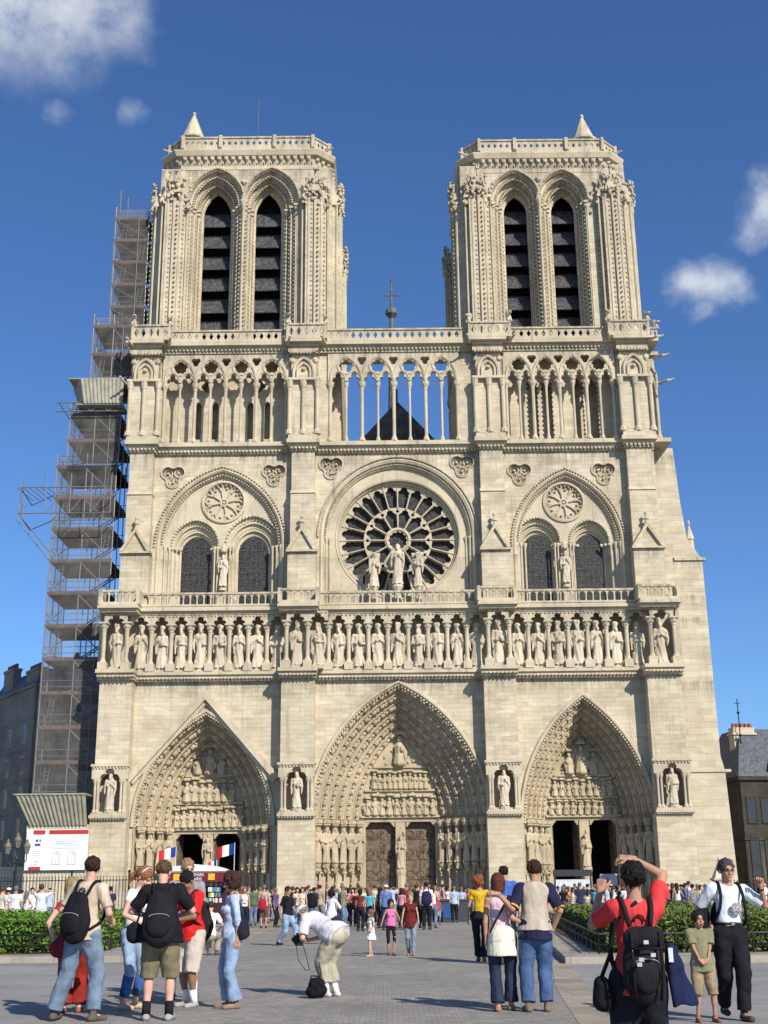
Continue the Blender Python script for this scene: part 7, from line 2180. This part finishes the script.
# lattice girder under the site cabin
for y in (95.6,):
    fr.tube([(-27.6, y, 41.2), (-21.7, y, 41.2)], .06, 4); fr.tube([(-27.6, y, 40.4), (-21.7, y, 40.4)], .06, 4)
    for k in range(8): fr.tube([(-27.6 + k * .74, y, 40.4 + .8 * (k % 2)), (-27.6 + (k + 1) * .74, y, 40.4 + .8 * ((k + 1) % 2))], .035, 4)
for k in range(4): fr.tube([(-27.4 + k * 1.2, 95.6, 41.2), (-27.4 + k * 1.2, 101, 41.2)], .04, 4)
fr.tube([(-23.6, 97.2, 59.5), (-23.6, 97.2, 62.6)], .05, 4); fr.tube([(-22.9, 97.2, 59.5), (-22.9, 97.2, 61.9)], .04, 4)
for z in (61.0, 61.7): fr.tube([(-23.9, 97.2, z), (-20.9, 97.2, z)], .03, 4)
fr.build('tube_frame', M_TUBE, SC); tag(cl_.build('building_material', plain('site_clutter', (.22, .19, .15), .8, var=.5, scale=2), SC), kind='stuff'); kb.build('toe_boards', M_KICK, SC)
nt_.build('netting', M_NET, SC)
def corrugated(mb, a, b, c, d, n, amp):
    """sheet a-b along the bottom, d-c along the top, ribs running up"""
    a, b, c, d = map(Vector, (a, b, c, d)); nrm = (b - a).cross(d - a).normalized()
    V = []; F = []
    for k in range(n + 1):
        t = k / n; o_ = nrm * amp * (1 if k % 4 in (1, 2) else 0)
        V += [tuple(a.lerp(b, t) + o_), tuple(d.lerp(c, t) + o_), tuple(a.lerp(b, t) + o_ - nrm * .03), tuple(d.lerp(c, t) + o_ - nrm * .03)]
    for k in range(n):
        i = 4 * k
        F += [(i, i + 4, i + 5, i + 1), (i + 2, i + 3, i + 7, i + 6)]
    mb.add(V, F)
m = MB()
corrugated(m, (-25.2, 95.2, 40.95), (-21.9, 95.2, 40.95), (-21.9, 95.2, 43.2), (-25.6, 95.2, 43.2), 44, .07)
corrugated(m, (-25.9, 97.5, 40.95), (-25.2, 95.2, 40.95), (-25.6, 95.2, 43.2), (-26.7, 97.5, 43.2), 20, .07)
m.box(-26.6, -21.9, 95.25, 97.6, 43.2, 43.3); m.box(-25.8, -21.9, 95.25, 97.6, 40.85, 40.95)
m.build('cabin', M_CORR, SC)
# site hut at the foot: inclined corrugated skirt, hoarding, notice board
HUT = thing('site_hut', (-24.3, 93, 0), 'corrugated site hut with a sloping skirt at the foot of the scaffolding', 'hut')
m = MB()
corrugated(m, (-26.2, 91.9, 6.35), (-21.95, 91.9, 6.35), (-21.95, 90.9, 8.45), (-27.1, 90.9, 8.45), 60, .08)
corrugated(m, (-26.2, 96, 6.35), (-26.2, 91.9, 6.35), (-27.1, 90.9, 8.45), (-27.1, 96, 8.45), 50, .08)
m.box(-27.2, -21.95, 90.8, 96, 8.45, 8.55)
m.build('skirt', M_CORR, HUT)
m = MB(); corrugated(m, (-26.4, 92.0, 0), (-21.9, 92.0, 0), (-21.9, 92.0, 6.4), (-26.4, 92.0, 6.4), 70, .04); m.box(-26.4, -21.9, 92.08, 96, 0, 6.4)
m.build('hoarding', plain('cream_hoarding', (.5, .45, .33), .7), HUT)
SB = thing('notice_board', (-24.0, 91.6, 3.2), 'large white site notice board with red bands hung on the hut', 'sign board')
m = MB(); m.box(-26.25, -21.75, 91.7, 91.8, 3.2, 6.05); m.build('panel', M_WHITE, SB)
m = MB(); m.box(-25.75, -24.9, 91.66, 91.698, 5.72, 6.0); m.box(-24.6, -21.76, 91.66, 91.698, 5.72, 6.0); m.box(-25.95, -25.1, 91.66, 91.698, 3.22, 3.44)
m.build('red_bands', M_RED, SB)
m = MB()
m.box(-25.55, -25.38, 91.67, 91.698, 5.2, 5.35); m.box(-25.28, -25.18, 91.67, 91.698, 5.2, 5.35)
m.box(-25.6, -25.2, 91.67, 91.698, 4.9, 5.06)
m.build('emblem', plain('blue_print', (.05, .08, .3), .6, bstr=0), SB)
m = MB()
for cx_ in (-24.0, -22.85):       # drawings of two windows
    m.tube([(x, 91.68, z) for x, z in arch(cx_, .2, 3.65, 4.1, 4.4, 5)], .014, 3)
    m.tube([(x, 91.68, z) for x, z in arch(cx_, .3, 3.6, 4.15, 4.55, 5)], .014, 3)
    m.box(cx_ - .32, cx_ + .32, 91.675, 91.698, 3.58, 3.61); m.box(cx_ - .01, cx_ + .01, 91.675, 91.698, 3.65, 4.4)
for k in range(5): m.box(-24.3 + (k % 2) * .2, -22.2 - (k % 3) * .3, 91.685, 91.698, 5.35 - k * .16, 5.38 - k * .16)
for k in range(5): m.box(-25.8, -25.15, 91.685, 91.698, 4.5 - k * .13, 4.52 - k * .13)
m.tube([(x, 91.68, z) for x, z in circle(-25.45, 3.72, .12, 8)], .02, 3, closed=True)
m.build('print', plain('grey_print', (.4, .38, .38), .7, bstr=0), SB)

# ---------------------------------------------------------------- houses beyond
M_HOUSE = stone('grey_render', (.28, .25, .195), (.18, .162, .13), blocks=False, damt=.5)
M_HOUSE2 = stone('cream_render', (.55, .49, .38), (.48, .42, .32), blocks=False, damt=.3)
M_SLATE = plain('slate_roof', (.10, .105, .125), .55, var=.25, scale=3, bstr=.5, bdist=.02)
M_POT = plain('clay_pot', (.30, .10, .06), .8)
M_WIN = plain('window_pane', (.03, .035, .045), .2, spec=.5, bstr=0)
M_FRM = plain('window_frame', (.42, .41, .38), .6, bstr=0)
def house(name, loc, rz, w, d, h, roof_h, cols, rows, wall, label, roofin=1.6, gable=False, chim=(), wr=99):
    """local: front face on y=0 looking to -y, x from 0 to w"""
    M = np.array(Matrix.Translation(loc) @ Matrix.Rotation(rz, 4, 'Z'))
    root = thing(name, loc, label, 'building')
    def bld(mb, nm, mat, parent):
        return mb.build(nm, mat, parent)
    m = MB(); m.M = M
    m.box(0, w, 0, d, -.5, h); m.box(-.2, w + .2, -.2, d + .2, h, h + .3)
    for r in range(1, rows): m.box(-.06, w + .06, -.06, d + .06, r * h / rows - .1, r * h / rows + .08)
    bld(m, 'wall', wall, root)
    m = MB(); m.M = M
    m.hexa([(0, 0, h + .3), (w, 0, h + .3), (w, d, h + .3), (0, d, h + .3)], [(roofin, roofin, h + roof_h), (w - roofin, roofin, h + roof_h), (w - roofin, d - roofin, h + roof_h), (roofin, d - roofin, h + roof_h)])
    rf = bld(m, 'roof', M_SLATE, root)
    for (x, y, ww, hh) in chim:
        m = MB(); m.M = M; m.box(x, x + ww, y, y + .9, h, h + hh); m.box(x - .1, x + ww + .1, y - .1, y + 1.0, h + hh - .3, h + hh)
        cst = bld(m, 'chimney', wall, root)
        m = MB(); m.M = M
        for k in range(int(ww / .4)): m.lathe(0, 0, [(.13, h + hh), (.1, h + hh + .55)], 7) if False else m.box(x + .1 + k * .4, x + .33 + k * .4, y + .3, y + .55, h + hh, h + hh + .55)
        bld(m, 'chimney_pots', M_POT, cst)
    def win(px, z, ww, hh, side):
        f = MB(); f.M = M; g = MB(); g.M = M
        if side == 0:
            f.box(px - ww / 2 - .1, px + ww / 2 + .1, -.07, .02, z - .12, z); f.box(px - ww / 2 - .08, px - ww / 2, -.05, .02, z, z + hh); f.box(px + ww / 2, px + ww / 2 + .08, -.05, .02, z, z + hh); f.box(px - ww / 2 - .1, px + ww / 2 + .1, -.07, .02, z + hh, z + hh + .14)
            f.box(px - .03, px + .03, -.035, .0, z, z + hh); g.box(px - ww / 2, px + ww / 2, -.02, .02, z, z + hh)
        else:
            s_, e_ = (w - .02, w + .07) if side == 1 else (-.07, .02)
            f.box(s_, e_, px - ww / 2 - .1, px + ww / 2 + .1, z - .12, z); f.box(s_, e_, px - ww / 2 - .08, px - ww / 2, z, z + hh); f.box(s_, e_, px + ww / 2, px + ww / 2 + .08, z, z + hh); f.box(s_, e_, px - ww / 2 - .1, px + ww / 2 + .1, z + hh, z + hh + .14)
            g.box(w - .02 if side == 1 else -.03, w + .03 if side == 1 else .02, px - ww / 2, px + ww / 2, z, z + hh)
        fo = bld(f, 'window', M_FRM, root); bld(g, 'pane', M_WIN, fo)
    for r in range(rows):
        for c in range(cols if r < wr else 0):
            win(w * (c + .5) / cols, r * h / rows + h / rows * .25, 1.0, h / rows * .52, 0)
        nd = max(1, int(d / 3.2))
        for c in range(nd):
            win(d * (c + .5) / nd, r * h / rows + h / rows * .25, 1.0, h / rows * .52, 1)
    return root
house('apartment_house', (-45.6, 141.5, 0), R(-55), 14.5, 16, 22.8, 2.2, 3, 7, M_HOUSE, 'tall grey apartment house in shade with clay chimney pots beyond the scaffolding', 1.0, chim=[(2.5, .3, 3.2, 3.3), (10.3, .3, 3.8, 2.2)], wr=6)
house('apartment_house', (-47.5, 178, 0), R(14), 22, 12, 21, 4.5, 7, 6, M_HOUSE2, 'sunlit cream apartment house with rows of windows seen through the scaffolding', 1.8, chim=[(2, 4, 3, 6.5), (14, 4, 3, 6.5)])
house('apartment_house', (-100, 160, 0), R(0), 42, 14, 18, 4.5, 12, 5, M_HOUSE2, 'long cream apartment house beyond the grey shaded one', 1.8, chim=[(5, 4, 3, 6.5), (24, 4, 3, 6.5)])
house('apartment_house', (60, 190, 0), R(-12), 30, 14, 15, 4.5, 9, 4, M_HOUSE2, 'low cream apartment house far behind the presbytery', 1.8, chim=[(5, 4, 3, 5)])
# presbytery with a pyramid slate roof
M_PRES = stone('presbytery_shaded_stone', (.06, .055, .045), (.045, .041, .035), bw=.8, rh=.35, damt=.6)  # shadow lying on the house is put into this very dark stone colour
PR = thing('presbytery', (33, 118, 0), 'shade-toned stone presbytery with steep slate roof and a pale chimney beside the church', 'building')
Mx = np.array(Matrix.Translation((32.3, 114, 0)) @ Matrix.Rotation(R(10), 4, 'Z'))
def pb(fn, name, mat, parent):
    m = MB(); m.M = Mx; fn(m); return m.build(name, mat, parent)
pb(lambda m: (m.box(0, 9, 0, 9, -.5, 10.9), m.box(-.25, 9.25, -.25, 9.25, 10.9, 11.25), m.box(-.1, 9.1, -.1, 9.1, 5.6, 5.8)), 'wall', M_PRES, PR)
prf = pb(lambda m: m.hexa([(-.2, -.2, 11.25), (9.2, -.2, 11.25), (9.2, 9.2, 11.25), (-.2, 9.2, 11.25)], [(1.7, 2.6, 15.9), (8.2, 2.6, 15.9), (8.2, 6.5, 15.9), (1.7, 6.5, 15.9)]), 'roof', M_SLATE, PR)
pb(lambda m: (m.box(.9, 3.0, 2.2, 3.3, 13.2, 16.0), m.box(.75, 3.15, 2.05, 3.45, 15.3, 15.5)), 'chimney', M_HOUSE2, PR)
pb(lambda m: [m.box(1.0 + .42 * k, 1.26 + .42 * k, 2.5, 2.8, 16.0, 16.4) for k in range(5)], 'chimney_pots', M_POT, PR)
pb(lambda m: (m.tube([(1.3, 1.7, 13.4), (1.3, 1.7, 18.6)], .05, 5), m.blob(1.3, 1.7, 17.3, .16), m.blob(1.3, 1.7, 15.2, .2, .2, .12), m.tube([(1.0, 1.7, 18.2), (1.6, 1.7, 18.2)], .03, 4)), 'roof_finial', M_IRON, PR)
for px in (.9, 2.3, 6.2):
    for z in (1.2, 3.9 - .3, 7.2):
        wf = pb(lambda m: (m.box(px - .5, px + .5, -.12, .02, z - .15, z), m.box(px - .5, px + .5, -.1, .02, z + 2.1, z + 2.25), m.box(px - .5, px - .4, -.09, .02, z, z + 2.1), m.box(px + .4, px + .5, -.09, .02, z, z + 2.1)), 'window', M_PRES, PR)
        pb(lambda m: m.box(px - .4, px + .4, -.03, .05, z, z + 2.1), 'pane', M_WIN, wf)
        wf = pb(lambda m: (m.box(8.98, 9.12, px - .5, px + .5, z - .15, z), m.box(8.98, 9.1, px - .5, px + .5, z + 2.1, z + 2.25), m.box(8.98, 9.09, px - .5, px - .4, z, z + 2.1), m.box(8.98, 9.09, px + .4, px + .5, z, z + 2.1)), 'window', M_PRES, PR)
        pb(lambda m: m.box(8.97, 9.04, px - .4, px + .4, z, z + 2.1), 'pane', M_WIN, wf)
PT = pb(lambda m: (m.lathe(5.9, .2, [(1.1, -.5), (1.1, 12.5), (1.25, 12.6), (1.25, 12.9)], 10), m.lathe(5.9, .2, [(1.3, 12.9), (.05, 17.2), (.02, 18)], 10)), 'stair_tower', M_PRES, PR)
# dormer gable that bites into the right edge
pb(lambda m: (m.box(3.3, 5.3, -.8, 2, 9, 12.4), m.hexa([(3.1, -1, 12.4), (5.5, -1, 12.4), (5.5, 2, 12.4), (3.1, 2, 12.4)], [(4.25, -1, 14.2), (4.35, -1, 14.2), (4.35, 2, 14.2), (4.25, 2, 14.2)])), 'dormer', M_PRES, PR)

# ---------------------------------------------------------------- trees
def tree(loc, h, r, label, n, mat):
    o = thing('tree', loc, label, 'tree', 'trees behind the church')
    x0, y0, z0 = loc
    m = MB(); m.tube([(x0, y0, 0), (x0 + .2, y0, h * .3), (x0, y0 + .1, h * .55)], .35, 8, r2=.18)
    cl = []
    for k in range(9):
        a = k * 2.4; rr = r * (.35 + .5 * random.random()); z = h * (.5 + .42 * random.random())
        p = (x0 + rr * math.cos(a), y0 + rr * math.sin(a), z); cl.append((p, r * random.uniform(.3, .5)))
        m.tube([(x0, y0, h * .4), ((x0 + p[0]) / 2, (y0 + p[1]) / 2, (h * .45 + z) / 2), p], .13, 5, r2=.04)
    m.build('trunk', plain('bark', (.08, .06, .045), .9), o)
    C = []
    for (p, q) in cl:
        d = rng.normal(size=(n // 9, 3)); d /= np.linalg.norm(d, axis=1)[:, None]
        C.append(np.array(p) + d * q * (rng.random((n // 9, 1)) ** .4) * (1, 1, .8))
    me = np_mesh('crown', leaves(np.concatenate(C) - np.array(loc), .16), False); me.materials.append(mat)
    place('crown', me, loc, o)
M_TREE = leaf_mat('tree_leaves', (.03, .055, .015), (.05, .09, .02), (.07, .11, .03))
tree((33.2, 128, 0), 16.2, 3.0, 'dark leafy tree rising between the church flank and the presbytery roof', 9000, M_TREE)
tree((42.5, 112, 0), 9, 3.2, 'dark leafy tree standing in front of the presbytery', 6000, M_TREE)

# ---------------------------------------------------------------- lamp posts
M_GOLD = plain('gilded_cap', (.42, .30, .10), .45, metal=.5, bstr=0)
M_LGL = plain('lamp_glass', (.16, .16, .15), .15, spec=.6, bstr=0)
def lamp(loc, h, s, label, gold):
    o = thing('street_lamp', loc, label, 'street lamp', 'ornate lamp standards')
    x, y, _ = loc
    m = MB()
    m.lathe(x, y, [(.3, 0), (.3, .5), (.16, .8), (.12, 1.6), (.07, 1.8), (.06, h - 1.0), (.12, h - .9), (.05, h - .7)], 8)
    offs = [(0, .15), (-.8 * s, -.25), (.8 * s, -.25)]
    for dx, dz in offs[1:]:
        m.tube([(x, y, h - 1.1), (x + dx * .5, y, h - 1.35), (x + dx, y, h - 1.0), (x + dx, y, h + dz - .35)], .04, 5)
    m.tube([(x, y, h - .8), (x, y, h - .2)], .05, 5)
    post = m.build('post', M_IRON, o)
    for dx, dz in offs:
        z = h + dz
        g = MB(); g.lathe(x + dx, y, [(.14 * s, z - .35), (.26 * s, z + .1)], 6)
        ln = g.build('lantern', M_LGL, o)
        c = MB(); c.lathe(x + dx, y, [(.3 * s, z + .1), (.3 * s, z + .18), (.2 * s, z + .32), (.1 * s, z + .42), (.12 * s, z + .5), (.02, z + .62)], 8)
        for k in range(6): c.tube([(x + dx + .15 * s * math.cos(k * 1.047), y + .15 * s * math.sin(k * 1.047), z - .35), (x + dx + .27 * s * math.cos(k * 1.047), y + .27 * s * math.sin(k * 1.047), z + .1)], .015, 3)
        c.build('cap', gold, ln)
lamp((19.2, 60, 0), 2.9, .95, 'ornate iron lamp standard with three gilded lantern caps above the man in the white shirt', M_GOLD)
lamp((-24.6, 84, 0), 4.7, .8, 'ornate dark lamp standard left of the white notice board', plain('bronze_cap', (.2, .16, .09), .6, bstr=0))
# low stone wall beyond the crowd at the left
m = MB(); m.box(-60, -26.6, 99, 99.6, 0, 3.4); m.box(-60, -26.5, 98.9, 99.7, 3.4, 3.6)
tag(m.build('garden_wall', M_HOUSE2), 'low cream garden wall left of the site hut behind the fence', 'wall')

# ---------------------------------------------------------------- souvenir stand
KS = thing('souvenir_stand', (-9.3, 62, 0), 'souvenir stand with maroon canopy, white roof and postcards before the left portal', 'stand')
M_MAR = plain('maroon_canopy', (.16, .015, .03), .6, bstr=0)
class KB(MB):
    def add(s, V, F):
        V = np.array(V, float).reshape(-1, 3); V[:, 0] = -9.3 + (V[:, 0] + 11) * .64
        MB.add(s, V, F)
m = KB()
m.box(-13.9, -8.0, 61.0, 63.2, 2.42, 2.5)
sl = [(-13.4, 2.5), (-12.6, 2.72), (-11, 2.82), (-9.4, 2.72), (-8.4, 2.5)]
m.slab(sl, [], 60.95, 63.25)
m.build('roof', M_WHITE, KS)
m = KB(); m.box(-13.6, -8.3, 60.9, 60.94, 2.0, 2.45); m.build('fascia', M_MAR, KS)
m = KB()
for z in (.0,): m.box(-13.2, -8.7, 61.3, 63, 0, .95); m.box(-13.1, -13.0, 62.9, 63, .9, 2.4); m.box(-8.9, -8.8, 62.9, 63, .9, 2.4); m.box(-13.0, -8.9, 62.9, 62.98, .95, 2.4)
m.build('counter', plain('dark_counter', (.05, .02, .025), .6), KS)
m = KB()
pcs = [(.75, .5, .05), (.1, .2, .5), (.75, .75, .72), (.5, .06, .06), (.15, .35, .15)]
PM = [plain('postcard', c, .5, bstr=0, var=.4, scale=20) for c in pcs]
for q, mm in enumerate(PM):
    m = KB()
    for k in range(26):
        x = random.uniform(-13.0, -8.9); z = random.choice((1.05, 1.3, 1.55, 1.8))
        m.box(x, x + .16, 61.2 - .05 * random.random(), 61.22, z, z + .2)
    tag(m.build('postcards', mm, KS), kind='stuff')
# lettering on the fascia
def text(name, s, size, loc, mat, parent, rot=(R(90), 0, 0), ext=.005):
    cu = bpy.data.curves.new(name, 'FONT'); cu.body = s; cu.size = size; cu.align_x = 'CENTER'; cu.align_y = 'CENTER'; cu.extrude = ext
    ob = bpy.data.objects.new(name, cu); COL.objects.link(ob)
    dg = bpy.context.evaluated_depsgraph_get(); dg.update()
    me = bpy.data.meshes.new_from_object(ob.evaluated_get(dg)); me.name = name
    bpy.data.objects.remove(ob)
    me.materials.clear(); me.materials.append(mat)
    o = place(name, me, loc, parent); o.rotation_euler = rot
    return o
text('lettering', 'SOUVENIRS', .19, (-9.3, 60.88, 2.32), M_WHITE, KS)
text('lettering', 'DE PARIS', .2, (-9.3, 60.88, 2.13), M_WHITE, KS)
m = KB(); m.box(-12.5, -12.0, 60.87, 60.895, 2.08, 2.38); m.box(-9.9, -9.4, 60.87, 60.895, 2.08, 2.38)
m.build('yellow_panels', plain('yellow_panel', (.75, .42, .03), .6, bstr=0), KS)
def flag(x, y, z, s, label, rz):
    o = thing('flag', (x, y, z - 1.1), label, 'flag', 'french tricolour flags over the souvenir stand')
    m = MB(); m.tube([(x, y, z - 1.1), (x, y, z + .55 * s)], .015, 5); m.build('pole', M_WHITE, o)
    for k, c in enumerate(((.02, .05, .28), (.8, .8, .8), (.55, .03, .03))):
        n = 4; V = []; F = []
        for j in range(n + 1):
            u = (k + j / n) / 3 * .95 * s
            dx, dy = u * math.cos(rz), u * math.sin(rz)
            for v in (0, .55 * s):
                for t in (0, .008): V.append((x + dx, y + dy + .07 * math.sin(u * 7) + t, z + v - .25 * u))
        for j in range(n):
            a = j * 4; F += [(a, a + 4, a + 6, a + 2), (a + 1, a + 3, a + 7, a + 5), (a + 2, a + 6, a + 7, a + 3), (a, a + 1, a + 5, a + 4)]
        m = MB(); m.add(V, F); m.build('stripe', plain('flag_cloth', c, .8, bstr=0), o)
flag(-7.45, 61.6, 3.3, .95, 'largest french tricolour flag flying at the right end of the souvenir stand', R(180 - 12))
flag(-10.3, 61.6, 3.2, .85, 'french tricolour flag at the left end of the souvenir stand', R(190))
flag(-8.3, 61.6, 2.75, .5, 'small drooping tricolour flag in the middle of the souvenir stand', R(160))

# ---------------------------------------------------------------- sky, sun, camera
AZ, EL = 33.0, 34.0        # sun behind the camera to the right
sd = bpy.data.lights.new('sun', 'SUN'); sd.energy = 4.6; sd.angle = R(.5); sd.color = (1.0, .93, .82)
so = bpy.data.objects.new('sun', sd); COL.objects.link(so)
dirv = Vector((math.sin(R(AZ)) * math.cos(R(EL)), -math.cos(R(AZ)) * math.cos(R(EL)), math.sin(R(EL))))
so.rotation_euler = dirv.to_track_quat('Z', 'Y').to_euler(); so.location = (30, -30, 60)
w = bpy.data.worlds.new('World'); scene.world = w; w.use_nodes = True
nt = w.node_tree; bg = nt.nodes['Background']
sky = nn(nt, 'ShaderNodeTexSky', sky_type='NISHITA'); sky.sun_disc = False
sky.sun_elevation = R(EL); sky.sun_rotation = math.atan2(dirv.x, dirv.y)
sky.air_density = 1.0; sky.dust_density = .35; sky.ozone_density = 2.5; sky.altitude = 100
tc = nn(nt, 'ShaderNodeTexCoord'); gen = tc.outputs['Generated']
nz = nn(nt, 'ShaderNodeTexNoise'); nz.inputs['Scale'].default_value = 17; nz.inputs['Detail'].default_value = 9; nz.inputs['Roughness'].default_value = .6
nt.links.new(gen, nz.inputs['Vector'])
wv = nn(nt, 'ShaderNodeVectorMath', operation='MULTIPLY_ADD'); nt.links.new(nz.outputs['Color'], wv.inputs[0]); wv.inputs[1].default_value = (.06,) * 3; nt.links.new(gen, wv.inputs[2])
CL = [((-.270, .740, .628), .075, 1.0), ((-.235, .748, .622), .06, .9), ((-.200, .756, .626), .042, .7), ((-.240, .760, .606), .04, .6), ((-.1909, .7985, .5709), .016, .4), ((-.2448, .7867, .5667), .013, .3),
      ((.258, .8545, .4520), .034, .95), ((.243, .8557, .4570), .028, .85), ((.2740, .8517, .4462), .026, .8), ((.292, .8216, .494), .030, .95), ((.296, .815, .482), .024, .8), ((.2494, .869, .4290), .014, .4)]
acc = None
for c, r, a in CL:
    ds = nn(nt, 'ShaderNodeVectorMath', operation='DISTANCE'); nt.links.new(wv.outputs[0], ds.inputs[0]); ds.inputs[1].default_value = (c[0] + .03, c[1] + .03, c[2] + .03)
    mr = nn(nt, 'ShaderNodeMapRange', interpolation_type='SMOOTHSTEP'); mr.inputs[1].default_value = r; mr.inputs[2].default_value = 0; mr.inputs[3].default_value = 0; mr.inputs[4].default_value = a
    nt.links.new(ds.outputs['Value'], mr.inputs[0])
    if acc is None: acc = mr.outputs[0]
    else:
        mxm = nn(nt, 'ShaderNodeMath', operation='MAXIMUM'); nt.links.new(acc, mxm.inputs[0]); nt.links.new(mr.outputs[0], mxm.inputs[1]); acc = mxm.outputs[0]
n2 = noise(nt, gen, 24, 9, .6)
mr = ramp(nt, n2, .12, .62)
mm = nn(nt, 'ShaderNodeMath', operation='MULTIPLY'); nt.links.new(acc, mm.inputs[0]); nt.links.new(mr, mm.inputs[1])
SKYK = .09
tint = mixc(nt, 1.0, sky.outputs[0], (.62, .90, 1.27), 'MULTIPLY')
cloudc = mixc(nt, mr, (5.0, 6.0, 7.6), (8.0, 8.2, 8.5))
fin = mixc(nt, mul(nt, mm.outputs[0], .85), tint, cloudc)
nt.links.new(fin, bg.inputs['Color']); bg.inputs['Strength'].default_value = SKYK

cd = bpy.data.cameras.new('camera'); cam = bpy.data.objects.new('camera', cd); COL.objects.link(cam)
cd.sensor_fit = 'VERTICAL'; cd.sensor_height = 24; cd.lens = 24 * 1220 / 1024; cd.clip_end = 4000; cd.clip_start = .1
cam.location = (0, 0, 1.45)
roll = R(.6)
th = R(17.3)
fw = Vector((0, math.cos(th), math.sin(th))); up = Vector((0, -math.sin(th), math.cos(th))); rt = Vector((1, 0, 0))
# the photograph is turned a little anticlockwise, so the camera leans clockwise
r2 = rt * math.cos(roll) - up * math.sin(roll); u2 = up * math.cos(roll) + rt * math.sin(roll)
cam.matrix_world = Matrix(((r2.x, u2.x, -fw.x, 0), (r2.y, u2.y, -fw.y, 0), (r2.z, u2.z, -fw.z, 1.45), (0, 0, 0, 1)))
scene.camera = cam
vs = scene.view_settings; vs.view_transform = 'Standard'; vs.look = 'None'; vs.exposure = .27; vs.gamma = 1
scene.cycles.max_bounces = 5; scene.cycles.diffuse_bounces = 2; scene.cycles.glossy_bounces = 2; scene.cycles.transparent_max_bounces = 10
scene.cycles.use_denoising = True
